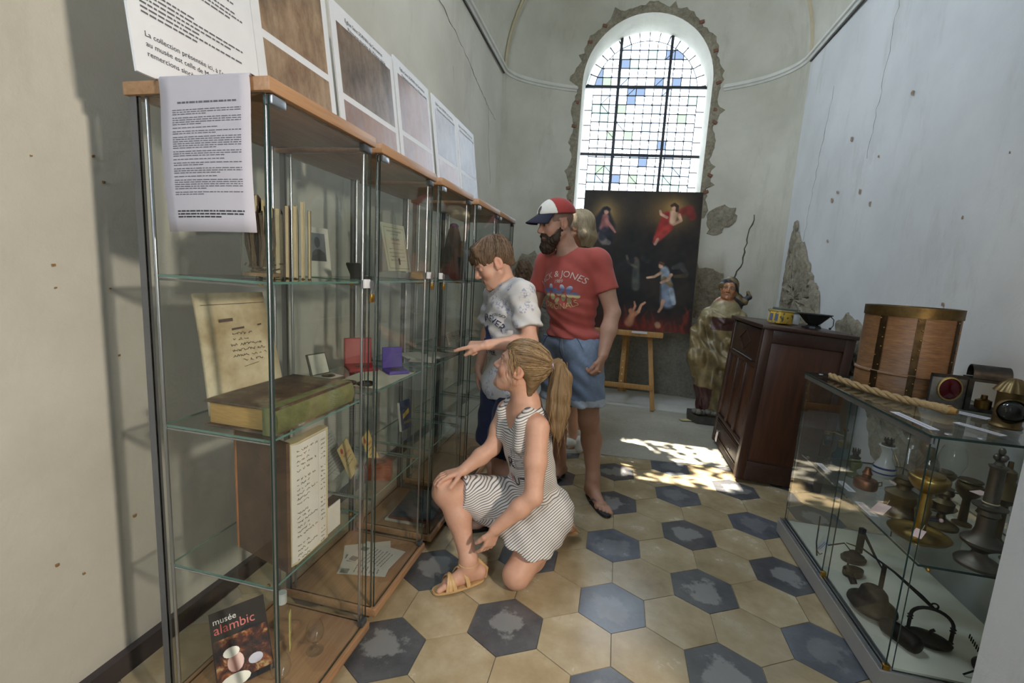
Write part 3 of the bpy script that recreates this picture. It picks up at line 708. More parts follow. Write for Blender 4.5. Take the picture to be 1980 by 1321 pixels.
for para in (3, 4, 1, 2, 6, 3, 1, 2, 3, 1, 5, 2):
    for q in range(para): w2(.14, .90, v, .006, 1.0 if q < para - 1 else r.uniform(.4, .8), mb); v += .0155
    v += .010
mb.build('body_text', INK2, t); mb = MB()
for q in range(3): w2(.15, .90, .845 + q * .021, .010, (1, 1, .62)[q], mb)
mb.build('bold_text', INK, t)

# ------------------------------------------------------------------ contents of the cabinets
OLDP = simple('old_paper', (186, 172, 136), .85, 0, .18, 9, .15); PALEP = simple('pale_paper', (202, 198, 186), .8, 0, .06); SEPIA = simple('sepia_ink', (70, 54, 42), .8)
BROWNC = simple('worn_brown_cover', (84, 62, 44), .75, 0, .35, 14, .3); GREENC = simple('green_cloth_spine', (104, 106, 66), .85, 0, .25, 30, .4)
def vellum():
    t = NT('stained_vellum'); v = t.coords('Object'); n1 = t.noise(v, 6, 8, .6); n2 = t.noise(v, 22, 6, .7)
    c = t.ramp(n1, [(.3, srgb(150, 128, 88)), (.55, srgb(198, 184, 150)), (.75, srgb(214, 204, 176))]); c = t.mix(t.ramp(n2, [(.6, (0, 0, 0)), (.8, (.5,) * 3)]), c, srgb(120, 96, 62)); t.bump(n2, .2, .003); return t.set(c, .75)
VELL = vellum()
def cover_m():
    t = NT('marbled_ledger_cover'); v = t.coords('Object'); n1 = t.noise(v, 12, 8, .7); n2 = t.noise(v, 5, 6, .6)
    c = t.ramp(n1, [(.35, srgb(48, 32, 26)), (.55, srgb(92, 72, 52)), (.7, srgb(132, 116, 86))]); c = t.mix(t.ramp(n2, [(.6, (0, 0, 0)), (.64, (.6,) * 3)]), c, srgb(120, 118, 96)); return t.set(c, .6)
MARB = cover_m(); FORE = simple('yellowed_page_edges', (186, 148, 84), .85, 0, .25, 40, .5, (1, 1, 30))
# lying ledger
t = thing('ledger_book', 'thick ledger with green cloth spine lying on the middle shelf', 'book', (-.9935, -.652, .8835), (0, 0, -.01))
MB().rbox((-.002, 0, .036), (.196, .312, .058), .003).build('pages', FORE, t, 30)
MB().rbox((0, 0, .068), (.215, .330, .006), .002).build('cover', MARB, t, 30); MB().rbox((0, 0, .0035), (.215, .330, .006), .002).build('cover', MARB, t, 30)
mb = MB(); mb.prism([(.098 + .018 * math.sin(a), .0355 - .036 * math.cos(a)) for a in [PI * k / 8 for k in range(9)]] + [(.07, .0715), (.07, -.0005)], 'Y', -.166, .166); mb.build('spine', GREENC, t, 40)
# leaning vellum booklet
t = thing('vellum_booklet', 'stained vellum booklet with handwriting leaning at the back', 'booklet', (-1.130, -.64, .888), (0, -.19, math.radians(-8)))
mb = MB(); nn = 8
for k in range(nn + 1):
    for i in range(7):
        u = i / 6 - .5; v = k / nn; mb.v.append((.012 * (u * u * 4) * (1 - v) + .006 * math.sin(v * 3), u * (.245 - .03 * v), v * .335))
mb.f = [(k * 7 + i, k * 7 + i + 1, (k + 1) * 7 + i + 1, (k + 1) * 7 + i) for k in range(nn) for i in range(6)]; mb.mi = [0] * len(mb.f)
o = mb.build('cover', VELL, t, 60); sm = o.modifiers.new('s', 'SOLIDIFY'); sm.thickness = .010; sm.offset = -1
mb = MB(); r = random.Random(2); PP = lambda u, v: (.0085 + .012 * (u * u * 60) * (1 - v / .335) , u, v)
def script_line(mb, u0, u1, z, h, place, seed):
    r = random.Random(seed); u = u0; pts = []
    while u < u1:
        if r.random() < .12 and len(pts) > 3:
            mb.tube(pts, h * .10, 3, cap=False); pts = []; u += h * .8
        pts.append(place(u, z + r.uniform(-.5, .5) * h)); u += h * .28
    if len(pts) > 2: mb.tube(pts, h * .10, 3, cap=False)
for q, (a, b) in enumerate(((-.02, .05), (-.02, .03), (-.03, .07), (-.03, .08), (-.03, .08), (.0, .07))): script_line(mb, a, b, .215 - q * .016 + (a * .02), .008, PP, q)
mb.add([PP(-.02, .225), PP(.02, .228), PP(.02, .234), PP(-.02, .231)], [(0, 1, 2, 3)]); mb.add([PP(.065, .232), PP(.078, .234), PP(.078, .239), PP(.065, .237)], [(0, 1, 2, 3)])
mb.add([PP(-.055, .25), PP(-.012, .252), PP(-.012, .261), PP(-.055, .259)], [(0, 1, 2, 3)]); mb.add([PP(.0, .115), PP(.05, .122), PP(.05, .1235), PP(.0, .1165)], [(0, 1, 2, 3)])
mb.add([PP(-.10, .30), PP(.10, .302), PP(.10, .3035), PP(-.10, .3015)], [(0, 1, 2, 3)])
mb.build('handwriting', SEPIA, t)
# standing open ledger
t = thing('account_ledger', 'open account ledger standing on the lower shelf, handwritten page outwards', 'book', (-.885, -.785, .489))
Hh = .365
mb = MB(); mb.add([(0, 0, 0), (-.215, .06, 0), (-.215, .06, Hh), (0, 0, Hh), (.004, .008, 0), (-.213, .067, 0), (-.213, .067, Hh), (.004, .008, Hh)], [(0, 1, 2, 3), (4, 5, 6, 7), (0, 1, 5, 4), (3, 2, 6, 7), (1, 2, 6, 5), (0, 3, 7, 4)]); mb.build('cover', BROWNC, t)
mb = MB(); mb.prism([(.0, .002), (.008, .03), (.006, .165), (-.004, .172), (-.024, .168), (-.028, .03), (-.03, .01)], 'Z', .012, Hh - .006); mb.build('page_block', OLDP, t, 30)
mb = MB(); mb.prism([(.004, .012), (.0125, .034), (.0105, .150), (.0085, .150), (.0105, .034), (.002, .014)], 'Z', .02, Hh - .01); mb.build('page', PALEP, t, 30)
MB().tube([(-.214, .063, 0), (-.214, .063, Hh)], .006, 8).build('cover_edge', simple('tan_leather', (142, 92, 54), .6, 0, .2, 20, .2), t, 50)
mb = MB(); PG = lambda u, v: (.0128 - .002 * max(0, (u - .034) / .116) if u > .034 else .006 + .0066 * u / .034, u, v)
for q in range(24):
    z = Hh - .03 - q * .0135
    if q % 7 == 5: continue
    script_line(mb, .026, .026 + (.05 if q % 3 else .085), z, .007, PG, 40 + q); script_line(mb, .125, .146, z - .002, .006, PG, 90 + q)
mb.build('handwriting', SEPIA, t)
MB().add([(.0125, .112, .03), (.0125, .1125, .03), (.0125, .1125, Hh - .02), (.0125, .112, Hh - .02)], [(0, 1, 2, 3)]).build('column_rule', simple('faded_red_rule', (170, 120, 110), .8), t)
# small card beside it
t = MB().bbox((-.90, -.598, .489), (-.897, -.530, .575)).build('index_card', PALEP, label='blank cream card standing beside the open account ledger', category='card')
# bundle of dried stalks in a glass jar
t = thing('stalk_jar', 'glass jar of dried vine stalks behind the hanging sheet', 'jar', (-1.02, -.70, 1.269))
mb = MB(); r = random.Random(4)
for k in range(34):
    a = r.uniform(0, 6.28); q = .035 * math.sqrt(r.random()); h = r.uniform(.15, .19); b = (q * math.cos(a) * 1.15, q * math.sin(a) * 1.15)
    mb.tube([(q * math.cos(a) * .8, q * math.sin(a) * .8, .03), ((q + .004) * math.cos(a + .2), (q + .004) * math.sin(a + .2), .09), (b[0], b[1], h)], [.0035, .003, .003], 5)
for k in range(40):
    a = r.uniform(0, 6.28); q = r.uniform(.0, .044); p = Vector((q * math.cos(a), q * math.sin(a), r.uniform(.01, .04))); d = Vector((r.uniform(-1, 1), r.uniform(-1, 1), r.uniform(-.2, .6))) * .018; mb.tube([p, p + d], .0022, 4)
mb.build('stalks', simple('dry_vine_bark', (92, 74, 52), .9, 0, .4, 60, .4), t)
MB().lathe([(.001, .001), (.048, .001), (.05, .006), (.05, .17), (.047, .17), (.047, .006), (.001, .005)], 28).build('jar_glass', GLASS, t, 50)
MB().lathe([(.001, .006), (.046, .006), (.046, .014), (.001, .02)], 24).build('soil', simple('dried_bark_litter', (120, 96, 66), .95, 0, .4, 60, .5), t, 60)
# old notebooks in a row
r = random.Random(8)
nb = ['second', 'third', 'fourth', 'fifth', 'sixth', 'seventh']
y = 0
for k in range(8):
    th = r.uniform(.008, .016); h = r.uniform(.185, .225); d = .15
    lb = 'old notebook in the row on the top shelf, ' + (['leftmost'] + [q + ' from the stalk jar' for q in nb] + ['beside the portrait card'])[k]
    t = thing('old_notebook', lb, 'notebook', (-1.125 + .8 * y, -.590 + .6 * y, 1.2695), (0, 0, -.925), group='old notebooks on the top shelf')
    MB().rbox((0, 0, h / 2), (d, th * .7, h - .004), .001).build('pages', OLDP, t); m_ = [BROWNC, OLDP, VELL, simple('grey_card_cover', (122, 110, 88), .85, 0, .2, 20, .2)][k % 4]
    for s in (-1, 1): MB().bbox((-d / 2, s * th * .45 - .001, 0), (d / 2 + .002, s * th * .45 + .001, h)).build('cover', m_, t)
    y += th + .008
# portrait card
t = thing('portrait_card', 'cream card with a grey portrait photograph of a bearded man', 'photograph', (-1.15, -.27, 1.269), (0, -.12, -.15))
MB().bbox((-.002, -.055, 0), (0, .055, .175)).build('card', PALEP, t); MB().bbox((0, -.042, .055), (.0006, .036, .155)).build('photo', simple('grey_photo', (110, 112, 116), .35, 0, .12, 20), t)
mb = MB(); mb.add([(.0011, -.036, .056), (.0011, .034, .056), (.0011, .03, .085), (.0011, .006, .098), (.0011, -.014, .098), (.0011, -.03, .085)], [(0, 1, 2, 3, 4, 5)]); mb.add([(.0012, -.004 + .014 * math.cos(a), .122 + .02 * math.sin(a)) for a in [k * PI / 6 for k in range(12)]], [tuple(range(12))])
mb.build('portrait', simple('dark_portrait', (52, 52, 56), .4), t)
# framed diploma
t = thing('diploma', 'cream diploma certificate leaning in the third cabinet', 'certificate', (-1.115, .285, 1.300), (0, -.22, -.12))
MB().bbox((-.003, -.095, 0), (0, .095, .225)).build('sheet', simple('diploma_paper', (206, 204, 180), .7, 0, .05), t)
mb = MB()
for a, b, c, d in ((-.08, .08, .012, .0135), (-.08, .08, .205, .2065), (-.08, -.0785, .012, .2065), (.0785, .08, .012, .2065)): mb.add([(.001, a, c), (.001, b, c), (.001, b, d), (.001, a, d)], [(0, 1, 2, 3)])
for k, (tx, sz, z) in enumerate((('OFFICE DES BOUILLEURS', .0105, .185), ('DE CHAMPAGNE', .008, .172), ('DIPLÔME', .017, .145), ('DE DISTILLATEUR', .009, .128))):
    a, b = text_mesh(tx, sz); mb.add([(.001, v.x, z + v.y) for v in a], b)
for q in range(4): script_line(mb, -.06, .06, .105 - q * .018, .005, lambda u, v: (.001, u, v), 200 + q)
mb.add([(.001, .0, .03), (.001, .014, .03), (.001, .014, .062), (.001, .0, .062)], [(0, 1, 2, 3)]); mb.build('print', simple('slate_print', (70, 74, 84), .7), t)
MB().bbox((-1.17, .175, 1.269), (-1.07, .395, 1.296)).build('card_box', simple('grey_card_box', (150, 148, 138), .8, 0, .06), None, label='flat grey card box under the diploma', category='box')
# open hymn book lying face down
t = thing('open_book', 'small brown open book lying open before the diploma', 'book', (-1.0, .275, 1.269), (0, 0, .25))
mb = MB(); mb.add([(-.04, -.075, .002), (.04, -.075, .002), (.04, 0, .03), (-.04, 0, .03), (-.04, .075, .002), (.04, .075, .002), (-.04, -.075, .008), (.04, -.075, .008), (.04, -.035, .03), (-.04, -.035, .03), (.04, 0, .036), (-.04, 0, .036), (.04, .035, .03), (-.04, .035, .03), (.04, .075, .008), (-.04, .075, .008)],
    [(0, 1, 2, 3), (3, 2, 5, 4), (6, 7, 8, 9), (9, 8, 10, 11), (11, 10, 12, 13), (13, 12, 14, 15), (0, 1, 7, 6), (4, 5, 14, 15), (1, 7, 8, 10, 2), (2, 10, 12, 14, 5), (0, 6, 9, 11, 3), (3, 11, 13, 15, 4)]); mb.build('pages', simple('tan_pages', (156, 130, 84), .85, 0, .2, 40, .3), t)
def open_case(name, label, loc, rz, w, d, col, inner, tilt, medal=True, h=.012):
    t = thing(name, label, 'case', loc, (0, 0, rz), group='medal cases in the second cabinet')
    MB().rbox((0, 0, h / 2), (w, d, h), .002).build('tray', col, t, 30); MB().bbox((-w / 2 + .004, -d / 2 + .004, h), (w / 2 - .004, d / 2 - .004, h + .001)).build('lining', inner, t)
    R = Ry(-tilt); lid = MB().rbox((0, 0, w / 2), (h * .8, d, w), .002)
    lid.v = [tuple(R @ Vector(v) + Vector((-w / 2, 0, h * .8))) for v in lid.v]; lo = lid.build('lid', col, t, 30)
    li = MB().bbox((h * .4, -d / 2 + .005, .005), (h * .4 + .001, d / 2 - .005, w - .005)); li.v = [tuple(R @ Vector(v) + Vector((-w / 2, 0, h * .8))) for v in li.v]; li.build('lid_lining', inner, lo)
    if medal: MB().lathe([(.001, h + .001), (.024, h + .001), (.025, h + .003), (.023, h + .0045), (.001, h + .005)], 24).build('medal', metal('bronze_medal', (120, 100, 70), .35), t, 40)
    return t
DKG = simple('dark_green_leatherette', (56, 58, 46), .5, 0, .15); WSAT = simple('white_satin', (206, 204, 190), .5); REDV = simple('crimson_velvet', (128, 22, 36), .8, 0, .15); REDI = simple('red_satin', (150, 34, 44), .5); PUR = simple('violet_velvet', (74, 54, 130), .7, 0, .15)
open_case('medal_case', 'dark open medal case with white satin lining', (-1.130, -.255, .8835), -.25, .085, .085, DKG, WSAT, .35)
open_case('medal_case', 'crimson open medal case with a tall upright lid', (-1.12, -.045, .8835), -.80, .115, .115, REDV, REDI, .05)
open_case('medal_case', 'violet open medal case near the cabinet door', (-.965, -.035, .8835), -.75, .090, .085, PUR, PUR, .02)
open_case('medal_case', 'black open medal case on the top shelf below the portrait', (-.985, -.27, 1.269), 1.7, .06, .05, simple('black_leatherette', (38, 36, 36), .45), WSAT, .75, False)
t = MB().bbox((-1.09, -.30, .8826), (-.895, .0, .8834)).build('paper_sheet', simple('cream_mount', (196, 192, 170), .8), label='cream paper sheet under the medals in the second cabinet', category='paper')
for k, (x, y) in enumerate(((-1.03, -.285), (-.965, -.265))):
    t = thing('bronze_medallion', 'dark round medallion lying on the cream sheet, %s' % ('nearer the satin-lined case' if k == 0 else 'nearer the cabinet door'), 'medal', (x, y, .884), group='bronze medallions')
    MB().lathe([(.001, 0), (.031, 0), (.033, .003), (.031, .007), (.026, .006), (.001, .008)], 28).build('disc', metal('dark_bronze', (58, 50, 40), .4), t, 40)
    MB().lathe([(.022, .0068), (.024, .009), (.026, .0068)], 28).build('rim_relief', metal('dark_bronze', (58, 50, 40), .4), t, 40)
# cream booklets, papers, wooden box on the lower shelf of the second cabinet
KRAFT = simple('cream_leaflet', (196, 172, 112), .8, 0, .08); RINK = simple('red_stamp_ink', (176, 70, 44), .8)
for k, (x, y, rz, lb) in enumerate(((-1.05, -.20, -.15, 'cream leaflet with a red seal leaning left of its twin'), (-1.02, -.09, -.1, 'cream leaflet with red print leaning beside the wooden box'))):
    t = thing('leaflet', lb, 'leaflet', (x, y, .4965), (.12 - .1 * k, -.35, rz + .35), group='cream leaflets in the second cabinet')
    MB().bbox((-.002, -.05, 0), (.002, .05, .135)).build('cover', KRAFT, t)
    MB().add([(.0026, -.03 + .011 * math.cos(a), .115 + .011 * math.sin(a)) for a in [q * PI / 8 for q in range(16)]], [tuple(range(16))]).build('seal', RINK, t)
    a, b = text_mesh('MORELERIE', .013); mb = MB(); mb.add([(.0026, v.x, .085 + v.y) for v in a], b); mb.build('print', RINK, t)
    mb = MB(); words(mb, -.03, .03, .07, .003, lambda u, v: (.0026, u, v)); words(mb, -.035, .03, .05, .003, lambda u, v: (.0026, u, v)); mb.build('body_text', SEPIA, t)
t = thing('grey_document', 'grey ruled document leaning behind the cream leaflets', 'paper', (-1.10, -.24, .4935), (.05, -.35, .1)); MB().bbox((-.001, -.07, 0), (.001, .07, .17)).build('sheet', simple('grey_document_paper', (150, 152, 146), .8, 0, .05), t)
mb = MB(); [words(mb, -.06, .06, .16 - q * .012, .003, lambda u, v: (.0016, u, v), .9, r) for q in range(12)]; mb.build('body_text', INK2, t)
t = thing('wooden_box', 'small reddish wooden box with inlaid lid on the lower shelf', 'box', (-.952, -.185, .4885), (0, 0, .35)); RW = wood('red_walnut', (74, 36, 20), (122, 66, 36), .35, 4, 'X')
MB().rbox((0, 0, .026), (.10, .075, .052), .003).build('body', RW, t, 30); MB().rbox((0, 0, .0575), (.104, .079, .011), .003).build('lid', RW, t, 30); MB().lathe([(.001, .0635), (.024, .0635), (.024, .0645), (.001, .0645)], 20, sx=1.2, sy=.8).build('inlay', simple('dark_inlay', (40, 26, 20), .4), t)
# stamped papers on the bottom board of the second cabinet
t = thing('stamped_papers', 'fan of printed papers with postage stamps on the bottom board', 'papers', (-1.045, -.14, .0610))
for k, (x, y, a) in enumerate(((-.02, .07, .5), (.0, .03, .35), (.02, -.0, .2), (.03, .06, -.1))):
    sh = MB().box((x, y, .001 + k * .0012), (.20, .15, .0008), Rz(a)).build('sheet', PALEP, t); mb = MB(); P = lambda u, v: tuple(Rz(a) @ Vector((v, u, 0)) + Vector((x, y, .0019 + k * .0012)))
    for q in range(7): words(mb, -.06, .06, .06 - q * .016, .0035, P, .8, r)
    mb.build('body_text', INK2, sh)
    for s in (-.055, .02): MB().box(tuple(Rz(a) @ Vector((-.075, s, 0)) + Vector((x, y, .0019 + k * .0012))), (.034, .028, .0006), Rz(a)).build('stamp', simple('grey_stamp', (128, 132, 128), .8, 0, .2, 60), sh)
# bottom board of the first cabinet
t = thing('magazine', 'dark magazine with red title leaning in the nearest cabinet', 'magazine', (-1.07, -.74, .0655), (0, -.62, -.62))
def mag_mat():
    t = NT('magazine_cover_photo'); v = t.coords('Object'); n1 = t.noise(v, 26, 4, .6, .5); n2 = t.noise(v, 60, 4, .6)
    c = t.ramp(n1, [(.4, srgb(34, 24, 24)), (.52, srgb(80, 42, 30)), (.6, srgb(150, 84, 44)), (.68, srgb(196, 168, 118))]); return t.set(c, .55, 0, .2)
MB().bbox((-.003, -.075, 0), (.003, .075, .215)).build('cover', simple('magazine_black', (26, 22, 26), .55, 0, .1, 12, 0, (1, 1, 1), .2), t)
MB().bbox((.003, -.072, .015), (.0036, .072, .135)).build('cover_photo', mag_mat(), t)
for tx, sz, u, z, m in (('alambic', .037, -.068, .152, simple('title_red', (196, 40, 36), .4)), ('musée', .024, -.068, .180, simple('title_white', (220, 216, 210), .4))):
    a, b = text_mesh(tx, sz, align='LEFT'); MB().add([(.0042, u + v.x, z + v.y) for v in a], b).build('title', m, t)
mb = MB()
def disc(mb, cx, cz, rx, rz_, d, n=14): mb.add([(d, cx + rx * math.cos(2 * PI * k / n), cz + rz_ * math.sin(2 * PI * k / n)) for k in range(n)], [tuple(range(n))])
mb = MB(); disc(mb, -.022, .062, .022, .026, .0042); mb.build('printed_face', simple('printed_skin', (170, 92, 66), .3), t)
mb = MB(); disc(mb, -.03, .092, .022, .014, .0046); disc(mb, -.028, .016, .04, .018, .0042); mb.build('printed_hat', simple('printed_cream', (204, 196, 176), .3), t)
mb = MB(); disc(mb, .03, .05, .02, .014, .0042); mb.build('printed_cloth', simple('printed_blue', (50, 52, 110), .3), t)
t = thing('liqueur_bottle', 'tall square bottle with yellow label reading poire williams', 'bottle', (-1.035, -.63, .0605), (0, 0, .5))
prof = [(.001, 0), (.03, 0), (.031, .004), (.026, .15), (.022, .175), (.012, .19), (.012, .215), (.014, .217), (.014, .228), (.001, .228)]
MB().lathe(prof, 4, (0, 0, 0), Rz(PI / 4)).build('body', GLASS, t)
MB().bbox((.0205, -.011, .02), (.0222, .011, .155)).build('label', simple('yellow_label', (206, 200, 116), .6), t)
a, b = text_mesh('poire williams', .0165); MB().add([(.0228, -v.y + .004, .088 + v.x) for v in a], b).build('lettering', SEPIA, t)
MB().lathe([(.012, .19), (.0135, .19), (.0135, .226), (.001, .226)], 16).build('cap', simple('pale_cap', (176, 180, 176), .3), t, 40)
CG = glass_mat('clear_thin_glass', (.97, .98, .98), 1.5)
for k, (x, y) in enumerate(((-.952, -.585), (-.962, -.728))):
    t = thing('snifter_glass', ('small stemmed tasting glass right of the liqueur bottle', 'small stemmed tasting glass nearest the cabinet corner')[k], 'glass', (x, y, .0605), group='tasting glasses')
    MB().lathe([(.001, .001), (.027, .0015), (.028, .003), (.006, .006), (.0035, .012), (.0035, .03), (.012, .036), (.025, .052), (.029, .068), (.026, .088), (.020, .104), (.0188, .104), (.0245, .088), (.0275, .068), (.0235, .053), (.011, .038), (.001, .035)], 28).build('bowl', CG, t, 60)
MB().rbox((-1.10, -.60, .073), (.075, .17, .025), .002).build('wooden_block', BEECHX, None, 30, label='low wooden block behind the liqueur bottle', category='block')
# third and further cabinets
t = thing('blue_book', 'dark blue book with a yellow band in the third cabinet', 'book', (-1.10, .36, .4885), (0, -.12, -.1)); MB().rbox((0, 0, .075), (.012, .10, .15), .002).build('cover', simple('navy_cover', (34, 48, 84), .4, 0, .15), t, 30)
mb = MB(); mb.add([(.0066, -.03, .06), (.0066, .03, .08), (.0066, .03, .105), (.0066, -.03, .085)], [(0, 1, 2, 3)]); mb.build('yellow_band', simple('ochre_band', (176, 150, 50), .5), t); a, b = text_mesh('ANON', .022); MB().add([(.0066, v.x + .01, .03 + v.y) for v in a], b).build('lettering', simple('ochre_band', (176, 150, 50), .5), t)
MB().bbox((-.006, -.052, .0), (.006, -.05, .15)).build('page_edge', PALEP, t)
t = thing('comic_albums', 'flat stack of printed albums on the bottom of the third cabinet', 'books', (-1.02, .335, .0610))
for k in range(3): MB().rbox((.01 * k, .008 * k, .006 + .012 * k), (.21, .28, .011), .002, Rz(.05 * k)).build('album', (simple('album_cover', (60, 74, 90), .35, 0, .7, 18), simple('album_red', (120, 50, 46), .4, 0, .4, 20), PALEP)[2 - k] if k < 2 else simple('album_cover', (60, 74, 90), .35, 0, .7, 18), t, 30)
t = thing('handwritten_cards', 'row of handwritten cream cards in the fourth cabinet', 'cards', (-1.0, .90, .8835), (0, 0, .1))
for k, (x, y) in enumerate(((-.05, -.11), (-.03, .0), (.0, .1))):
    c_ = MB().box((x, y, .035), (.002, .095, .075), Ry(-.3)).build('card', PALEP, t); mb = MB(); [words(mb, -.04, .04, .06 - q * .01, .003, lambda u, v: (x + .012 - .31 * (v - .0) + .0, y + u, v), .9, r) for q in range(5)]; mb.build('body_text', SEPIA, c_)
t = thing('open_papers', 'loose white papers lying on the middle shelf of the third cabinet', 'papers', (-.98, .34, .8835))
for k, (x, y, a) in enumerate(((0, -.06, .3), (.02, .07, -.2), (-.08, .0, .8))): MB().box((x, y, .001 + .001 * k), (.12, .16, .0008), Rz(a)).build('sheet', PALEP, t)
t = thing('draped_reflection', 'dark draped vestment standing in the fourth cabinet', 'reflection', (-1.06, .85, 1.269))  # solid draped shape standing in for a dark reflection in the glass
mb = MB(); 
for k in range(13):
    for i in range(25):
        a = 2 * PI * i / 24; v = k / 12; R_ = (.035 + .075 * (1 - v) ** .7) * (1 + .16 * math.sin(a * 6 + k * .1)); mb.v.append((R_ * math.cos(a) * .6, R_ * math.sin(a), v * .30 + .001))
mb.f = [(k * 25 + i, k * 25 + i + 1, (k + 1) * 25 + i + 1, (k + 1) * 25 + i) for k in range(12) for i in range(24)]; mb.mi = [0] * len(mb.f); mb.build('cloth', simple('reflection_black', (40, 36, 36), .95, 0, .2, 30, .3), t, 60)
MB().ball((0, 0, .305), .036, 14, (.7, 1, .5)).build('collar', simple('reflection_violet', (84, 50, 110), .8), t, 60)
MB().bbox((.05, -.022, .0), (.058, .022, .22)).build('reflection_strip', simple('reflection_brown', (112, 92, 62), .9, 0, .2, 30, .3), t)
# wall label near the apse corner
MB().bbox((XL + .001, 2.94, 1.42), (XL + .006, 3.26, 1.45)).build('wall_label', PAPERW, None, label='small white label fixed to the wall behind the boy', category='label')
# ================================================================== right side: glass table case
ALU = metal('brushed_aluminium', (186, 188, 190), .38, .05, 60, 0); ALUD = simple('grey_base_panel', (152, 148, 142), .45, 0, .04)
CX0, CX1, CY0, CY1, CZ = .90, 1.40, -.14, .845, .905
case = thing('display_case', 'low glass table case full of oil lamps', 'display case', ((CX0 + CX1) / 2, (CY0 + CY1) / 2, 0))
ox, oy = (CX0 + CX1) / 2, (CY0 + CY1) / 2
def cbox(lo, hi): return (lo[0] - ox, lo[1] - oy, lo[2]), (hi[0] - ox, hi[1] - oy, hi[2])
MB().bbox(*cbox((CX0 - .028, CY0 - .01, 0.012), (CX1, CY1 + .01, .082))).build('base_frame', ALUD, case)
MB().bbox(*cbox((CX0 + .01, CY0 + .01, .082), (CX1 - .004, CY1 - .01, .090))).build('white_floor', simple('white_display_floor', (214, 210, 190), .5, 0, .05), case)
for k, x in enumerate((CX0 - .024, CX0 - .010, CX0 + .004)): MB().bbox(*cbox((x, CY0, .082), (x + .006, CY1, .096))).build('sliding_rail', ALU, case)
for k, x in enumerate((CX0 - .01, CX0)): MB().bbox(*cbox((x, CY0, CZ - .03), (x + .006, CY1, CZ - .008))).build('top_rail', ALU, case)
for nm, lo, hi in (('sliding_door', (CX0 - .010, CY0 + .004, .09), (CX0 - .005, .36, CZ - .01)), ('sliding_door', (CX0, .33, .09), (CX0 + .005, CY1, CZ - .01)),
                   ('side_glass', (CX0 + .012, CY0, .085), (CX1, CY0 + .006, CZ - .008)), ('side_glass', (CX0 + .012, CY1 - .006, .085), (CX1, CY1, CZ - .008)),
                   ('back_glass', (CX1 - .006, CY0 + .006, .085), (CX1, CY1 - .006, CZ - .008)), ('top_glass', (CX0 - .016, CY0 - .01, CZ - .008), (CX1 + .004, CY1 + .01, CZ)),
                   ('glass_shelf', (CX0 + .03, CY0 + .012, .462), (CX1 - .01, CY1 - .012, .470))):
    pane_box(MB(), *cbox(lo, hi)).build(nm, [GLASS, GEDGE] if 'shelf' not in nm and 'top' not in nm else [GSH, GEDGE], case)
for x, y in ((CX0 + .05, CY0 + .03), (CX0 + .13, CY0 + .02), (CX0 + .05, CY1 - .03), (CX0 + .10, CY1 - .05)): MB().lathe([(.001, CZ + .003), (.009, CZ + .002), (.010, CZ), (.001, CZ)], 14, (x - ox, y - oy, 0)).build('glass_cap', CHROME, case, 40)
for x, y in ((CX0 + .06, CY0 + .012), (CX1 - .06, CY0 + .012), (CX0 + .06, CY1 - .012)): MB().ball((x - ox, y - oy, .456), .007, 10).build('shelf_pin', BRASS, case, 60)
MB().rbox((CX0 - .008 - ox, .345 - oy, .10), (.02, .014, .03), .002).build('lock', BRASS, case, 30)
MB().rbox((CX0 - .006 - ox, CY0 + .005 - oy, .085), (.02, .014, .03), .002).build('lock', BRASS, case, 30)

# ------------------------------------------------------------------ on top of the case
OAK = NT('worn_bentwood'); v = OAK.coords('Object', (1, 1, 10)); n1 = OAK.noise(v, 7, 8, .7, .3); n2 = OAK.noise(v, 26, 5, .7)
c = OAK.mix(.5, OAK.ramp(n1, [(.3, srgb(74, 48, 28)), (.55, srgb(122, 82, 42)), (.72, srgb(152, 112, 64))]), OAK.ramp(n2, [(.35, srgb(70, 46, 28)), (.66, srgb(138, 98, 62)), (.74, srgb(186, 158, 120))]))
OAK.bump(n2, .15, .003); OAK = OAK.set(c, .5)
BAND = metal('tarnished_brass_band', (98, 80, 50), .5, .3, 20, .1); DBAND = metal('dark_iron_strap', (74, 60, 42), .5, .35, 25, .15)
DX, DY, DR, DH = 1.165, .575, .166, .372
t = thing('grain_measure', 'round bentwood grain measure with metal straps on the glass case', 'measure', (DX, DY, CZ + .001))
MB().lathe([(.001, .004), (DR - .004, .002), (DR, .006), (DR, .085), (DR - .003, .09), (DR - .003, DH - .002), (DR - .010, DH - .002), (DR - .010, .012), (.001, .012)], 64).build('wall', OAK, t, 40)
MB().lathe([(DR, .082), (DR + .005, .086), (DR + .004, .092), (DR - .002, .096)], 64).build('bead', OAK, t, 50)
MB().lathe([(DR - .003, DH - .042), (DR + .001, DH - .042), (DR + .0015, DH), (DR - .011, DH + .001), (DR - .011, DH - .01)], 64).build('top_band', BAND, t, 40)
for k, a in enumerate((-2.62, -1.86, -.95, -.1, .9, 2.2)):
    wd = .085 if k == 0 else .075; st = MB(); n_ = 5
    for z0, z1, q in ((.002, .084, DR + .002), (.084, .092, DR + .006), (.092, DH - .04, DR)):
        vs_ = []
        for z in (z0, z1):
            for i in range(n_ + 1): b = a - wd + 2 * wd * i / n_; vs_.append((q * math.cos(b), q * math.sin(b), z))
        st.add(vs_, [(i, i + 1, n_ + 2 + i, n_ + 1 + i) for i in range(n_)])
    so = st.build('strap', DBAND, t)
    for z in (.03, .06, .12, .16, .2, .24, .28, .32): MB().ball(((DR + .003) * math.cos(a + wd * .6 * (1 if z % .08 > .035 else -1)), (DR + .003) * math.sin(a + wd * .6 * (1 if z % .08 > .035 else -1)), z), .003, 6).build('rivet', BRASS, so, 60)
ROPE = simple('straw_rope', (166, 136, 92), .8, 0, .2, 40, .4, (1, 6, 6))
t = thing('rope_torch', 'thick straw coloured twisted rope torch lying on the case', 'rope', (0, 0, CZ))
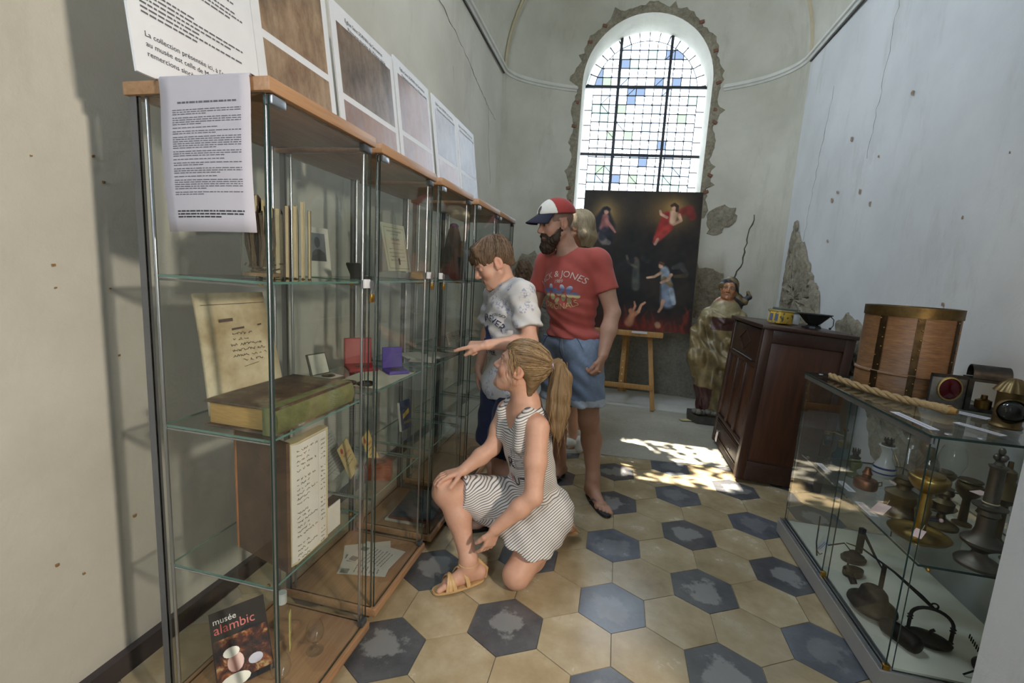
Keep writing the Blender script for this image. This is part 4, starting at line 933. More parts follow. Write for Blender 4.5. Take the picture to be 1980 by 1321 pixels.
pth = [Vector(p) for p in ((.945, .70, .018), (.955, .62, .017), (.975, .50, .016), (1.0, .40, .016), (1.03, .31, .016), (1.06, .25, .018), (1.09, .20, .020), (1.115, .165, .018))]
def along(pts, n):
    out = []
    for k in range(n):
        f = k / (n - 1) * (len(pts) - 1); i = min(int(f), len(pts) - 2); out.append(pts[i].lerp(pts[i + 1], f - i))
    return out
P = along(pth, 70)
for s in range(3):
    pp = []; rr_ = []
    for k, p in enumerate(P):
        d = (P[min(k + 1, 69)] - P[max(k - 1, 0)]).normalized(); a = Vector((0, 0, 1)).cross(d).normalized(); b = d.cross(a); g = k * .42 + s * 2 * PI / 3; q = .007 * (1 if k < 50 else .6)
        pp.append(p + a * math.cos(g) * q + b * math.sin(g) * q); rr_.append(.0085 if k < 40 else .0085 + (k - 40) * .00022)
    MB().tube(pp, rr_, 8).build('strand', ROPE, t, 60)
MB().tube([P[68], P[69], P[69] + Vector((.012, -.018, 0))], [.017, .016, .010], 10).build('frayed_end', simple('waxed_end', (168, 126, 66), .7, 0, .25, 40, .3), t, 60)
MB().tube([P[66] + Vector((.02, .02, -.004)), P[66] + Vector((.035, .005, -.012)), P[66] + Vector((.03, -.01, -.014))], .0025, 6).build('tie_string', ROPE, t, 60)
TIN = metal('grimy_tin', (112, 106, 98), .5, .35, 22, .25); TIND = metal('sooty_tin', (64, 60, 56), .55, .4, 20, .3); LBR = metal('dull_brass', (128, 100, 58), .4, .3, 18, .12)
REDG = simple('ruby_lens', (70, 8, 16), .08, 0, .3, 20)
t = thing('railway_lantern', 'square tin lantern door with round red glass lens', 'lantern', (1.175, .295, CZ + .001), (0, 0, -.12)); t.scale = (1, 1, 1.2)
MB().rbox((0, 0, .0525), (.108, .012, .105), .002).build('plate', TIN, t, 30)
MB().lathe([(.026, .0), (.038, .0), (.040, .003), (.038, .008), (.034, .009), (.033, .005)], 32, (.002, -.006, .063), Rx(PI / 2)).build('lens_ring', metal('worn_brass_ring', (170, 146, 96), .4), t, 40)
MB().lathe([(.001, .010), (.018, .008), (.034, .003), (.034, .0), (.001, .0)], 32, (.002, -.006, .063), Rx(PI / 2)).build('red_lens', REDG, t, 50)
MB().bbox((-.056, -.009, .098), (.056, .006, .108)).build('top_flange', TIND, t); MB().tube([(-.054, 0, 0), (-.054, 0, .105)], .005, 8).build('hinge', TIND, t, 50)
MB().bbox((-.004, .006, .0), (.0, .03, .09)).build('brace', TIND, t)
t = thing('signal_lantern', 'open sooty square lantern body with barrel shaped vent', 'lantern', (1.30, .30, CZ + .001), (0, 0, -.35))
for lo, hi in (((-.06, -.045, 0), (.06, .045, .012)), ((-.06, -.045, .115), (.06, .045, .125)), ((-.06, -.045, .012), (-.045, -.03, .115)), ((.045, -.045, .012), (.06, -.03, .115)), ((-.06, .03, .012), (-.045, .045, .115)), ((.045, .03, .012), (.06, .045, .115)), ((.054, -.045, .012), (.06, .045, .115))): MB().bbox(lo, hi).build('frame_bar' if hi[2] - lo[2] > .05 else 'plate', TIND, t)
mb = MB(); mb.prism([(-.045 + .0, .127)] + [(.045 * -math.cos(a), .127 + .012 + .036 * math.sin(a)) for a in [PI * k / 14 for k in range(15)]] + [(.045, .127), (.040, .127)] + [(.040 * math.cos(a), .127 + .012 + .031 * math.sin(a)) for a in [PI * k / 14 for k in range(15)]] + [(-.040, .127)], 'X', -.052, .052); mb.build('vent_hood', TIND, t, 40)
MB().lathe([(.001, .0), (.024, 0), (.024, .03), (.010, .036), (.009, .05), (.001, .05)], 20, (.0, .0, .012)).build('burner', LBR, t, 40)
BRL = metal('aged_lamp_brass', (112, 94, 64), .42, .3, 16, .12)
t = thing('carbide_lamp', 'brass lamp with a bull\'s-eye glass and fluted cone roof', 'lamp', (1.215, .065, CZ + .001), (0, 0, -.2))
MB().lathe([(.001, 0), (.040, 0), (.042, .006), (.038, .012), (.036, .016), (.036, .115), (.038, .12), (.030, .124), (.001, .124)], 32).build('body', BRL, t, 40)
mb = MB(); 
for j, (r_, z) in enumerate(((.046, .122), (.044, .126), (.030, .150), (.014, .166), (.002, .168))):
    for i in range(48): a = 2 * PI * i / 48; q = r_ * (1 + .07 * math.cos(a * 12) * (1 if j < 4 else 0)); mb.v.append((q * math.cos(a), q * math.sin(a), z))
mb.f = [(j * 48 + i, j * 48 + (i + 1) % 48, (j + 1) * 48 + (i + 1) % 48, (j + 1) * 48 + i) for j in range(4) for i in range(48)]; mb.mi = [0] * len(mb.f); mb.build('fluted_roof', BRL, t, 60)
R_ = Rz(-.15) @ Rx(PI / 2)
MB().lathe([(.030, .0), (.040, .0), (.043, .004), (.042, .010), (.038, .013), (.036, .010)], 36, (-.006, -.026, .062), R_).build('lens_bezel', BRL, t, 40)
MB().lathe([(.001, .032), (.014, .030), (.026, .023), (.034, .012), (.037, .0), (.001, .0)], 36, (-.006, -.026, .062), R_).build('bulls_eye', simple('dark_glass_lens', (44, 44, 40), .05, 0, .4, 30), t, 60)
t = thing('brass_cylinder', 'plain brass cylinder lamp at the right edge of the case top', 'lamp', (1.245, -.085, CZ + .001)); MB().lathe([(.001, 0), (.036, 0), (.037, .003), (.035, .006), (.035, .13), (.037, .134), (.033, .138), (.001, .138)], 32).build('body', BRL, t, 40)
MB().lathe([(.001, .138), (.02, .138), (.02, .15), (.008, .158), (.001, .158)], 24).build('cap', BRL, t, 40)
def tag_label(x, y, rz, w, h, label, z=CZ + .001, text=2, fold=False):
    t = thing('paper_label', label, 'label', (x, y, z), (0, 0, rz), group='white paper labels of the display case')
    MB().bbox((-w / 2, -h / 2, 0), (w / 2, h / 2, .0008)).build('card', PAPERW, t); mb = MB()
    for q in range(text): words(mb, -w / 2 + .006, w / 2 - .006, h * .18 - q * .007, .0028, lambda u, v: (u, v, .0012), .9)
    mb.build('body_text', INK2, t, kind='stuff')
tag_label(.925, .02, PI / 2 + .05, .20, .030, 'long white label on the case top beside the rope torch', text=2)
tag_label(1.10, .0, PI / 2 + .45, .13, .032, 'white label on the case top in front of the brass lamp', text=2)
tag_label(1.20, .215, PI / 2 + .7, .12, .05, 'white label on the case top under the square lanterns', text=3)
tag_label(.965, .665, PI / 2, .11, .03, 'white label inside the case before the blue bottle', .471)
tag_label(.975, .46, PI / 2, .11, .03, 'white label inside the case before the little copper lamp', .471)
tag_label(.955, .245, PI / 2, .12, .032, 'white label inside the case before the tall glass chimney', .471)

# ------------------------------------------------------------------ lamps on the glass shelf
YB = metal('polished_yellow_brass', (160, 132, 72), .32, .2, 14, .05); OB = metal('brown_old_brass', (108, 92, 64), .38, .3, 16, .1); PEW = metal('grey_pewter', (112, 104, 94), .42, .25, 16, .12); COP = metal('old_copper', (140, 92, 64), .4, .3, 20, .1)
BLUEG = glass_mat('blue_bottle_glass', (.58, .80, .93), 1.5); SZ = .4705
PINK = simple('pink_paper_tag', (222, 190, 182), .8, 0, .05); STR = simple('cotton_string', (206, 190, 152), .9)
def pink_tag(par, p, d=(.03, -.03, -.02), w=.028):
    p = Vector(p); q = p + Vector(d); a = (q - p).normalized(); s = a.cross(Vector((0, 0, 1))).normalized() * w / 2; n = a.cross(s).normalized() * .0006
    e = q + a * .045; vs = [q - s, q + s, e + s, e - s]; MB().add([v - n for v in vs] + [v + n for v in vs], [(0, 1, 2, 3), (7, 6, 5, 4), (0, 1, 5, 4), (1, 2, 6, 5), (2, 3, 7, 6), (3, 0, 4, 7)]).build('tag', PINK, par)
    MB().tube([p, (p + q) / 2 + Vector((0, 0, -.006)), q], .0008, 4).build('string', STR, par)
t = thing('glass_atomiser', 'blue glass bottle with brass pump and side bulb', 'bottle', (1.055, .71, SZ)); t.scale = (1.15,) * 3
MB().lathe([(.001, 0), (.034, 0), (.036, .006), (.036, .05), (.024, .066), (.022, .085), (.018, .09), (.018, .10), (.001, .10)], 32).build('body', BLUEG, t, 50)
MB().lathe([(.001, .09), (.021, .09), (.021, .112), (.012, .118), (.005, .12), (.004, .16), (.010, .162), (.010, .168), (.001, .168)], 24).build('pump', OB, t, 40)
MB().tube([(0, 0, .135), (-.03, .03, .14), (-.045, .045, .13)], .003, 8).build('arm', OB, t, 50); MB().lathe([(.001, 0), (.013, .006), (.016, .03), (.012, .055), (.001, .06)], 20, (-.045, .045, .07)).build('side_bulb', BLUEG, t, 60)
MB().lathe([(.013, 0), (.015, .002), (.013, .012), (.001, .012)], 18, (-.045, .045, .125)).build('bulb_cap', OB, t, 40)
t = thing('copper_lamp', 'little copper hand lamp with dark burner', 'lamp', (1.055, .475, SZ), (0, 0, .4)); t.scale = (1.4,) * 3
MB().lathe([(.001, 0), (.030, 0), (.032, .005), (.032, .024), (.028, .03), (.012, .034), (.012, .046), (.014, .048), (.009, .058), (.007, .068), (.001, .068)], 30).build('body', COP, t, 40)
MB().tube([(.03, -.01, .02), (.044, -.014, .024), (.046, -.014, .012), (.034, -.01, .008)], .002, 6).build('handle', OB, t, 50); pink_tag(t, (.02, -.02, .05), (.02, -.02, -.01))
t = thing('green_glass_lamp', 'small green glass oil lamp with crown burner', 'lamp', (1.06, .60, SZ)); t.scale = (1.3,) * 3
MB().lathe([(.001, 0), (.022, 0), (.020, .01), (.010, .02), (.010, .028), (.022, .04), (.024, .055), (.016, .066), (.010, .07), (.001, .07)], 26).build('body', glass_mat('olive_glass', (.62, .66, .42), 1.5), t, 50)
def crown(par, z, s=1.0, m=None):
    m = m or simple('black_burner', (40, 34, 28), .6, 0, .3); cb = MB().lathe([(.001, z), (.020 * s, z), (.021 * s, z + .004), (.012 * s, z + .008), (.012 * s, z + .018), (.015 * s, z + .02), (.001, z + .02)], 20).build('burner', m, par, 40)
    for k in range(9): a = 2 * PI * k / 9; MB().box((.014 * s * math.cos(a), .014 * s * math.sin(a), z + .027), (.003 * s, .006 * s, .016), Rz(a), taper=.5).build('prong', m, cb)
crown(t, .07, .8)
t = thing('stoneware_lamp', 'white stoneware lamp with blue bands', 'lamp', (1.215, .66, SZ)); WS = simple('white_stoneware', (206, 204, 200), .25, 0, .04); BLB = simple('cobalt_band', (52, 64, 128), .3)
MB().lathe([(.001, 0), (.040, 0), (.046, .012), (.046, .04), (.038, .06), (.024, .085), (.020, .12), (.026, .135), (.036, .150), (.034, .153), (.001, .153)], 32).build('body', WS, t, 50)
for z0, r_ in ((.042, .0462), (.018, .0472)): MB().lathe([(r_, z0), (r_ + .0005, z0 + .001), (r_ - .002, z0 + .009)], 32).build('band', BLB, t, 50)
crown(t, .153, 1.3)
def chimney_lamp(name, label, x, y, h0, globe, brass, body_prof, taglab=True):
    t = thing(name, label, 'lamp', (x, y, SZ)); MB().lathe(body_prof, 32).build('reservoir', brass, t, 40); z = body_prof[-1][1]
    MB().lathe([(.001, z), (.020, z), (.022, z + .006), (.018, z + .014), (.020, z + .018), (.001, z + .018)], 24).build('burner', brass, t, 40)
    MB().lathe([(.017, z + .012), (.019, z + .03), (.020, z + .05), (globe, z + .085), (globe * 1.02, z + .10), (globe * .8, z + .125), (globe * .72, z + .128), (globe * .74, z + .130)], 32).build('glass_chimney', CG, t, 60)
    MB().tube([(.022, 0, z + .008), (.034, 0, z + .008)], .002, 6).build('wick_key', brass, t, 50)
    t.scale = (1.5,) * 3 if taglab else (1.2, 1.2, 1.45)
    if taglab: pink_tag(t, (-.030, -.01, .045), (-.018, -.016, -.008))
    return t
chimney_lamp('chimney_lamp', 'square footed oil lamp with ball shaped glass chimney', 1.055, .225, 0, .038, OB, [(.001, 0), (.036, 0), (.038, .004), (.034, .010), (.034, .055), (.037, .060), (.037, .064), (.016, .076), (.014, .088)])
chimney_lamp('chimney_lamp', 'dark footed oil lamp with tall glass chimney behind its twin', 1.172, .192, 0, .034, OB, [(.001, 0), (.046, 0), (.046, .006), (.030, .014), (.012, .022), (.010, .034), (.026, .046), (.028, .066), (.014, .076), (.012, .086)], False)
def brass_candle(label, x, y, m, s=1.0, tag_=True):
    t = thing('brass_oil_lamp', label, 'lamp', (x, y, SZ)); q = lambda P: [(a * s, b * s) for a, b in P]
    MB().lathe(q([(.001, .010), (.030, .006), (.058, .014), (.064, .022), (.061, .022), (.056, .017), (.030, .011), (.016, .020), (.013, .03), (.001, .03)]), 36).build('drip_plate', m, t, 50)
    MB().lathe(q([(.014, .02), (.012, .05), (.017, .08), (.012, .09), (.015, .105), (.011, .115), (.012, .128), (.030, .140), (.040, .155), (.041, .168), (.037, .172), (.030, .172), (.030, .178), (.012, .180), (.001, .180)]), 36).build('reservoir', m, t, 50)
    MB().lathe(q([(.001, .010), (.026, 0), (.030, 0), (.030, .006), (.016, .012)]), 30).build('foot', m, t, 40)
    MB().tube([Vector(p) * s for p in ((.014, 0, .06), (.03, -.012, .066))], .005 * s, 8).build('wick_key', simple('black_key', (34, 34, 44), .4), t, 50); MB().ball(Vector((.033, -.0135, .067)) * s, .005 * s, 8).build('key_tip', PINK, t, 60)
    if tag_: pink_tag(t, Vector((.0, -.016, .05)) * s, (-.02, -.02, -.01))
    return t
brass_candle('bright yellow brass oil lamp with saucer foot', 1.018, .040, YB, 1.40)
brass_candle('shorter brass saucer lamp behind the bright yellow one', 1.25, .34, OB, .95, False)
t = thing('pewter_lamp', 'tall grey pewter column lamp with bulging base', 'lamp', (1.124, -.072, SZ), (.0, 0, 0)); t.scale = (1.12, 1.12, 1.22)
MB().lathe([(.001, 0), (.052, 0), (.053, .008), (.050, .012), (.044, .017), (.020, .030), (.016, .040), (.028, .050), (.046, .062), (.048, .070), (.040, .078), (.026, .088), (.021, .105), (.021, .140), (.027, .146), (.024, .152), (.024, .158), (.038, .166), (.039, .169), (.020, .170), (.017, .174), (.017, .270), (.020, .274), (.022, .278), (.012, .282), (.009, .29), (.014, .296), (.001, .298)], 40).build('column', PEW, t, 40)
fin = MB().ball((0, 0, .318), .008, 10, (1, 1, 1.3)).build('finial', PEW, t, 60)
for k in range(4): a = k * PI / 2; MB().ball((.010 * math.cos(a), .010 * math.sin(a), .302), .008, 10).build('bud', PEW, fin, 60)
MB().lathe([(.0175, .176), (.019, .178), (.0175, .180)], 20).build('string', STR, t, 40); pink_tag(t, (.017, -.005, .178), (.03, -.005, -.025), .032)
t = thing('funnel_lamp', 'brown brass lamp with bell shaped shade behind the pewter column', 'lamp', (1.272, .088, SZ)); t.scale = (1.15, 1.15, 1.25)
MB().lathe([(.001, 0), (.048, 0), (.049, .006), (.040, .012), (.020, .02), (.015, .03), (.0145, .125), (.030, .136), (.046, .150), (.044, .153), (.026, .172), (.022, .190), (.018, .198), (.020, .206), (.018, .222), (.007, .230), (.006, .250), (.001, .250)], 36).build('body', OB, t, 45)
MB().tube([(-.044, 0, .15), (-.05, .0, .08), (-.046, 0, .004)], .0018, 6).build('stay', PEW, t, 50); pink_tag(t, (-.04, -.01, .16), (-.02, -.01, .0))
MB().ball((-.02, -.012, .215), .008, 8).build('stopper', DBAND, t, 60)
t = thing('brass_candlestick', 'slim brass candlestick with wide drip pan beside the pillar', 'candlestick', (1.265, -.045, SZ)); MB().lathe([(.001, .002), (.028, 0), (.05, .006), (.056, .012), (.053, .012), (.03, .006), (.008, .010), (.006, .03), (.008, .034), (.005, .04), (.005, .145), (.017, .152), (.018, .155), (.006, .156), (.001, .156)], 36).build('body', YB, t, 45)
t = thing('wide_brass_pot', 'dark brass font standing behind the yellow brass lamp', 'lamp', (1.27, .235, SZ)); MB().lathe([(.001, 0), (.03, 0), (.03, .006), (.014, .014), (.012, .10), (.034, .125), (.040, .15), (.036, .165), (.030, .170), (.038, .176), (.034, .18), (.001, .18)], 32).build('body', OB, t, 45)
t = thing('glass_oil_vase', 'clear glass lamp font left of the yellow brass lamp', 'lamp', (1.16, .29, SZ)); MB().lathe([(.001, 0), (.034, 0), (.03, .01), (.012, .02), (.010, .05), (.030, .07), (.036, .09), (.026, .11), (.012, .116), (.012, .13), (.036, .17), (.038, .20), (.028, .225), (.027, .225), (.036, .2), (.034, .171)], 32).build('body', CG, t, 60); MB().lathe([(.001, .11), (.015, .11), (.016, .14), (.001, .142)], 20).build('burner', OB, t, 40)

# ------------------------------------------------------------------ iron lamps on the case floor
FE = metal('rusty_wrought_iron', (70, 58, 46), .6, .35, 30, .4); FEB = metal('black_iron', (42, 38, 36), .55, .3, 26, .35); BZ = .0905
t = thing('iron_pot_lamp', 'broad bulging iron oil pot with small neck', 'lamp', (.985, .155, BZ), (.0, 0, .3))
MB().lathe([(.001, 0), (.040, .0), (.062, .012), (.076, .030), (.074, .040), (.058, .052), (.046, .062), (.040, .090), (.030, .102), (.001, .104)], 40, sx=1.0, sy=1.15).build('body', FE, t, 45)
MB().lathe([(.012, 0), (.014, .03), (.018, .035), (.012, .04), (.001, .04)], 18, (-.03, .06, .075), Rx(-.7)).build('neck', FE, t, 40); MB().lathe([(.001, 0), (.013, 0), (.013, .012), (.006, .014), (.006, .026), (.001, .026)], 16, (-.03, .09, .105), Rx(-.7)).build('stopper', FE, t, 40)
MB().bbox((.02, -.008, .06), (.026, .008, .20)).build('handle_blade', FE, t)
t = thing('iron_oval_tin', 'black iron cylinder lying beside the bulging pot', 'lamp', (1.01, -.005, BZ), (0, 0, .5)); MB().lathe([(.001, -.075), (.022, -.072), (.03, -.06), (.032, .03), (.028, .045), (.022, .05), (.001, .05)], 28, (0, 0, .0325), Rx(PI / 2)).build('body', FEB, t, 45)
t = thing('flint_striker', 'tiny black and cream stub on the case floor', 'stub', (1.075, .045, BZ), (0, 0, .6)); MB().tube([(0, -.014, .006), (0, .006, .006)], .006, 10).build('stub', FEB, t, 40); MB().tube([(0, -.021, .006), (0, -.014, .006)], .0055, 10).build('tip', simple('cream_tip', (206, 184, 140), .5), t, 40)
def miner_lamp(name, label, x, y, rz, s, arch_=True):
    t = thing(name, label, 'lamp', (x, y, BZ), (0, 0, rz)); MB().lathe([(.001, 0), (.030 * s, 0), (.046 * s, .012 * s), (.048 * s, .022 * s), (.040 * s, .030 * s), (.014 * s, .036 * s), (.001, .037 * s)], 36, sx=1.35, sy=.85).build('bowl', FEB, t, 45)
    MB().tube([(.0, 0, .034 * s), (.004 * s, 0, .05 * s), (.012 * s, 0, .058 * s)], .005 * s, 8).build('spout', FEB, t, 50)
    if arch_:
        pts = [(-.055 * s, 0, .022 * s), (-.055 * s, 0, .085 * s)] + [(-.055 * s * math.cos(a), 0, .085 * s + .045 * s * math.sin(a)) for a in [PI * k / 12 for k in range(1, 12)]] + [(.055 * s, 0, .085 * s), (.055 * s, 0, .022 * s)]
        bl = MB().tube(pts, .0055 * s, 10).build('bail', FEB, t, 50)
        for sx in (-1, 1):
            for z in (.03, .07, .08): MB().lathe([(.006 * s, 0), (.009 * s, .003 * s), (.006 * s, .006 * s)], 14, (sx * .055 * s, 0, z * s)).build('collar', FEB, bl, 40)
        MB().tube([(.009 * s * math.cos(a), 0, .142 * s + .009 * s * math.sin(a)) for a in [2 * PI * k / 14 for k in range(15)]], .003 * s, 6).build('ring', FEB, bl, 50)
        MB().tube([(0, 0, .131 * s), (-.03 * s, .03 * s, .145 * s), (-.10 * s, .10 * s, .17 * s), (-.19 * s, .17 * s, .19 * s), (-.24 * s, .19 * s, .185 * s)], [.005 * s, .007 * s, .004 * s, .0035 * s, .002 * s], 8).build('hook_rod', FEB, t, 50)
    return t
miner_lamp('miners_lamp', 'black iron oil lamp with arched bail and long hook', 1.105, .03, -.35, 1.05)
t = miner_lamp('miners_lamp', 'rusty iron oil lamp with chain in the case corner', 1.225, -.050, .8, .8, False)
for k in range(7): MB().tube([(.02 + .006 * k + .006 * math.cos(a), .02 + .006 * k, .042 + .003 * k + .008 * math.sin(a)) for a in [2 * PI * q / 10 for q in range(11)]], .0014, 5).build('chain_link', FEB, t, 50)
MB().tube([(-.05, -.0, .03), (-.08, .015, .02), (-.10, .03, .006)], .003, 6).build('tail', FEB, t, 50)
t = thing('iron_hanging_lamp', 'small iron crusie lamp with upright stem near the sliding door', 'lamp', (1.03, .40, BZ), (0, 0, .4)); MB().lathe([(.001, 0), (.034, 0), (.038, .006), (.038, .028), (.034, .028), (.034, .008), (.001, .006)], 30, sx=1.2, sy=.8).build('pan', FE, t, 40)
MB().bbox((-.036, -.003, .0), (-.030, .003, .12)).build('stem', FE, t); MB().tube([(-.033, 0, .12), (-.06, .01, .15), (-.12, .03, .13)], .003, 6).build('hook', FE, t, 50)
t = thing('flat_iron_lamp', 'black stepped iron lamp standing at the back of the case floor', 'lamp', (1.09, .53, BZ), (0, 0, .3)); MB().lathe([(.001, .0), (.042, 0), (.044, .012), (.036, .018), (.036, .024), (.026, .030), (.016, .044), (.001, .046)], 32, sx=1.25).build('body', FEB, t, 40)
MB().bbox((.01, -.01, .04), (.03, .01, .16)).build('stem', FEB, t); MB().tube([(.02, 0, .15), (.05, -.05, .06), (.07, -.09, .004)], [.007, .005, .002], 6).build('spike', FEB, t, 50)
t = thing('iron_hook_rod', 'long thin iron hook rod lying in the case', 'hook', (.96, .60, BZ + .004)); MB().tube([(-.03, -.09, 0), (0, 0, .02), (.06, .14, .09)], .003, 6).build('rod', FE, t, 50)
MB().tube([(-.02, -.06, .008), (-.012, -.075, .0), (.0, -.07, .004)], .002, 5).build('barb', FE, t, 50)
tag_label(1.0, .62, .9, .12, .03, 'bluish label on the white case floor near the hook rod', BZ + .0005)

# ================================================================== wooden cupboard
WAL = wood('dark_walnut', (40, 24, 17), (74, 44, 29), .38, 2.2, 'Z'); WALX = wood('dark_walnut_cross', (36, 22, 16), (66, 40, 27), .36, 2.2, 'Y'); WALP = wood('walnut_panel', (48, 27, 17), (84, 48, 30), .34, 1.8, 'Z')
TILT = .056
com = thing('wooden_cupboard', 'dark carved wooden cupboard with drawers against the right wall', 'cupboard', (.80, 1.475, .034), (0, TILT, 0))
W_, D_, H_ = .80, .53, 1.03   # width along y, depth along x, body height
def add(nm, lo, hi, m, par=None, r=.003): return MB().rbox([(a + b) / 2 for a, b in zip(lo, hi)], [b - a for a, b in zip(lo, hi)], r).build(nm, m, par or com, 30)
add('carcass', (.022, .022, .0), (D_, W_ - .022, H_), WALX)
for y0 in (0, W_ - .055):
    add('stile', (0, y0, -.0), (.055, y0 + .055, H_), WAL)
    add('rear_stile', (D_ - .055, y0, 0), (D_, y0 + .055, H_), WAL)
add('top_rail', (.055, 0, H_ - .085), (D_ - .055, .03, H_), WALX); add('bottom_rail', (.055, 0, 0), (D_ - .055, .03, .13), WALX)
add('side_panel', (.055, .012, .13), (D_ - .055, .024, H_ - .085), WALP, None, .002)
mb = MB(); [mb.tube(p, .004, 6) for p in ([(.058, .014, .132), (.058, .014, H_ - .088), (D_ - .058, .014, H_ - .088), (D_ - .058, .014, .132), (.058, .014, .132)],)]; mb.build('panel_moulding', WALX, com, 60)
add('worktop', (-.022, -.022, H_), (D_ + .005, W_ + .02, H_ + .026), WALX, None, .006)
dr = add('drawer', (.004, .06, H_ - .235), (.024, W_ - .06, H_ - .012), WALX)
dm = MB(); yc = W_ / 2; zc = H_ - .118
for a, b in (((yc - .14, zc), (yc, zc + .075)), ((yc, zc + .075), (yc + .14, zc)), ((yc + .14, zc), (yc, zc - .075)), ((yc, zc - .075), (yc - .14, zc))):
    MB().tube([(.003, a[0], a[1]), (.003, b[0], b[1])], .006, 6).build('diamond_moulding', WALX, dr, 50)
MB().tube([(-.004, .14, H_ - .23), (-.004, W_ - .14, H_ - .23)], .005, 8).build('bar', CHROME, dr, 50)
add('mid_rail', (.0, .055, H_ - .27), (.028, W_ - .055, H_ - .24), WALX)
zt, zb = H_ - .27, .245
add('lower_rail', (.0, .055, zb - .03), (.028, W_ - .055, zb), WALX)
for k in range(2): y = .055 + (W_ - .11) * (k + 1) / 3; add('muntin', (.0, y - .025, zb), (.028, y + .025, zt), WAL)
for k in range(3): y0 = .055 + (W_ - .11) * k / 3; add('door_panel', (.012, y0 + .02, zb + .004), (.022, y0 + (W_ - .11) / 3 - .02, zt - .004), WALP, None, .004)
bd = add('drawer', (.002, .06, .06), (.024, W_ - .06, .205), WALX)
for z in (.075, .19): MB().tube([(.0, .08, z), (.0, W_ - .08, z)], .004, 6).build('edge_moulding', WAL, bd, 50)
for y in (.2, W_ - .2): MB().lathe([(.001, 0), (.004, 0), (.004, .012), (.009, .016), (.009, .022), (.001, .024)], 14, (.002, y, .13), Ry(-PI / 2)).build('knob', CHROME, bd, 40)
MB().box((-.012, W_ - .19, .085), (.002, .05, .085), Rx(.15)).build('paper_tag', PAPERW, bd)
add('skirt', (.012, .06, .0), (.03, W_ - .06, .055), PLINTH)
def ztop(x): return .034 + (H_ + .026) * math.cos(TILT) - (x - .80) * math.sin(TILT) + .0015
t = thing('yellow_tin', 'yellow printed biscuit tin with blue figures on the cupboard', 'tin', (1.03, 1.76, ztop(1.03) + .006), (0, TILT, .55)); YT = NT('yellow_litho_tin'); v = YT.coords('Object'); nz = YT.noise(v, 36, 3, .6); YT = YT.set(YT.ramp(nz, [(.44, srgb(206, 168, 60)), (.56, srgb(214, 180, 90)), (.62, srgb(96, 90, 70))]), .35)
MB().rbox((0, 0, .042), (.125, .10, .082), .008).build('body', YT, t, 30); MB().rbox((0, 0, .087), (.127, .102, .010), .004).build('lid', simple('tin_lid', (178, 150, 76), .35, 0, .15), t, 30)
for k, (x, y) in enumerate(((-.063, -.02), (-.063, .022))): MB().box((x - .0006, y, .042), (.001, .026, .05)).build('printed_figure', simple('blue_grey_print', (96, 104, 124), .4, 0, .35, 90), t)
t = thing('glass_casket', 'white glass casket with a grey lid behind the yellow tin', 'box', (1.10, 1.92, ztop(1.10) + .006), (0, TILT, .3)); MB().rbox((0, 0, .038), (.16, .13, .076), .006).build('body', simple('milky_white', (206, 206, 204), .3, 0, .05), t, 30)
MB().rbox((0, 0, .084), (.168, .138, .016), .004).build('lid', simple('grey_green_lid', (110, 116, 104), .4, 0, .2), t, 30); MB().rbox((.0, 0, .100), (.13, .10, .016), .004).build('lid_top', simple('grey_green_lid2', (96, 100, 88), .4, 0, .2), t, 30)
t = thing('iron_brazier', 'black cast iron bowl with a wire handle on the cupboard', 'bowl', (1.215, 1.70, ztop(1.215) + .005), (0, TILT * .6, .4)); CI = simple('black_cast_iron', (32, 31, 32), .45, 0, .2, 20, .2)
MB().lathe([(.001, 0), (.052, 0), (.050, .014), (.030, .024), (.045, .034), (.095, .088), (.108, .092), (.110, .098), (.104, .100), (.092, .096), (.042, .044), (.001, .040)], 8, (0, 0, 0), Rz(.3)).build('bowl', CI, t)
MB().tube([(.10, -.02, .092), (.125, -.03, .07), (.128, -.03, .03), (.11, -.03, .008)], .003, 6).build('wire_handle', CI, t, 50); MB().ball((.108, -.03, .009), .008, 8).build('handle_knob', CI, t, 60)
MB().bbox((-.07, -.02, .0), (-.04, .02, .012)).build('foot', CI, t)

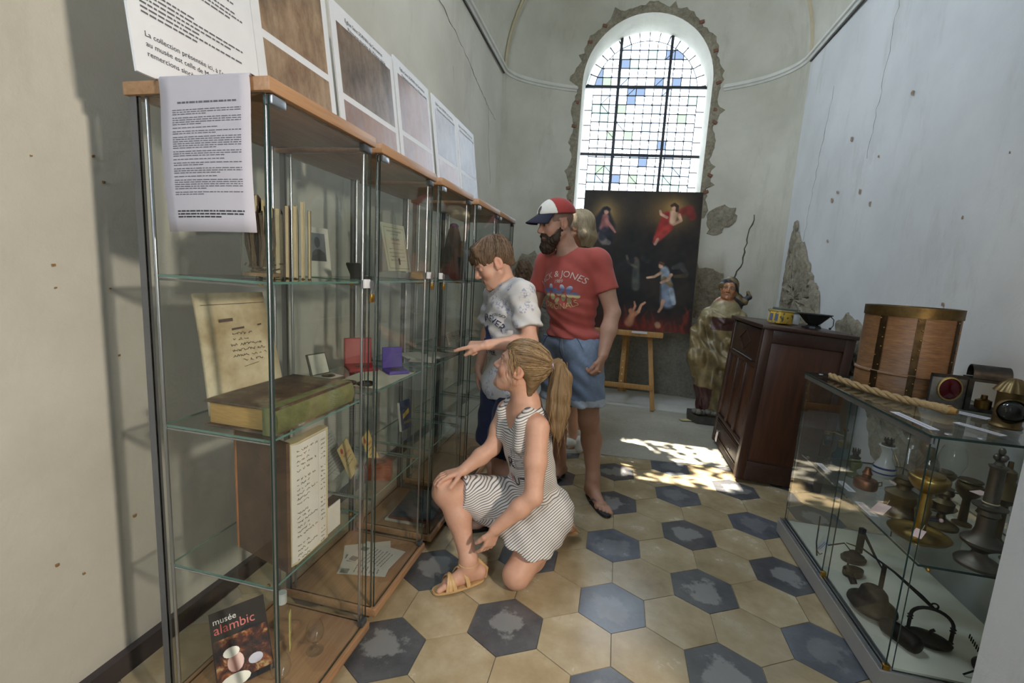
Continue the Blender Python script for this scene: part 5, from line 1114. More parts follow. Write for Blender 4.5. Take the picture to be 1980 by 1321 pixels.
# ================================================================== painting on the easel
PW, PH = 1.15, 1.40
def painting_mesh():
    nx, ny = 210, 256; u = np.linspace(0, 1, nx); v = np.linspace(0, 1, ny); U, V = np.meshgrid(u, v)
    A = PW / PH
    def nz(f, s):
        r = np.random.default_rng(s); o = np.zeros_like(U)
        for k in range(14):
            a = r.uniform(0, 6.28); q = f * r.uniform(.5, 2.2); o += np.sin(q * (U * A * math.cos(a) + V * math.sin(a)) * 6.28 + r.uniform(0, 6.28))
        return o / 14 * 2.2
    N1, N2 = nz(3, 1), nz(9, 2)
    C = np.stack([36 + 10 * N1 + 5 * N2, 31 + 8 * N1 + 4 * N2, 27 + 5 * N1 + 3 * N2], -1)
    def glow(x, y, rx, ry, col, a):
        g = np.exp(-(((U - x) / rx) ** 2 + ((V - y) / ry) ** 2)) * a; C[...] = C * (1 - g[..., None]) + np.array(col) * g[..., None]
    def stroke(pts, r, col, a=1.0, soft=.5):
        d = np.full_like(U, 9.0); rr_ = r if hasattr(r, '__len__') else [r] * len(pts)
        for (x0, y0), (x1, y1), ra, rb in zip(pts, pts[1:] or pts, rr_, rr_[1:] or rr_):
            ax, ay, bx, by = x0 * A, y0, x1 * A, y1; L = (bx - ax) ** 2 + (by - ay) ** 2 + 1e-9
            h = np.clip(((U * A - ax) * (bx - ax) + (V - ay) * (by - ay)) / L, 0, 1)
            d = np.minimum(d, np.hypot(U * A - ax - h * (bx - ax), V - ay - h * (by - ay)) / (ra + h * (rb - ra)))
        m = np.clip((1.15 - d) / soft, 0, 1) * a; sh = 1 + .18 * N2
        C[...] = C * (1 - m[..., None]) + np.array(col) * sh[..., None] * m[..., None]
    glow(.5, .1, .5, .14, (66, 56, 44), .5); glow(.20, .20, .13, .13, (150, 118, 66), .8); glow(.20, .15, .07, .07, (190, 160, 100), .5)
    glow(.74, .15, .18, .12, (140, 104, 56), .8); glow(.78, .10, .08, .06, (196, 156, 92), .5)
    stroke([(.19, .15), (.15, .22), (.12, .33)], [.035, .05, .055], (38, 36, 44), .95); stroke([(.19, .15), (.24, .26), (.23, .36)], [.03, .045, .05], (36, 34, 40), .9)
    stroke([(.195, .19), (.19, .27)], [.026, .035], (150, 92, 88)); stroke([(.20, .21), (.26, .27), (.29, .30)], [.015, .012, .008], (160, 104, 96)); stroke([(.16, .33), (.2, .37), (.24, .38)], [.03, .03, .02], (128, 116, 108), .8)
    stroke([(.20, .30), (.18, .34)], [.04, .03], (40, 40, 52), .8); stroke([(.198, .148), (.2, .155)], .018, (186, 140, 116)); stroke([(.18, .13), (.2, .125), (.22, .135)], .014, (34, 30, 34), .9)
    stroke([(.72, .17), (.68, .27), (.64, .36)], [.035, .035, .02], (148, 46, 42)); stroke([(.84, .14), (.90, .12), (.93, .17)], [.03, .035, .03], (126, 44, 40), .85); stroke([(.75, .25), (.66, .33)], [.03, .03], (160, 56, 48))
    stroke([(.775, .15), (.77, .21)], [.028, .024], (196, 156, 128)); stroke([(.72, .18), (.67, .16), (.66, .135)], [.012, .01, .009], (190, 148, 122)); stroke([(.82, .16), (.84, .20), (.78, .23)], [.014, .012, .010], (180, 138, 112)); stroke([(.775, .105), (.775, .115)], .018, (190, 146, 118)); stroke([(.755, .095), (.775, .085), (.80, .10), (.80, .13)], .012, (60, 42, 30)); stroke([(.66, .34), (.64, .375)], .011, (184, 140, 116))
    glow(.5, .5, .2, .12, (30, 28, 28), .5); stroke([(.50, .52), (.50, .60), (.51, .69)], [.024, .028, .032], (78, 80, 72), .8); stroke([(.50, .55), (.43, .52), (.41, .47)], .010, (104, 92, 78), .8); stroke([(.49, .49), (.5, .5)], .018, (92, 76, 62), .8); stroke([(.46, .5), (.38, .55), (.34, .58)], [.02, .04, .02], (40, 38, 38), .7); stroke([(.55, .48), (.60, .5)], [.02, .02], (44, 42, 40), .7)
    stroke([(.75, .58), (.77, .68), (.79, .78)], [.03, .045, .055], (112, 122, 138)); stroke([(.74, .56), (.76, .62)], [.032, .03], (130, 140, 152)); stroke([(.81, .70), (.84, .79)], [.02, .016], (150, 158, 168), .9); stroke([(.74, .62), (.80, .66)], [.02, .018], (110, 92, 58), .9)
    stroke([(.71, .58), (.66, .61), (.60, .62)], [.012, .010, .008], (190, 150, 122)); stroke([(.80, .59), (.77, .63), (.72, .65)], [.012, .011, .009], (180, 140, 114)); stroke([(.705, .525), (.706, .533)], .017, (190, 148, 122)); stroke([(.70, .508), (.722, .515)], .012, (86, 58, 36)); stroke([(.81, .54), (.87, .52), (.93, .58)], [.014, .026, .012], (66, 62, 62), .8); stroke([(.83, .60), (.92, .59)], [.012, .016], (78, 66, 46), .8)
    stroke([(.75, .78), (.74, .83), (.72, .86)], [.014, .011, .009], (182, 140, 112))
    for k in range(26):
        r = random.Random(k); x = .28 + .7 * r.random(); y = .86 + .14 * r.random(); stroke([(x, y + .05), (x + r.uniform(-.02, .02), y), (x + r.uniform(-.03, .03), y - .05)], [.02, .014, .004], (122 + 30 * r.random(), 44, 28), .45, 1.0)
    glow(.6, 1.0, .6, .10, (120, 42, 30), .6)
    stroke([(.48, .95), (.50, .90), (.55, .87)], [.035, .026, .014], (168, 112, 84)); stroke([(.55, .87), (.57, .82), (.60, .80)], [.012, .010, .008], (190, 136, 106)); stroke([(.50, .88), (.52, .83), (.51, .80)], [.010, .009, .007], (176, 122, 94)); stroke([(.485, .865), (.488, .872)], .018, (160, 108, 82))
    stroke([(.33, .92), (.35, .85)], [.035, .02], (132, 104, 84)); stroke([(.35, .84), (.36, .83)], .016, (150, 120, 100)); stroke([(.72, .95), (.725, .96)], [.022, .022], (140, 104, 80)); stroke([(.30, .80), (.33, .78)], .014, (96, 90, 80), .7)
    C[...] = np.clip(C, 8, 255) / 255
    return U, V, np.where(C <= .04045, C / 12.92, ((C + .055) / 1.055) ** 2.4)
def grid_print(name, U, V, C, place, mat, parent):
    ny, nx = U.shape; me = bpy.data.meshes.new(name); vs = place(U.ravel(), V.ravel())
    idx = np.arange(nx * ny).reshape(ny, nx); f = np.stack([idx[:-1, :-1], idx[1:, :-1], idx[1:, 1:], idx[:-1, 1:]], -1).reshape(-1, 4)
    me.from_pydata(vs.tolist(), [], f.tolist()); a = me.color_attributes.new('Col', 'FLOAT_COLOR', 'POINT'); a.data.foreach_set('color', np.c_[C.reshape(-1, 3), np.ones(nx * ny)].astype(np.float32).ravel())
    me.materials.append(mat); return link(name, me, parent)
pt = thing('oil_painting', 'large dark religious oil painting of figures above flames', 'painting', (.075, 3.0, .832), (-.15, 0, .02))
MB().bbox((-PW / 2, .002, 0), (PW / 2, .03, PH)).build('stretcher', simple('stretcher_wood', (120, 92, 62), .7, 0, .2, 20), pt)
Uu, Vv, Cc = painting_mesh()
grid_print('canvas', Uu, Vv, Cc, lambda u, v: np.stack([-PW / 2 + u * PW, np.zeros_like(u), PH * (1 - v)], -1), vcol_mat('oil_paint', .6, .25, .12, 220, .1, 60), pt)
for lo, hi in (((-PW / 2 - .006, -.003, -.006), (-PW / 2, .032, PH + .006)), ((PW / 2, -.003, -.006), (PW / 2 + .006, .032, PH + .006)), ((-PW / 2, -.003, PH), (PW / 2, .032, PH + .006)), ((-PW / 2, -.003, -.006), (PW / 2, .032, 0))): MB().bbox(lo, hi).build('edge_strip', simple('dark_edge_strip', (66, 50, 34), .6), pt)
EZ = wood('pale_easel_wood', (160, 116, 62), (196, 150, 92), .5, 3, 'Z'); ez = thing('easel', 'pale wooden easel carrying the large painting', 'easel', (.03, 3.0, 0))
def bar(nm, a, b, w, d, par=ez, m=EZ):
    a, b = Vector(a), Vector(b); R = rot_to(b - a); L = (b - a).length; return MB().rbox((a + b) / 2, (w, d, L), .003, R).build(nm, m, par, 30)
bar('leg', (.335, .0, .012), (.24, .14, .82 + .0), .046, .03); bar('leg', (-.335, .0, .012), (-.24, .14, .82), .046, .03); bar('leg', (.24, .14, .82), (.1, .40, 1.95), .044, .026); bar('leg', (-.24, .14, .82), (-.1, .40, 1.95), .044, .026)
bar('rear_leg', (.06, .72, .012), (.02, .30, 1.4), .04, .028); bar('cross_rail', (-.32, .02, .24), (.318, .02, .24), .05, .024)
ms_ = bar('mast', (.0, .055, .17), (.0, .16, .80), .05, .024)
for k in range(9): MB().lathe([(.001, 0), (.008, 0), (.008, .003), (.001, .003)], 12, (0, .048 + .0117 * k + .003, .21 + .068 * k), Rx(PI / 2)).build('peg_hole', simple('pale_peg', (226, 206, 180), .6), ms_, 40)
bar('ledge', (-.36, -.012, .795), (.36, -.012, .795), .055, .026)
tl = thing('easel_label', 'small white label on the ledge of the easel', 'label', (.16, 2.962, .80)); MB().bbox((-.075, -.002, 0), (.075, 0, .022)).build('card', PAPERW, tl)
# ================================================================== people: smooth distance-field bodies turned into meshes
A_ = lambda *v: np.array(v, float)
def unit(v): v = np.asarray(v, float); return v / np.linalg.norm(v)
def smin(a, b, k): h = np.clip(.5 + .5 * (b - a) / k, 0, 1); return b * (1 - h) + a * h - k * h * (1 - h)
def smax(a, b, k): return -smin(-a, -b, k)
class Field:
    def __init__(s): s.ops = []
    def cap(s, a, b, ra, rb=None, k=.02, flat=None, cut=None, op='u'):
        a = np.asarray(a, float); b = np.asarray(b, float); rb = ra if rb is None else rb; m = max(ra, rb) * (1 if flat is None else max(1, flat[1])) + k + .03
        ba = b - a; L = max(ba @ ba, 1e-9)
        def f(P):
            q = P - a
            if flat is not None:
                n = np.asarray(flat[0], float); q = q + n * ((q @ n) * (1 / flat[1] - 1))[..., None]
            h = np.clip(q @ ba / L, 0, 1); d = np.sqrt(((q - h[..., None] * ba) ** 2).sum(-1)) - (ra + (rb - ra) * h)
            if cut is not None: d = np.maximum(d, ((P - b) @ unit(ba)) - cut)
            return d
        s.ops.append((op, f, np.minimum(a, b) - m, np.maximum(a, b) + m, k)); return s
    def ell(s, c, r, ax=None, k=.02, op='u'):
        c = np.asarray(c, float); r = np.asarray(r, float); R = np.eye(3) if ax is None else np.array(ax); m = r.max() + k + .03
        def f(P):
            q = (P - c) @ R.T; k0 = np.sqrt(((q / r) ** 2).sum(-1)); k1 = np.sqrt(((q / r ** 2) ** 2).sum(-1)) + 1e-9; return k0 * (k0 - 1) / k1
        s.ops.append((op, f, c - m, c + m, k)); return s
    def chain(s, pts, rs, k=.01, **kw):
        for a, b, ra, rb in zip(pts, pts[1:], rs, rs[1:]): s.cap(a, b, ra, rb, k, **kw)
        return s
    def fn(s, op, f, k=.01): s.ops.append((op, f, None, None, k)); return s
    def above(s, p, n, k=.004):
        p = np.asarray(p, float); n = unit(n); return s.fn('i', lambda P: -((P - p) @ n), k)
    def grid(s, lo, hi, h):
        n = np.ceil((hi - lo) / h).astype(int) + 1; ax = [lo[i] + h * np.arange(n[i]) for i in range(3)]
        D = np.full(n, .3, np.float32)
        for op, f, blo, bhi, k in s.ops:
            if blo is None: sl = tuple(slice(0, m) for m in n)
            else:
                i0 = np.maximum(np.floor((blo - lo) / h).astype(int), 0); i1 = np.minimum(np.ceil((bhi - lo) / h).astype(int) + 1, n)
                if (i1 <= i0).any(): continue
                sl = tuple(slice(a, b) for a, b in zip(i0, i1))
            P = np.stack(np.meshgrid(*[ax[i][sl[i]] for i in range(3)], indexing='ij'), -1); d = f(P).astype(np.float32)
            if op == 'u': D[sl] = smin(D[sl], d, k)
            elif op == 's': D[sl] = smax(D[sl], -d, k)
            elif op == 'i': D[sl] = smax(D[sl], d, k)
            elif op == 'd': D[sl] = D[sl] + d
        return D
    def bounds(s):
        u = [(a, b) for op, f, a, b, k in s.ops if op == 'u' and a is not None]
        return np.min([a for a, b in u], 0), np.max([b for a, b in u], 0)
def nets(D, lo, h):
    """surface nets: one vertex per crossed cell"""
    I = D < 0; c = [I[i:I.shape[0] - 1 + i, j:I.shape[1] - 1 + j, k:I.shape[2] - 1 + k] for i in (0, 1) for j in (0, 1) for k in (0, 1)]
    cnt = sum(x.astype(np.int8) for x in c); act = (cnt > 0) & (cnt < 8); idx = np.argwhere(act)
    if len(idx) == 0: return np.zeros((0, 3)), np.zeros((0, 4), int)
    ids = np.full(act.shape, -1); ids[tuple(idx.T)] = np.arange(len(idx))
    corner = [(i, j, k) for i in (0, 1) for j in (0, 1) for k in (0, 1)]
    dv = np.stack([D[idx[:, 0] + i, idx[:, 1] + j, idx[:, 2] + k] for i, j, k in corner], 1)
    acc = np.zeros((len(idx), 3)); w = np.zeros(len(idx))
    for a in range(8):
        for b in range(a + 1, 8):
            if sum(x != y for x, y in zip(corner[a], corner[b])) != 1: continue
            m = (dv[:, a] < 0) != (dv[:, b] < 0); t = np.where(m, dv[:, a] / (dv[:, a] - dv[:, b] + 1e-12), 0)
            pa, pb = np.array(corner[a]), np.array(corner[b]); acc += np.where(m[:, None], pa + t[:, None] * (pb - pa), 0); w += m
    V = lo + h * (idx + acc / w[:, None]); Q = []
    for ax in range(3):
        o = [x for x in range(3) if x != ax]; sl0 = [slice(None)] * 3; sl1 = [slice(None)] * 3; sl0[ax] = slice(0, -1); sl1[ax] = slice(1, None)
        for q in o: sl0[q] = slice(1, -1); sl1[q] = slice(1, -1)
        a, b = I[tuple(sl0)], I[tuple(sl1)]; e = np.argwhere(a != b); fl = a[tuple(e.T)]
        if not len(e): continue
        e2 = e.copy(); e2[:, o[0]] += 1; e2[:, o[1]] += 1
        def g(d0, d1): x = e2.copy(); x[:, o[0]] -= d0; x[:, o[1]] -= d1; return ids[tuple(x.T)]
        q = np.stack([g(1, 1), g(0, 1), g(0, 0), g(1, 0)], 1); flip = fl if ax != 1 else ~fl; q[~flip] = q[~flip][:, ::-1]; Q.append(q)
    Q = np.concatenate(Q); return V, Q[(Q >= 0).all(1)]
def build_field(F, h, fine=(), lo=None, hi=None):
    """mesh of a field; 'fine' = [(lo, hi, h)] boxes sampled more finely"""
    a, b = F.bounds(); lo = a if lo is None else np.asarray(lo, float); hi = b if hi is None else np.asarray(hi, float)
    V, Q = nets(F.grid(lo, hi, h), lo, h); Vs, Qs = [V], [Q]
    if len(fine):
        c = V[Q].mean(1); keep = np.ones(len(Q), bool)
        for l, u, hh in fine: l = np.asarray(l, float); u = np.asarray(u, float); keep &= ~((c > l + h * .8) & (c < u - h * .8)).all(1)
        Qs[0] = Q[keep]; n = len(V)
        for l, u, hh in fine:
            l = np.asarray(l, float); v, q = nets(F.grid(l, np.asarray(u, float), hh), l, hh); Vs.append(v); Qs.append(q + n); n += len(v)
    return np.concatenate(Vs), np.concatenate(Qs)
def field_obj(name, V, Q, mat, parent, base, col=None, phase=None, hv=None, **props):
    used = np.unique(Q); rm = np.full(len(V), -1); rm[used] = np.arange(len(used)); V = V[used]; Q = rm[Q]
    me = bpy.data.meshes.new(name); W = V - np.asarray(base); me.vertices.add(len(W)); me.vertices.foreach_set('co', W.astype(np.float32).ravel())
    me.loops.add(Q.size); me.loops.foreach_set('vertex_index', Q.astype(np.int32).ravel()); me.polygons.add(len(Q)); me.polygons.foreach_set('loop_start', np.arange(0, Q.size, 4, dtype=np.int32))
    me.update(calc_edges=True); me.validate(); me.polygons.foreach_set('use_smooth', [True] * len(me.polygons))
    if col is not None:
        c = col(V) if callable(col) else np.tile(np.array(srgb(*col)[:3]), (len(V), 1)); a = me.color_attributes.new('Col', 'FLOAT_COLOR', 'POINT'); a.data.foreach_set('color', np.c_[c, np.ones(len(V))].astype(np.float32).ravel())
    if phase is not None: a = me.attributes.new('phase', 'FLOAT', 'POINT'); a.data.foreach_set('value', phase(V).astype(np.float32))
    if hv is not None: a = me.attributes.new('hv', 'FLOAT_VECTOR', 'POINT'); a.data.foreach_set('vector', hv(V).astype(np.float32).ravel())
    me.materials.append(mat); o = link(name, me, parent, **props); return o, V, Q
SKIN = vcol_mat('skin', .5, .35, .05, 260, .05, 40, 0, .12)
CLOTH = vcol_mat('cotton_jersey', .85, .15, .12, 420, .06, 24, .15)
DENIM = vcol_mat('washed_denim', .85, .2, .25, 520, .12, 60, .1)
def hair_mat(name, dark, mid, light, rough=.55, spec=.3):
    t = NT(name); at = t.n('ShaderNodeAttribute'); at.attribute_name = 'hv'; mp = t.n('ShaderNodeMapping'); t.l(at.outputs['Vector'], mp.inputs[0]); mp.inputs['Scale'].default_value = (26, 5, 5)
    n1 = t.noise(mp.outputs[0], 1.0, 4, .7, .3); mp2 = t.n('ShaderNodeMapping'); t.l(at.outputs['Vector'], mp2.inputs[0]); mp2.inputs['Scale'].default_value = (90, 7, 7); n2 = t.noise(mp2.outputs[0], 1.0, 3, .7)
    c = t.mix(.5, t.ramp(n1, [(.3, srgb(*dark)), (.5, srgb(*mid)), (.7, srgb(*light))]), t.ramp(n2, [(.3, srgb(*dark)), (.68, srgb(*light))])); t.bump(n2, .5, .004); return t.set(c, rough, 0, spec)
def head_frame(c, f, s, roll=0.0):
    F = unit(f); U = unit(np.array([0, 0, 1.]) - F * F[2]); L = np.cross(U, F); U, L = U * math.cos(roll) + L * math.sin(roll), L * math.cos(roll) - U * math.sin(roll)
    c = np.asarray(c, float)
    class H: pass
    H.c, H.F, H.U, H.L, H.s = c, F, U, L, s; H.ax = np.array([L, F, U])
    H.p = staticmethod(lambda l, ff, u: c + s * (l * L + ff * F + u * U)); H.loc = staticmethod(lambda P: (P - c) @ np.array([L, F, U]).T / s); return H
def add_head(B, H, neck, neck_r, child=False, jaw=1.0):
    p, s, ax = H.p, H.s, H.ax
    B.ell(p(0, -.008, .040), A_(.076, .096, .078) * s, ax, .02)
    B.ell(p(0, .032, -.028), A_(.060 * jaw, .060, .078) * s, ax, .025)
    B.ell(p(0, .052, -.082), A_(.036 * jaw, .034, .028) * s, ax, .025 * s)
    for q in (-1, 1):
        B.ell(p(q * .040, .056, -.022), A_(.024, .024, .024) * s, ax, .02 * s); B.cap(p(q * .012, .086, .030), p(q * .046, .066, .030), .011 * s, .010 * s, .016 * s)
        B.cap(p(q * .062, .0, -.045), p(q * .028, .052, -.088), .018 * s * jaw, .016 * s, .03 * s)
    B.cap(p(0, .088, .016), p(0, .108, -.020), .0075 * s, .0115 * s, .012 * s); B.ell(p(0, .104, -.024), A_(.012, .012, .010) * s, ax, .006 * s)
    for q in (-1, 1): B.ell(p(q * .0125, .096, -.027), A_(.008, .010, .007) * s, ax, .006 * s)
    for q in (-1, 1):
        B.ell(p(q * .031, .096, .010), A_(.018, .016, .011) * s, ax, .008 * s, 's'); B.ell(p(q * .031, .0745, .010), A_(.0135, .0135, .0125) * s, ax, .002 * s)
        B.cap(p(q * .017, .0865, .017), p(q * .045, .078, .016), .0042 * s, .0036 * s, .004 * s)
        B.cap(p(q * .019, .0845, .0015), p(q * .043, .078, .003), .0032 * s, .003 * s, .004 * s)
    B.cap(p(-.019, .081, -.056), p(.019, .081, -.056), .0062 * s, None, .006 * s); B.cap(p(0, .088, -.053), p(0, .0885, -.055), .007 * s, None, .008 * s)
    B.cap(p(-.016, .0815, -.066), p(.016, .0815, -.066), .0068 * s, None, .006 * s); B.cap(p(-.03, .0925, -.0605), p(.03, .0925, -.0605), .0022 * s, None, .004 * s, op='s')
    B.ell(p(0, .078, -.096), A_(.020, .016, .016) * s, ax, .014 * s)
    for q in (-1, 1):
        B.ell(p(q * .079, -.012, .002), A_(.009, .021, .032) * s, ax, .008 * s); B.ell(p(q * .088, -.008, .004), A_(.007, .011, .019) * s, ax, .005 * s, 's'); B.cap(p(q * .083, .004, -.006), p(q * .078, .006, -.022), .007 * s, .006 * s, .006 * s)
    B.cap(p(0, -.022, -.045), neck, neck_r, neck_r * 1.1, .03)
def face_color(H, base, lip, brow, iris, stubble=None, browr=.0055):
    base, lip, brow, iris = [np.array(srgb(*c)[:3]) for c in (base, lip, brow, iris)]
    def col(V):
        q = H.loc(V); n = len(V); C = np.tile(base, (n, 1))
        def blob(c, r, colr, a):
            d = (((q - np.array(c)) / np.array(r)) ** 2).sum(1); w = np.clip(1.4 - d, 0, 1) * a; C[:] = C * (1 - w[:, None]) + colr * w[:, None]
        for sx in (-1, 1):
            blob((sx * .045, .07, -.025), (.03, .03, .03), base * np.array([1.06, .86, .82]), .5); blob((sx * .082, -.01, .0), (.02, .03, .04), base * np.array([1.05, .82, .78]), .5)
        blob((0, .108, -.024), (.02, .02, .014), base * np.array([1.04, .84, .8]), .5); blob((0, .088, -.060), (.024, .016, .0105), lip, .8)
        for sx in (-1, 1):
            d = np.linalg.norm(q - np.array((sx * .031, .0745, .010)), axis=1); e = (d < .0152) & (q[:, 1] > .083) & (np.abs(q[:, 2] - .0092) < .0048); C[e] = np.array(srgb(190, 178, 168)[:3])
            g = np.hypot(q[:, 0] - sx * .031, q[:, 2] - .009); C[e & (g < .0068)] = iris; C[e & (g < .003)] = .01
            t = np.clip((np.abs(q[:, 0]) - .012) / .038, 0, 1); zb = .030 + .006 * np.sin(t * 2.6); b = (np.abs(q[:, 2] - zb) < browr * (1.2 - .6 * t)) & (q[:, 0] * sx > .011) & (q[:, 0] * sx < .05) & (q[:, 1] > .05); C[b] = C[b] * .25 + brow * .75
            lash = (np.abs(q[:, 2] - .0175) < .0018) & (np.abs(q[:, 0] - sx * .031) < .015) & (q[:, 1] > .07); C[lash] = C[lash] * .4 + brow * .35
        if stubble is not None:
            sc, pred = stubble; m = pred(q); C[m] = C[m] * .35 + np.array(srgb(*sc)[:3]) * .65
        return C
    return col
def add_hand(B, wrist, d, n, side, curl, s=1.0, thumb=(.6, .35), r=.0085, spread=.06):
    """d = hand direction, n = palm normal, side*cross(d,n) = thumb side; curl per finger = list of 3 bends"""
    d = unit(d); n = unit(n - d * np.dot(n, d)); l = np.cross(d, n) * side; w = np.asarray(wrist, float)
    kn = w + d * .082 * s
    for q in (-.024, -.008, .008, .024): B.cap(w + l * q * .7 * s, kn + l * q * s, .014 * s, .0115 * s, .010)
    tips = []
    for i, (off, ln) in enumerate(((.027, .072), (.009, .080), (-.009, .075), (-.026, .060))):
        p = kn + l * off * s - n * .001; a = spread * (1.2 - i * .8); c = d * math.cos(a) + l * math.sin(a); ang = 0; pts = [p]
        for j, f in enumerate((.46, .30, .24)):
            ang += curl[i][j]; v = c * math.cos(ang) + n * math.sin(ang); p = p + v * ln * f * s; pts.append(p)
        B.chain(pts, [r * 1.05 * s, r * s, r * .92 * s, r * .78 * s], .003); tips.append(p)
    b = w + d * .022 * s + l * .022 * s; v0 = unit(d * math.cos(thumb[0]) + l * math.sin(thumb[0]) + n * .35); p1 = b + v0 * .036 * s; v1 = unit(d * math.cos(thumb[1]) + l * math.sin(thumb[1]) + n * .5); p2 = p1 + v1 * .030 * s; v2 = unit(v1 * .8 + d * .3 + n * .2); p3 = p2 + v2 * .024 * s
    B.chain([b, p1, p2, p3], [.014 * s, .0115 * s, .0098 * s, .0082 * s], .006); return tips
def add_foot(B, heel, toe, ank, s=1.0, up=A_(0, 0, 1), lat=None):
    heel, toe, ank = map(lambda x: np.asarray(x, float), (heel, toe, ank)); d = unit(toe - heel); L = np.linalg.norm(toe - heel); l = unit(np.cross(up, d)) if lat is None else lat
    ball = heel + d * L * .68; B.cap(heel + up * .012 * s, ball + up * .006 * s, .030 * s, .026 * s, .02); B.cap(ball + l * .018 * s, ball - l * .020 * s, .020 * s, .018 * s, .015); B.cap(ank, heel + d * L * .45 + up * .02 * s, .034 * s, .024 * s, .03); B.cap(ank, heel + up * .02 * s, .033 * s, .029 * s, .02)
    for i, (o, ln) in enumerate(((.026, 1.0), (.010, .96), (-.004, .90), (-.017, .83), (-.028, .75))):
        r_ = (.0125, .0092, .0088, .0084, .008)[i] * s; a = ball + l * o * .9 * s * (-1 if False else 1) + d * .012 * s; b = heel + d * L * ln * .98 + l * o * 1.05 * s; B.chain([a, (a + b) / 2 + up * .006 * s, b - up * .004 * s], [r_ * 1.1, r_ * 1.05, r_], .004)
def bvh_of(V, Q): return BVHTree.FromPolygons([Vector(v) for v in V], [tuple(int(i) for i in q) for q in Q])
def decal(name, polys, bvh, O, L, F, U, mat, parent, base, lift=.0016, far=.4):
    """flat (l,u) print pieces projected along -F onto a surface; polys = list of (verts2d, faces)"""
    mb = MB(); O, L, F, U = map(Vector, (O, L, F, U)); base = Vector(base)
    for vs, fs in polys:
        P = []
        for a, b in vs:
            h = bvh.ray_cast(O + L * a + U * b + F * far, -F); P.append(None if h[0] is None else h[0] + F * lift + (h[1] if h[1].dot(F) > 0 else -h[1]) * lift * .6)
        ok = [f for f in fs if all(P[i] is not None for i in f)]; mb.add([(p - base) if p is not None else Vector((0, 0, 0)) for p in P], ok)
    if mb.f:
        m2 = MB(); us = sorted({i for f in mb.f for i in f}); mp = {u: k for k, u in enumerate(us)}; m2.v = [mb.v[u] for u in us]; m2.f = [tuple(mp[i] for i in f) for f in mb.f]; m2.mi = [0] * len(m2.f)
        return m2.build(name, mat, parent, 80)
def arc_text(tx, size, R, cu, shear=0.0, bold=False, adv=None):
    """text bent along an arc; R>0 arches up, R<0 sags; None straight"""
    a, f = text_mesh(tx, size, 0, shear); out = []
    for v in a:
        x, y = v.x, v.y
        if R: t = x / R; out.append(((R + y) * math.sin(t), (R + y) * math.cos(t) - R + cu))
        else: out.append((x, y + cu))
    return out, f
def subdiv_poly(pts, n=3):
    """fan polygon with inner rings so it can follow a curved surface"""
    cx = sum(p[0] for p in pts) / len(pts); cy_ = sum(p[1] for p in pts) / len(pts); vs = []; m = len(pts)
    for k in range(n): f = 1 - k / n; vs += [(cx + (p[0] - cx) * f, cy_ + (p[1] - cy_) * f) for p in pts]
    vs.append((cx, cy_)); fs = [(k * m + i, k * m + (i + 1) % m, (k + 1) * m + (i + 1) % m, (k + 1) * m + i) for k in range(n - 1) for i in range(m)] + [((n - 1) * m + i, (n - 1) * m + (i + 1) % m, n * m) for i in range(m)]; return vs, fs
def blob2(cx, cy_, rx, ry, rot=0, n=20, pinch=0): return [(cx + math.cos(rot) * rx * math.cos(t) * (1 - pinch * math.cos(t)) - math.sin(rot) * ry * math.sin(t), cy_ + math.sin(rot) * rx * math.cos(t) + math.cos(rot) * ry * math.sin(t)) for t in [2 * PI * k / n for k in range(n)]]
def torso(B, sh_l, sh_r, pel, f, w, dep, g=0.0, k=.04, low=1.0, chest_drop=.12):
    sh_l, sh_r, pel = map(lambda x: np.asarray(x, float), (sh_l, sh_r, pel)); mid = (sh_l + sh_r) / 2; up = unit(mid - pel); L = unit(sh_l - sh_r); F = unit(np.cross(L, up)); L = np.cross(up, F); ax = np.array([L, F, up]); T = np.linalg.norm(mid - pel)
    B.cap(sh_r, sh_l, .050 * w / .17 + g, None, k); B.ell(mid - up * chest_drop * T / .48, A_(w * .94 + g, dep + g, T * .36 + g), ax, k); B.ell(mid - up * T * .55 + F * .004, A_(w * .86 + g, dep * .94 + g, T * .34 + g), ax, k); B.ell(pel, A_(w * 1.0 + g, dep * 1.06 + g, T * .24 * low + g), ax, k)
    return L, F, up, mid
def limb(B, pts, rs, k=.02): B.chain([np.asarray(p, float) for p in pts], rs, k)

def strands(parent, base, V, Q, c, starts, end, mat, n=9, lift=.0012, r0=.0011, seed=1, stop=1.0, wob=.02):
    """fine locks lying on a hair surface: great-circle paths from each start direction towards end"""
    bv = bvh_of(V, Q); rr_ = random.Random(seed); mb = MB(); c = Vector(c); e = Vector(end).normalized()
    for d in starts:
        d = Vector(d).normalized(); pts = []; w = Vector((rr_.gauss(0, wob), rr_.gauss(0, wob), rr_.gauss(0, wob)))
        for k in range(n):
            t = k / (n - 1) * stop; q = (d.lerp(e, t) + w * math.sin(t * 3.1)).normalized(); h = bv.ray_cast(c + q * .4, -q)
            if h[0] is None: break
            pts.append(h[0] + q * lift * rr_.uniform(.4, 1.6) - Vector(base))
        if len(pts) > 3: mb.tube(pts, [r0 * (.5 + .8 * math.sin(PI * (i + .5) / len(pts))) for i in range(len(pts))], 4, cap=False)
    return mb.build('hair_locks', mat, parent, 70, kind='stuff')
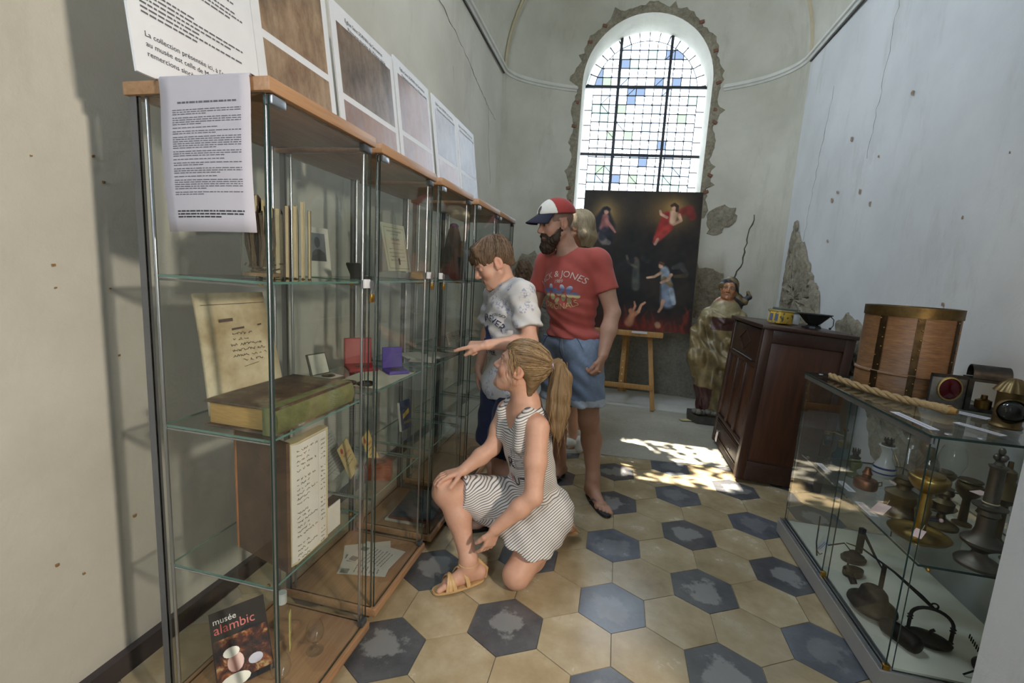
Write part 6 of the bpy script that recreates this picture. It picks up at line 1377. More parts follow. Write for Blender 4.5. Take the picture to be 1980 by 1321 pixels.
# ------------------------------------------------------------------ man in red T-shirt and cap
base = A_(-.25, .95, 0.0); man = thing('person', 'bearded man in a red printed T-shirt, denim shorts and cap', 'person', tuple(base))
shL, shR, pel = A_(-.212, .905, 1.412), A_(-.535, 1.085, 1.392), A_(-.330, .985, .93)
Hm = head_frame((-.470, .945, 1.612), (-.80, -.52, -.20), 1.03, .03)
B = Field(); Lm, Fm, Um, mid = torso(B, shL, shR, pel, None, .172, .112)
nb = A_(-.385, .985, 1.44); add_head(B, Hm, nb, .056, jaw=1.04); B.cap(nb, shL + A_(-.04, .02, .01), .045, .04, .04); B.cap(nb, shR + A_(.04, -.02, .01), .045, .04, .04)
elL, wrL = A_(-.108, .885, 1.135), A_(-.140, .815, .895); limb(B, [shL, (shL + elL) / 2, elL, elL * .6 + wrL * .4, wrL], [.056, .052, .043, .045, .029])
elR, wrR = A_(-.600, 1.085, 1.10), A_(-.575, .985, .885); limb(B, [shR, (shR + elR) / 2, elR, elR * .6 + wrR * .4, wrR], [.056, .052, .043, .045, .029])
fist = [[.75, .95, .6], [.8, 1.0, .6], [.85, 1.0, .6], [.9, 1.0, .6]]
add_hand(B, wrL, A_(-.18, -.22, -.95), A_(-.85, .35, .1), -1, fist, 1.05, (.35, .1)); add_hand(B, wrR, A_(.1, -.25, -.95), A_(.85, .3, .1), 1, fist, 1.05, (.35, .1))
hL, knL, anL = A_(-.245, .93, .90), A_(-.188, .885, .49), A_(-.135, .885, .10); hR, knR, anR = A_(-.42, 1.03, .90), A_(-.405, 1.05, .49), A_(-.365, 1.13, .10)
for h_, k_, a_ in ((hL, knL, anL), (hR, knR, anR)):
    limb(B, [h_, (h_ + k_) / 2, k_], [.092, .080, .058], .03); limb(B, [k_, k_ * .68 + a_ * .32 + A_(.008, .018, 0), a_ + A_(0, .0, .05), a_], [.056, .058, .038, .036], .03); B.ell(k_ + A_(-.01, -.03, -.005), A_(.036, .03, .042), None, .03)
add_foot(B, A_(-.150, .935, .028), A_(-.040, .715, .022), anL, 1.05); add_foot(B, A_(-.345, 1.17, .028), A_(-.43, .94, .022), anR, 1.05)
HB = lambda c, r: (A_(*c) - r, A_(*c) + r)
def beard_pred(q): return (q[:, 2] < -.020 + .5 * np.clip(q[:, 1] - .05, -1, 0) * 0) & (q[:, 1] > .022) & (q[:, 2] > -.112) & ~((np.abs(q[:, 0]) < .045) & (q[:, 2] > -.040) & (q[:, 1] > .055)) & (q[:, 2] < -.012 - .9 * np.clip(q[:, 1] - .02, 0, .06))
fc = face_color(Hm, (190, 146, 122), (160, 100, 90), (50, 36, 26), (58, 44, 32))
def man_col(V):
    C = fc(V); q = Hm.loc(V); m = beard_pred(q) | ((np.abs(q[:, 0]) < .034) & (np.abs(q[:, 2] + .0425) < .0075) & (q[:, 1] > .07)); C[m] = C[m] * .25 + np.array(srgb(58, 42, 32)[:3]) * .75
    s = (q[:, 2] > .0 - .9 * np.clip(-q[:, 1] - .03, 0, 1)) & (q[:, 1] < .058 - .0 * q[:, 2]) & (np.abs(q[:, 0]) > .04) & (q[:, 2] > -.03) & ~((np.abs(q[:, 1] + .012) < .028) & (np.abs(q[:, 2]) < .036) & (np.abs(q[:, 0]) > .073)) & ((q[:, 1] < -.02) | (q[:, 2] > .02)) & (q[:, 1] < .05); s |= (q[:, 1] < -.06) & (q[:, 2] > -.055); C[s] = C[s] * .35 + np.array(srgb(74, 60, 48)[:3]) * .65
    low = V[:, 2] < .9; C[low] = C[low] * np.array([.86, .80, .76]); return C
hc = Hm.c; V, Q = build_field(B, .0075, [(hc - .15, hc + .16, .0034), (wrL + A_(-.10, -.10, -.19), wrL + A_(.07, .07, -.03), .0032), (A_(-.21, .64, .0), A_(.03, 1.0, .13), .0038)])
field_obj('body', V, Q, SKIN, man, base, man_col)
# beard
F = Field(); p, s_, ax = Hm.p, Hm.s, Hm.ax
for q in (-1, 1): F.cap(p(q * .066, .006, -.028), p(q * .050, .045, -.075), .015 * s_, .021 * s_, .02); F.cap(p(q * .050, .045, -.075), p(0, .078, -.112), .021 * s_, .028 * s_, .03); F.cap(p(q * .030, .084, -.048), p(q * .036, .072, -.075), .008 * s_, .012 * s_, .015); F.cap(p(0, .0935, -.0425), p(q * .030, .083, -.050), .0058 * s_, .006 * s_, .008)
F.ell(p(0, .058, -.118), A_(.036, .034, .028) * s_, ax, .03)
F.fn('d', lambda P: .0018 * np.sin(P @ (Hm.L * 420 + Hm.U * 90)) + .0016 * np.sin(P @ (Hm.F * 380 - Hm.U * 120)))
BRD = hair_mat('dark_beard', (26, 18, 13), (48, 34, 25), (84, 62, 44)); V, Q = build_field(F, .0035); field_obj('beard', V, Q, BRD, man, base, None, None, lambda V: np.c_[Hm.loc(V)[:, 0] * 12, Hm.loc(V)[:, 2] * 3, Hm.loc(V)[:, 1] * 12])
# cap
F = Field(); F.ell(p(0, -.006, .056), A_(.092, .113, .092) * s_, ax, .01); F.above(p(0, .0, .060), Hm.U - Hm.F * .08)
V, Q = build_field(F, .0026); Hcap = Hm
def cap_col(V):
    q = Hm.loc(V); C = np.tile(np.array(srgb(164, 66, 60)[:3]), (len(V), 1)); C[q[:, 1] > .022 + .10 * (q[:, 2] - .05)] = np.array(srgb(226, 220, 208)[:3]); C[np.abs(q[:, 1] - (.022 + .1 * (q[:, 2] - .05))) < .0022] = np.array(srgb(150, 60, 56)[:3]); return C
capo, cv, cq = field_obj('cap', V, Q, CLOTH, man, base, cap_col)
mb = MB(); n_ = 18
for j in range(7):
    for i in range(n_ + 1):
        a = -1.15 + 2.3 * i / n_; rr_ = j / 6; x = math.sin(a) * .088; y0 = math.cos(a) * .100; y = y0 + rr_ * (.082 * math.cos(a * .95) ** .8 if abs(a) < 1.5 else 0); z = .072 - rr_ * .036 - .026 * (x / .088) ** 2 * (.25 + .75 * rr_)
        mb.v.append(tuple(p(x, y, z) - base))
mb.f = [(j * (n_ + 1) + i, j * (n_ + 1) + i + 1, (j + 1) * (n_ + 1) + i + 1, (j + 1) * (n_ + 1) + i) for j in range(6) for i in range(n_)]; mb.mi = [0] * len(mb.f); o = mb.build('brim', simple('navy_twill', (34, 34, 52), .85, 0, .1, 60, .2), capo, 60); sm = o.modifiers.new('s', 'SOLIDIFY'); sm.thickness = .005
bv = bvh_of(cv, cq); a, f_ = arc_text('&', .05, None, -.016); decal('cap_emblem', [subdiv_poly(blob2(0, .010, .012, .017)), subdiv_poly(blob2(.002, -.012, .009, .012))], bv, p(.012, .0, .085), Hm.L, Hm.F, Hm.U, simple('grey_emblem', (86, 74, 66), .8, 0, .5, 300), capo, base)
MB().ball(p(0, -.004, .142) - base, .006, 10, (1, 1, .5)).build('cap_button', simple('cap_red', (150, 50, 48), .8), capo, 60)
MB().ball(p(.086, .0, -.026) - base, .0035, 10).build('ear_stud', CHROME, man, 60); MB().ball(p(-.086, .0, -.026) - base, .0035, 10).build('ear_stud', CHROME, man, 60)
# T-shirt
F = Field(); torso(F, shL, shR, pel + A_(0, 0, .02), None, .172, .114, .016); F.cap(nb + A_(.01, .005, -.02), shL + A_(-.03, .01, .012), .058, .058, .05); F.cap(nb + A_(-.01, -.005, -.02), shR + A_(.03, -.01, .012), .058, .058, .05)
slL, slR = shL * .42 + elL * .58, shR * .42 + elR * .58; F.cap(shL, slL, .066, .071, .03, cut=0.0); F.cap(shR, slR, .066, .071, .03, cut=0.0)
F.fn('d', lambda P: np.clip(1.28 - P[..., 2], 0, .3) / .3 * (.0060 * np.sin(P[..., 2] * 105 + 5 * np.sin(P @ Lm * 9) + P @ Lm * 8) + .0042 * np.sin(P[..., 2] * 61 + P @ Lm * 34 + 1)) + .003 * np.sin(P @ (Lm * 55 + Um * 38)) * np.exp(-(((P - shL) ** 2).sum(-1)) / .02) + .0012 * np.sin(P @ A_(60, 40, 50)))
F.above(pel + A_(0, 0, .035), A_(.02, 0, 1), .006); F.cap(nb + A_(0, 0, -.01), Hm.p(0, -.02, -.07), .068, .068, .008, op='s')
V, Q = build_field(F, .0058); RED = srgb(188, 74, 68)
tee, tv_, tq = field_obj('t_shirt', V, Q, CLOTH, man, base, (178, 86, 76)); bv = bvh_of(tv_, tq)
O = mid - Um * .155 + Lm * .0
ar = lambda tx, sz, R, cu, sh=0: arc_text(tx, sz, R, cu, sh)
PRT = NT('faded_sunset_print'); gz = PRT.coords('Generated'); sp = PRT.n('ShaderNodeSeparateXYZ'); PRT.l(gz, sp.inputs[0]); PRT = PRT.set(PRT.ramp(sp.outputs[2], [(.1, srgb(176, 156, 104)), (.36, srgb(150, 140, 100)), (.46, srgb(214, 190, 128)), (.55, srgb(120, 112, 132)), (.75, srgb(96, 106, 150)), (.95, srgb(206, 200, 206))]), .85)
CRE = simple('cream_print', (216, 190, 176), .85, 0, .1, 40)
decal('print_lettering', [ar('JACK & JONES', .050, .24, .074)], bv, O, Lm, Fm, Um, CRE, tee, base, .0022); decal('print_lettering', [ar('1989', .030, None, .038, .2)], bv, O, Lm, Fm, Um, CRE, tee, base, .0022); decal('print_lettering', [ar('ORIGINALS', .048, -.30, -.112)], bv, O, Lm, Fm, Um, simple('sand_print', (200, 168, 116), .85), tee, base, .0022)
fl = []
for cx, cy_, k0 in ((-.062, -.012, .2), (.040, -.018, .7)):
    for k in range(5): t_ = k0 + k * 2 * PI / 5; fl.append(subdiv_poly(blob2(cx + .036 * math.cos(t_), cy_ + .028 * math.sin(t_), .022, .0155, t_, 18)))
fl += [subdiv_poly(blob2(.10, -.035, .024, .016, -.6)), subdiv_poly(blob2(-.012, -.060, .018, .012, .8)), subdiv_poly(blob2(.066, -.066, .014, .018, .4)), subdiv_poly(blob2(-.012, -.078, .010, .008, 0)), subdiv_poly(blob2(-.10, -.045, .020, .014, .5))]
decal('print_flowers', fl, bv, O, Lm, Fm, Um, PRT, tee, base, .0020)
decal('hem_tag', [subdiv_poly([(.118, -.375), (.128, -.375), (.128, -.345), (.118, -.345)], 2)], bv, O, Lm, Fm, Um, simple('white_tag', (220, 210, 200), .8), tee, base, .003)
# necklace
MB().tube([tuple(nb - base + .064 * (math.cos(t) * Lm + math.sin(t) * Fm) + A_(0, 0, .026 - .028 * max(0, math.sin(t)))) for t in [2 * PI * k / 40 for k in range(41)]], .0011, 5, cap=False).build('necklace', metal('silver_chain', (210, 206, 196), .2), man, 60)
# denim shorts
F = Field(); F.ell(pel, A_(.182, .130, .135), np.array([Lm, Fm, Um]), .04)
for h_, k_ in ((hL, knL), (hR, knR)): e_ = h_ * .22 + k_ * .78; F.cap(h_, e_, .108, .098, .035, cut=0.0); F.cap(h_ * .30 + k_ * .70, e_ - unit(k_ - h_) * .0, .1025, .1035, .004, cut=0.004)
F.above(pel + A_(0, 0, .085), A_(0, 0, -1)) if False else F.fn('i', lambda P: P[..., 2] - (pel[2] + .075), .004)
F.fn('d', lambda P: .0035 * np.sin(P[..., 2] * 70 + P @ A_(40, 22, 0)) * np.clip(.95 - P[..., 2], 0, .2) * 5 + .0018 * np.sin(P @ A_(90, 60, 70)))
F.cap(pel + Fm * .15 + A_(0, 0, -.10), pel - Fm * .15 + A_(0, 0, -.24), .012, .018, .03, op='s')
V, Q = build_field(F, .006)
def den(V):
    C = np.tile(np.array(srgb(116, 128, 148)[:3]), (len(V), 1)); w = np.clip(np.sin(V[:, 2] * 11 + V[:, 0] * 9) * .5 + .5, 0, 1)[:, None]; C = C * (1 - .35 * w) + np.array(srgb(158, 172, 190)[:3]) * .35 * w
    for h_, k_ in ((hL, knL), (hR, knR)): u = unit(k_ - h_); t = (V - (h_ * .22 + k_ * .78)) @ u; m = (t > -.036) & (np.linalg.norm(V - h_ - ((V - h_) @ u)[:, None] * u, axis=1) < .13) & (V[:, 2] < .68); C[m] = np.array(srgb(178, 184, 192)[:3])
    return C
so_, sv_, sq_ = field_obj('denim_shorts', V, Q, DENIM, man, base, den); bvd = bvh_of(sv_, sq_)
def seam(pts, nm='seam', w=.0016, m=None):
    P = []
    for a, b in pts:
        h = bvd.ray_cast(Vector(pel + Lm * a + Um * b + Fm * .4), Vector(-Fm))
        if h[0] is not None: P.append(h[0] + Vector(Fm) * .001 - Vector(base))
    if len(P) > 2: MB().tube(P, w, 5).build(nm, m or simple('denim_stitch', (78, 90, 116), .8), so_, 60)
seam([(.0, .06 - .012 * k) for k in range(14)], 'fly_seam', .002); seam([(.014 + .012 * math.sin(k / 9 * 1.6), .05 - .014 * k) for k in range(9)], 'fly_stitch', .0012, simple('pale_stitch', (176, 168, 150), .8))
for sg in (-1, 1): seam([(sg * (.075 + .07 * k / 8), .055 - .075 * (k / 8) ** 2) for k in range(9)], 'pocket_seam', .002)
seam([(-.16 + .02 * k, .045) for k in range(17)], 'waistband_seam', .002); decal('trouser_button', [subdiv_poly(blob2(0, .058, .008, .008))], bvd, pel, Lm, Fm, Um, metal('copper_button', (150, 110, 80), .4), so_, base, .003)
# flip-flops
def flipflop(heel, toe, ank, parent, base, name='flip_flop'):
    heel, toe = np.asarray(heel, float), np.asarray(toe, float); d = toe - heel; L = np.linalg.norm(d); d = d / L; l = A_(-d[1], d[0], 0); pts = []
    for k in range(28): t = 2 * PI * k / 28; u = .5 - .5 * math.cos(t); wv = (.032 + .014 * u) * (1 if math.sin(t) > 0 else .92); y = math.copysign(abs(math.sin(t)) ** .75, math.sin(t)) * wv; q = heel - d * .030 + d * (L + .052) * u + l * y; pts.append((q[0] - base[0], q[1] - base[1]))
    o = MB().prism(pts, 'Z', .002, .018).build(name, simple('black_rubber', (34, 32, 30), .6, 0, .15, 30, .1), parent, 40)
    a = heel + d * L * .74 + A_(0, 0, .022) - base; top = heel + d * L * .62 + A_(0, 0, .056) - base
    for sx in (-1, 1): MB().tube([tuple(a + d * .01), tuple(a * .5 + top * .5 + l * sx * .012 + A_(0, 0, .004)), tuple(heel + d * L * .52 - base + l * sx * .030 + A_(0, 0, .048)), tuple(heel + d * L * .36 - base + l * sx * .043 + A_(0, 0, .014))], [.005, .007, .007, .005], 8, flat=.5).build('strap', simple('grey_strap', (92, 88, 86), .6), o, 60)
flipflop(A_(-.150, .935, 0), A_(-.040, .715, 0), anL, man, base); flipflop(A_(-.345, 1.17, 0), A_(-.43, .94, 0), anR, man, base)

# ------------------------------------------------------------------ boy pointing at the cabinet
base = A_(-.60, .46, 0.0); boy = thing('person', 'boy in a white printed T-shirt pointing at the cabinet glass', 'person', tuple(base))
shL, shR, pel = A_(-.522, .352, 1.228), A_(-.712, .588, 1.222), A_(-.605, .490, .775)
Hb = head_frame((-.695, .448, 1.362), (-.80, -.34, -.50), .98, .04)
B = Field(); Lb, Fb, Ub, mid = torso(B, shL, shR, pel, None, .132, .088)
nb = A_(-.628, .478, 1.245); add_head(B, Hb, nb, .044, True, .96); B.cap(nb, shL + A_(-.03, .03, .01), .036, .034, .04); B.cap(nb, shR + A_(.03, -.03, .01), .036, .034, .04)
elL, wrL = A_(-.462, .300, 1.012), A_(-.640, .198, .997); limb(B, [shL, (shL + elL) / 2, elL, elL * .65 + wrL * .35, wrL], [.044, .040, .034, .036, .024])
pt_ = [[.18, .06, .04], [1.25, 1.5, .8], [1.3, 1.5, .8], [1.35, 1.5, .8]]
add_hand(B, wrL, A_(-1, -.08, -.10), A_(-.1, .25, -.95), 1, pt_, .95, (.25, .0), .0088, .02)
elR, wrR = A_(-.760, .625, .985), A_(-.792, .595, .80); limb(B, [shR, (shR + elR) / 2, elR, wrR], [.044, .040, .034, .024]); rel = [[.3, .4, .3]] * 4; add_hand(B, wrR, A_(0, -.1, -1), A_(.9, .3, 0), 1, rel, .92)
hL, knL, anL = A_(-.545, .435, .74), A_(-.60, .385, .42), A_(-.60, .43, .075); hR, knR, anR = A_(-.665, .55, .74), A_(-.69, .54, .42), A_(-.66, .57, .075)
for h_, k_, a_ in ((hL, knL, anL), (hR, knR, anR)): limb(B, [h_, (h_ + k_) / 2, k_], [.072, .062, .047], .03); limb(B, [k_, k_ * .68 + a_ * .32 + A_(.012, .012, 0), a_ + A_(0, 0, .04), a_], [.046, .046, .031, .030], .03)
add_foot(B, anL + A_(.03, .02, -.05), anL + A_(-.15, -.10, -.055), anL, .92); add_foot(B, anR + A_(.03, .02, -.05), anR + A_(-.15, -.10, -.055), anR, .92)
fc = face_color(Hb, (200, 154, 130), (172, 106, 96), (96, 70, 48), (70, 60, 50), None, .0042); hc = Hb.c
V, Q = build_field(B, .0072, [(hc - .145, hc + .15, .0034), (wrL + A_(-.215, -.07, -.085), wrL + A_(.03, .07, .05), .0030)]); field_obj('body', V, Q, SKIN, boy, base, fc)
def hair_cap(H, g, front, side, nape, h=.0038, extra=None, groove=.0016, freq=46):
    """hair shell over the skull, cut along the hairline"""
    F = Field(); p, s = H.p, H.s; F.ell(p(0, -.012, .050), A_(.077 + g, .097 + g, .080 + g) * s, H.ax, .02)
    if extra: extra(F)
    def line(P):
        q = H.loc(P); f, u, l = q[..., 1], q[..., 2], np.abs(q[..., 0]); t = np.clip((f + .08) / .15, 0, 1); hl = nape + (side - nape) * np.clip(t * 2, 0, 1) + (front - side) * np.clip(t * 2 - 1, 0, 1) ** 1.5
        ear = np.exp(-((f + .012) / .022) ** 2) * .028 * (l > .05); return (hl + ear - u) * .9 * s
    F.fn('d', lambda P: .011 * np.exp(-np.clip(-line(P), 0, .1) / .016) * (H.loc(P)[..., 1] < .045), .01); F.fn('i', line, .006); F.fn('d', lambda P: groove * np.sin(freq * np.arctan2(H.loc(P)[..., 0], -H.loc(P)[..., 1] - .02 + .6 * 0) + 9 * H.loc(P)[..., 2] / .05) + .0012 * np.sin(P @ A_(170, 210, 130))); return build_field(F, h)
def boy_extra(F):
    p, s = Hb.p, Hb.s
    for k in range(13): l1 = -.066 + .011 * k; F.chain([p(.02 + l1 * .35, -.01, .122), p(.012 + l1 * .75, .062, .108), p(l1 * 1.02 - .006, .098 - abs(l1) * .55, .070), p(l1 * 1.05 - .012, .103 - abs(l1) * .62, .040 + .006 * (k % 3))], [.016 * s, .014 * s, .009 * s, .003 * s], .006)
    F.cap(p(.04, -.06, .09), p(.026, -.078, -.03), .03 * s, .020 * s, .03); F.cap(p(-.04, -.06, .09), p(-.026, -.078, -.03), .03 * s, .020 * s, .03)
V, Q = hair_cap(Hb, .011, .026, -.004, -.085, extra=boy_extra); BH = hair_mat('light_brown_hair', (40, 29, 20), (84, 64, 46), (142, 114, 86))
def swirl(H):
    def f(V): q = H.loc(V) - np.array((.01, -.05, .11)); return np.c_[np.arctan2(q[:, 0], q[:, 1]), np.linalg.norm(q, axis=1) * 3, q[:, 2] * 0]
    return f
bh, _, _ = field_obj('hair', V, Q, BH, boy, base, None, None, swirl(Hb)); cr = Hb.ax.T @ A_(.1, -.42, .9)
def ringdirs(H, n, seed, lo_f=.25):
    r = random.Random(seed); out = []
    for k in range(n):
        a = r.uniform(-PI, PI); f = math.cos(a); u = (.52 if f > .3 else .0 if f > -.5 else -.35) + r.uniform(-.12, .3); out.append(H.ax.T @ A_(math.sin(a), f, u))
    return out
for q_, (m_, sd) in enumerate(((simple('dark_lock', (48, 35, 24), .6, 0, .2, 50), 1), (simple('mid_lock', (96, 74, 54), .55, 0, .2, 50), 2), (simple('light_lock', (138, 110, 82), .5, 0, .2, 50), 3))): strands(bh, base, V, Q, Hb.p(0, 0, .03), ringdirs(Hb, 230, sd), cr, m_, 9, .0007, .0007, sd, .96)
F = Field(); torso(F, shL, shR, pel, None, .134, .092, .018); F.cap(nb + A_(.01, -.005, -.02), shL + A_(-.02, .02, .01), .046, .048, .05); F.cap(nb + A_(-.01, .005, -.02), shR + A_(.02, -.02, .01), .046, .048, .05)
slL, slR = shL * .30 + elL * .70, shR * .30 + elR * .70; F.cap(shL, slL, .056, .070, .03, cut=0.0); F.cap(shR, slR, .056, .068, .03, cut=0.0); F.ell(pel + A_(0, 0, -.02), A_(.150, .112, .11), np.array([Lb, Fb, Ub]), .05)
F.fn('d', lambda P: .0030 * np.sin(P @ A_(58, 20, 66) + 3 * np.sin(P[..., 2] * 12)) + .0024 * np.sin(P @ A_(-40, 62, 74) + 1))
F.above(pel + A_(0, 0, -.065), A_(-.25, -.1, 1), .005); F.cap(nb + A_(-.004, 0, -.005), Hb.p(0, -.02, -.07), .056, .056, .006, op='s')
V, Q = build_field(F, .0056)
TW = NT('white_floral_jersey'); v = TW.coords('Object'); vo = TW.n('ShaderNodeTexVoronoi'); vo.inputs['Scale'].default_value = 17; TW.l(v, vo.inputs[0]); nz = TW.noise(v, 90, 4, .7, .4); m1 = TW.ramp(vo.outputs['Distance'], [(.34, (1, 1, 1)), (.46, (0, 0, 0))]); m2 = TW.ramp(nz, [(.50, (0, 0, 0)), (.56, (.75,) * 3)]); c = TW.mix(TW.mix(1.0, m1, m2, 'MULTIPLY'), srgb(196, 191, 186), srgb(118, 122, 152)); TW.bump(TW.noise(v, 400, 2), .1, .002); TW = TW.set(c, .88, 0, .15)
tee, tv_, tq = field_obj('t_shirt', V, Q, TW, boy, base); bv = bvh_of(tv_, tq); NAVY = simple('navy_print', (38, 42, 72), .85, 0, .2, 60)
O = mid - Ub * .19
decal('print_lettering', [arc_text('WHEREVER', .044, .13, .058)], bv, O, Lb, Fb, Ub, NAVY, tee, base, .0022); decal('print_lettering', [([(x + .075, y) for x, y in arc_text('YOU GO', .020, .12, .085)[0]], arc_text('YOU GO', .020, .12, .085)[1])], bv, O, Lb, Fb, Ub, NAVY, tee, base, .0022); decal('print_lettering', [arc_text('NEVER', .044, None, -.112)], bv, O, Lb, Fb, Ub, NAVY, tee, base, .0022)
decal('print_emblem', [subdiv_poly(blob2(0, -.015, .026, .045, .1)), subdiv_poly(blob2(.022, -.04, .03, .018, -.3)), subdiv_poly(blob2(-.02, -.05, .026, .014, .2)), subdiv_poly(blob2(-.025, -.005, .010, .028, .4)), subdiv_poly(blob2(0, -.062, .055, .006, 0))], bv, O, Lb, Fb, Ub, simple('indigo_print', (52, 58, 96), .85, 0, .5, 160), tee, base, .0022)
F = Field(); F.ell(pel + A_(0, 0, -.01), A_(.140, .104, .10), np.array([Lb, Fb, Ub]), .04)
for h_, k_ in ((hL, knL), (hR, knR)): F.cap(h_, k_ + A_(0, 0, -.01), .090, .082, .03, cut=0.0)
F.fn('i', lambda P: P[..., 2] - (pel[2] + .02), .004); F.fn('d', lambda P: .003 * np.sin(P @ A_(60, 30, 50)))
V, Q = build_field(F, .007); field_obj('shorts', V, Q, DENIM, boy, base, (44, 48, 68))
flipflop(anL + A_(.03, .02, -.075), anL + A_(-.15, -.10, -.075), anL, boy, base, 'sandal'); flipflop(anR + A_(.03, .02, -.075), anR + A_(-.15, -.10, -.075), anR, boy, base, 'sandal')

# ------------------------------------------------------------------ girl kneeling
base = A_(-.42, .10, 0.0); girl = thing('person', 'girl with a ponytail kneeling in a striped sleeveless dress', 'person', tuple(base))
shL, shR, pel = A_(-.362, .040, .698), A_(-.530, .205, .705), A_(-.335, .215, .262)
Hg = head_frame((-.462, .108, .922), (-.95, .02, .28), .985, -.02)
B = Field(); Lg, Fg, Ug, mid = torso(B, shL, shR, pel, None, .122, .088)
nb = A_(-.437, .128, .745); add_head(B, Hg, nb, .050, True, .95); B.cap(nb + A_(.012, 0, .02), shL + A_(-.02, .03, .010), .044, .036, .05); B.cap(nb + A_(.012, 0, .02), shR + A_(.02, -.03, .010), .044, .036, .05)
elL, wrL = A_(-.346, -.050, .442), A_(-.484, -.092, .300); limb(B, [shL, (shL + elL) / 2, elL, elL * .65 + wrL * .35, wrL], [.050, .045, .036, .038, .025])
add_hand(B, wrL, A_(-.30, -.06, -.95), A_(-.75, .62, .2), -1, [[.25, .3, .2], [.3, .35, .2], [.35, .35, .2], [.4, .4, .2]], .86, (.5, .2))
elR, wrR = A_(-.575, .140, .545), A_(-.675, .045, .462); limb(B, [shR, (shR + elR) / 2, elR, elR * .6 + wrR * .4, wrR], [.048, .043, .035, .036, .025])
add_hand(B, wrR, A_(-.80, -.58, -.16), A_(.1, .1, -1), 1, [[.12, .35, .3], [.10, .4, .3], [.12, .4, .3], [.2, .45, .3]], .86, (.75, .5), .0085, .10)
hL, knL, anL = A_(-.285, .170, .268), A_(-.400, -.018, .066), A_(-.262, .325, .080); hR, knR, anR = A_(-.405, .230, .272), A_(-.732, .004, .372), A_(-.602, -.055, .082)
limb(B, [hL, (hL + knL) / 2, knL], [.085, .072, .054], .03); limb(B, [knL, knL * .65 + anL * .35, anL], [.052, .048, .032], .03); limb(B, [hR, (hR + knR) / 2, knR], [.085, .074, .055], .03); limb(B, [knR, knR * .66 + anR * .34 + A_(.016, .012, 0), anR + A_(0, 0, .035), anR], [.053, .050, .033, .032], .03); B.ell(knR + A_(-.012, -.006, .0), A_(.042, .04, .046), None, .03)
add_foot(B, A_(-.560, -.030, .040), A_(-.708, -.140, .030), anR, .92); fl_ = unit(A_(-.5, .1, .6)); add_foot(B, A_(-.250, .372, .115), A_(-.200, .440, -.010) + A_(.01, -.0, .04), anL, .62, unit(A_(.75, .55, .3)))
fc = face_color(Hg, (200, 152, 126), (172, 106, 96), (110, 80, 54), (66, 64, 60), None, .0035); hc = Hg.c
V, Q = build_field(B, .0072, [(hc - .145, hc + .15, .0034), (wrL + A_(-.12, -.07, -.17), wrL + A_(.05, .07, -.005), .0030), (wrR + A_(-.15, -.15, -.07), wrR + A_(.0, .06, .05), .0030), (A_(-.75, -.20, .0), A_(-.52, .02, .11), .0036)], lo=A_(-.84, -.22, -.004)); field_obj('body', V, Q, SKIN, girl, base, fc)
tie = Hg.p(.0, -.115, .062)
def girl_extra(F):
    for l in (-.035, 0, .035): F.cap(Hg.p(l, -.070, .0), Hg.p(l * .8, -.072, -.085), .030, .016, .03)
    F.cap(Hg.p(0, -.075, .07), tie, .034, .018, .03); F.cap(Hg.p(.05, -.02, .02), Hg.p(.03, -.09, .03), .03, .026, .03); F.cap(Hg.p(-.05, -.02, .02), Hg.p(-.03, -.09, .03), .03, .026, .03)
V, Q = hair_cap(Hg, .008, .066, -.014, -.105, extra=girl_extra, groove=.0)
GHM = hair_mat('dark_blonde_hair', (58, 42, 27), (112, 86, 57), (164, 134, 94))
def toward_tie(V): q = Hg.loc(V) - Hg.loc(tie[None])[0]; return np.c_[np.arctan2(q[:, 0], q[:, 2]), np.linalg.norm(q, axis=1) * 3, q[:, 0] * 0]
hair, _, _ = field_obj('hair', V, Q, GHM, girl, base, None, None, toward_tie); te = tie - Hg.p(0, -.01, .03)
for m_, sd in ((simple('dark_blonde_lock', (84, 62, 38), .55, 0, .2, 50), 4), (simple('blonde_lock', (132, 104, 70), .5, 0, .2, 50), 5), (simple('pale_blonde_lock', (164, 136, 98), .45, 0, .2, 50), 6)): strands(hair, base, V, Q, Hg.p(0, -.01, .03), ringdirs(Hg, 190, sd), te, m_, 10, .0008, .0007, sd, .97)
tail = [tie, tie + A_(.030, .005, .004), tie + A_(.052, .0, -.045), tie + A_(.050, -.012, -.11), tie + A_(.052, -.02, -.18), tie + A_(.050, -.03, -.25), tie + A_(.060, -.035, -.305)]
F = Field(); F.chain(tail, [.016, .026, .036, .042, .040, .028, .008], .02); F.cap(tail[2] + A_(-.02, -.0, -.01), tail[4] + A_(-.025, 0, 0), .03, .028, .02)
def tail_ang(P): return np.arctan2((P - tail[3])[..., 1] + .3 * (P - tail[3])[..., 0], (P - tail[3])[..., 0])
F.fn('d', lambda P: .0028 * np.sin(9 * tail_ang(P) + 14 * P[..., 2]) + .0014 * np.sin(23 * tail_ang(P) + 20 * P[..., 2])); V, Q = build_field(F, .004)
field_obj('ponytail', V, Q, GHM, girl, base, None, None, lambda V: np.c_[tail_ang(V) * .8, V[:, 2] * 2.0, V[:, 0] * 0])
MB().lathe([(.012, -.008), (.020, -.007), (.021, 0), (.020, .007), (.012, .008)], 20, tuple(tie + A_(.008, 0, .002) - base), rot_to((1, 0, -.1))).build('hair_tie', simple('lilac_elastic', (176, 160, 206), .7), girl, 60)
mb = MB(); r = random.Random(3)
for k in range(26):
    a = r.uniform(-.03, .055); st = Hg.p(.079, .045 + r.uniform(-.02, .015), .05 + a * .6); L_ = r.uniform(.06, .15); mb.tube([tuple(st - base), tuple(st - base + A_(.012 + r.uniform(-.01, .01), -.010, -L_ * .5)), tuple(st - base + A_(.022 + r.uniform(-.015, .02), -.004, -L_))], [.0008, .0008, .0003], 4)
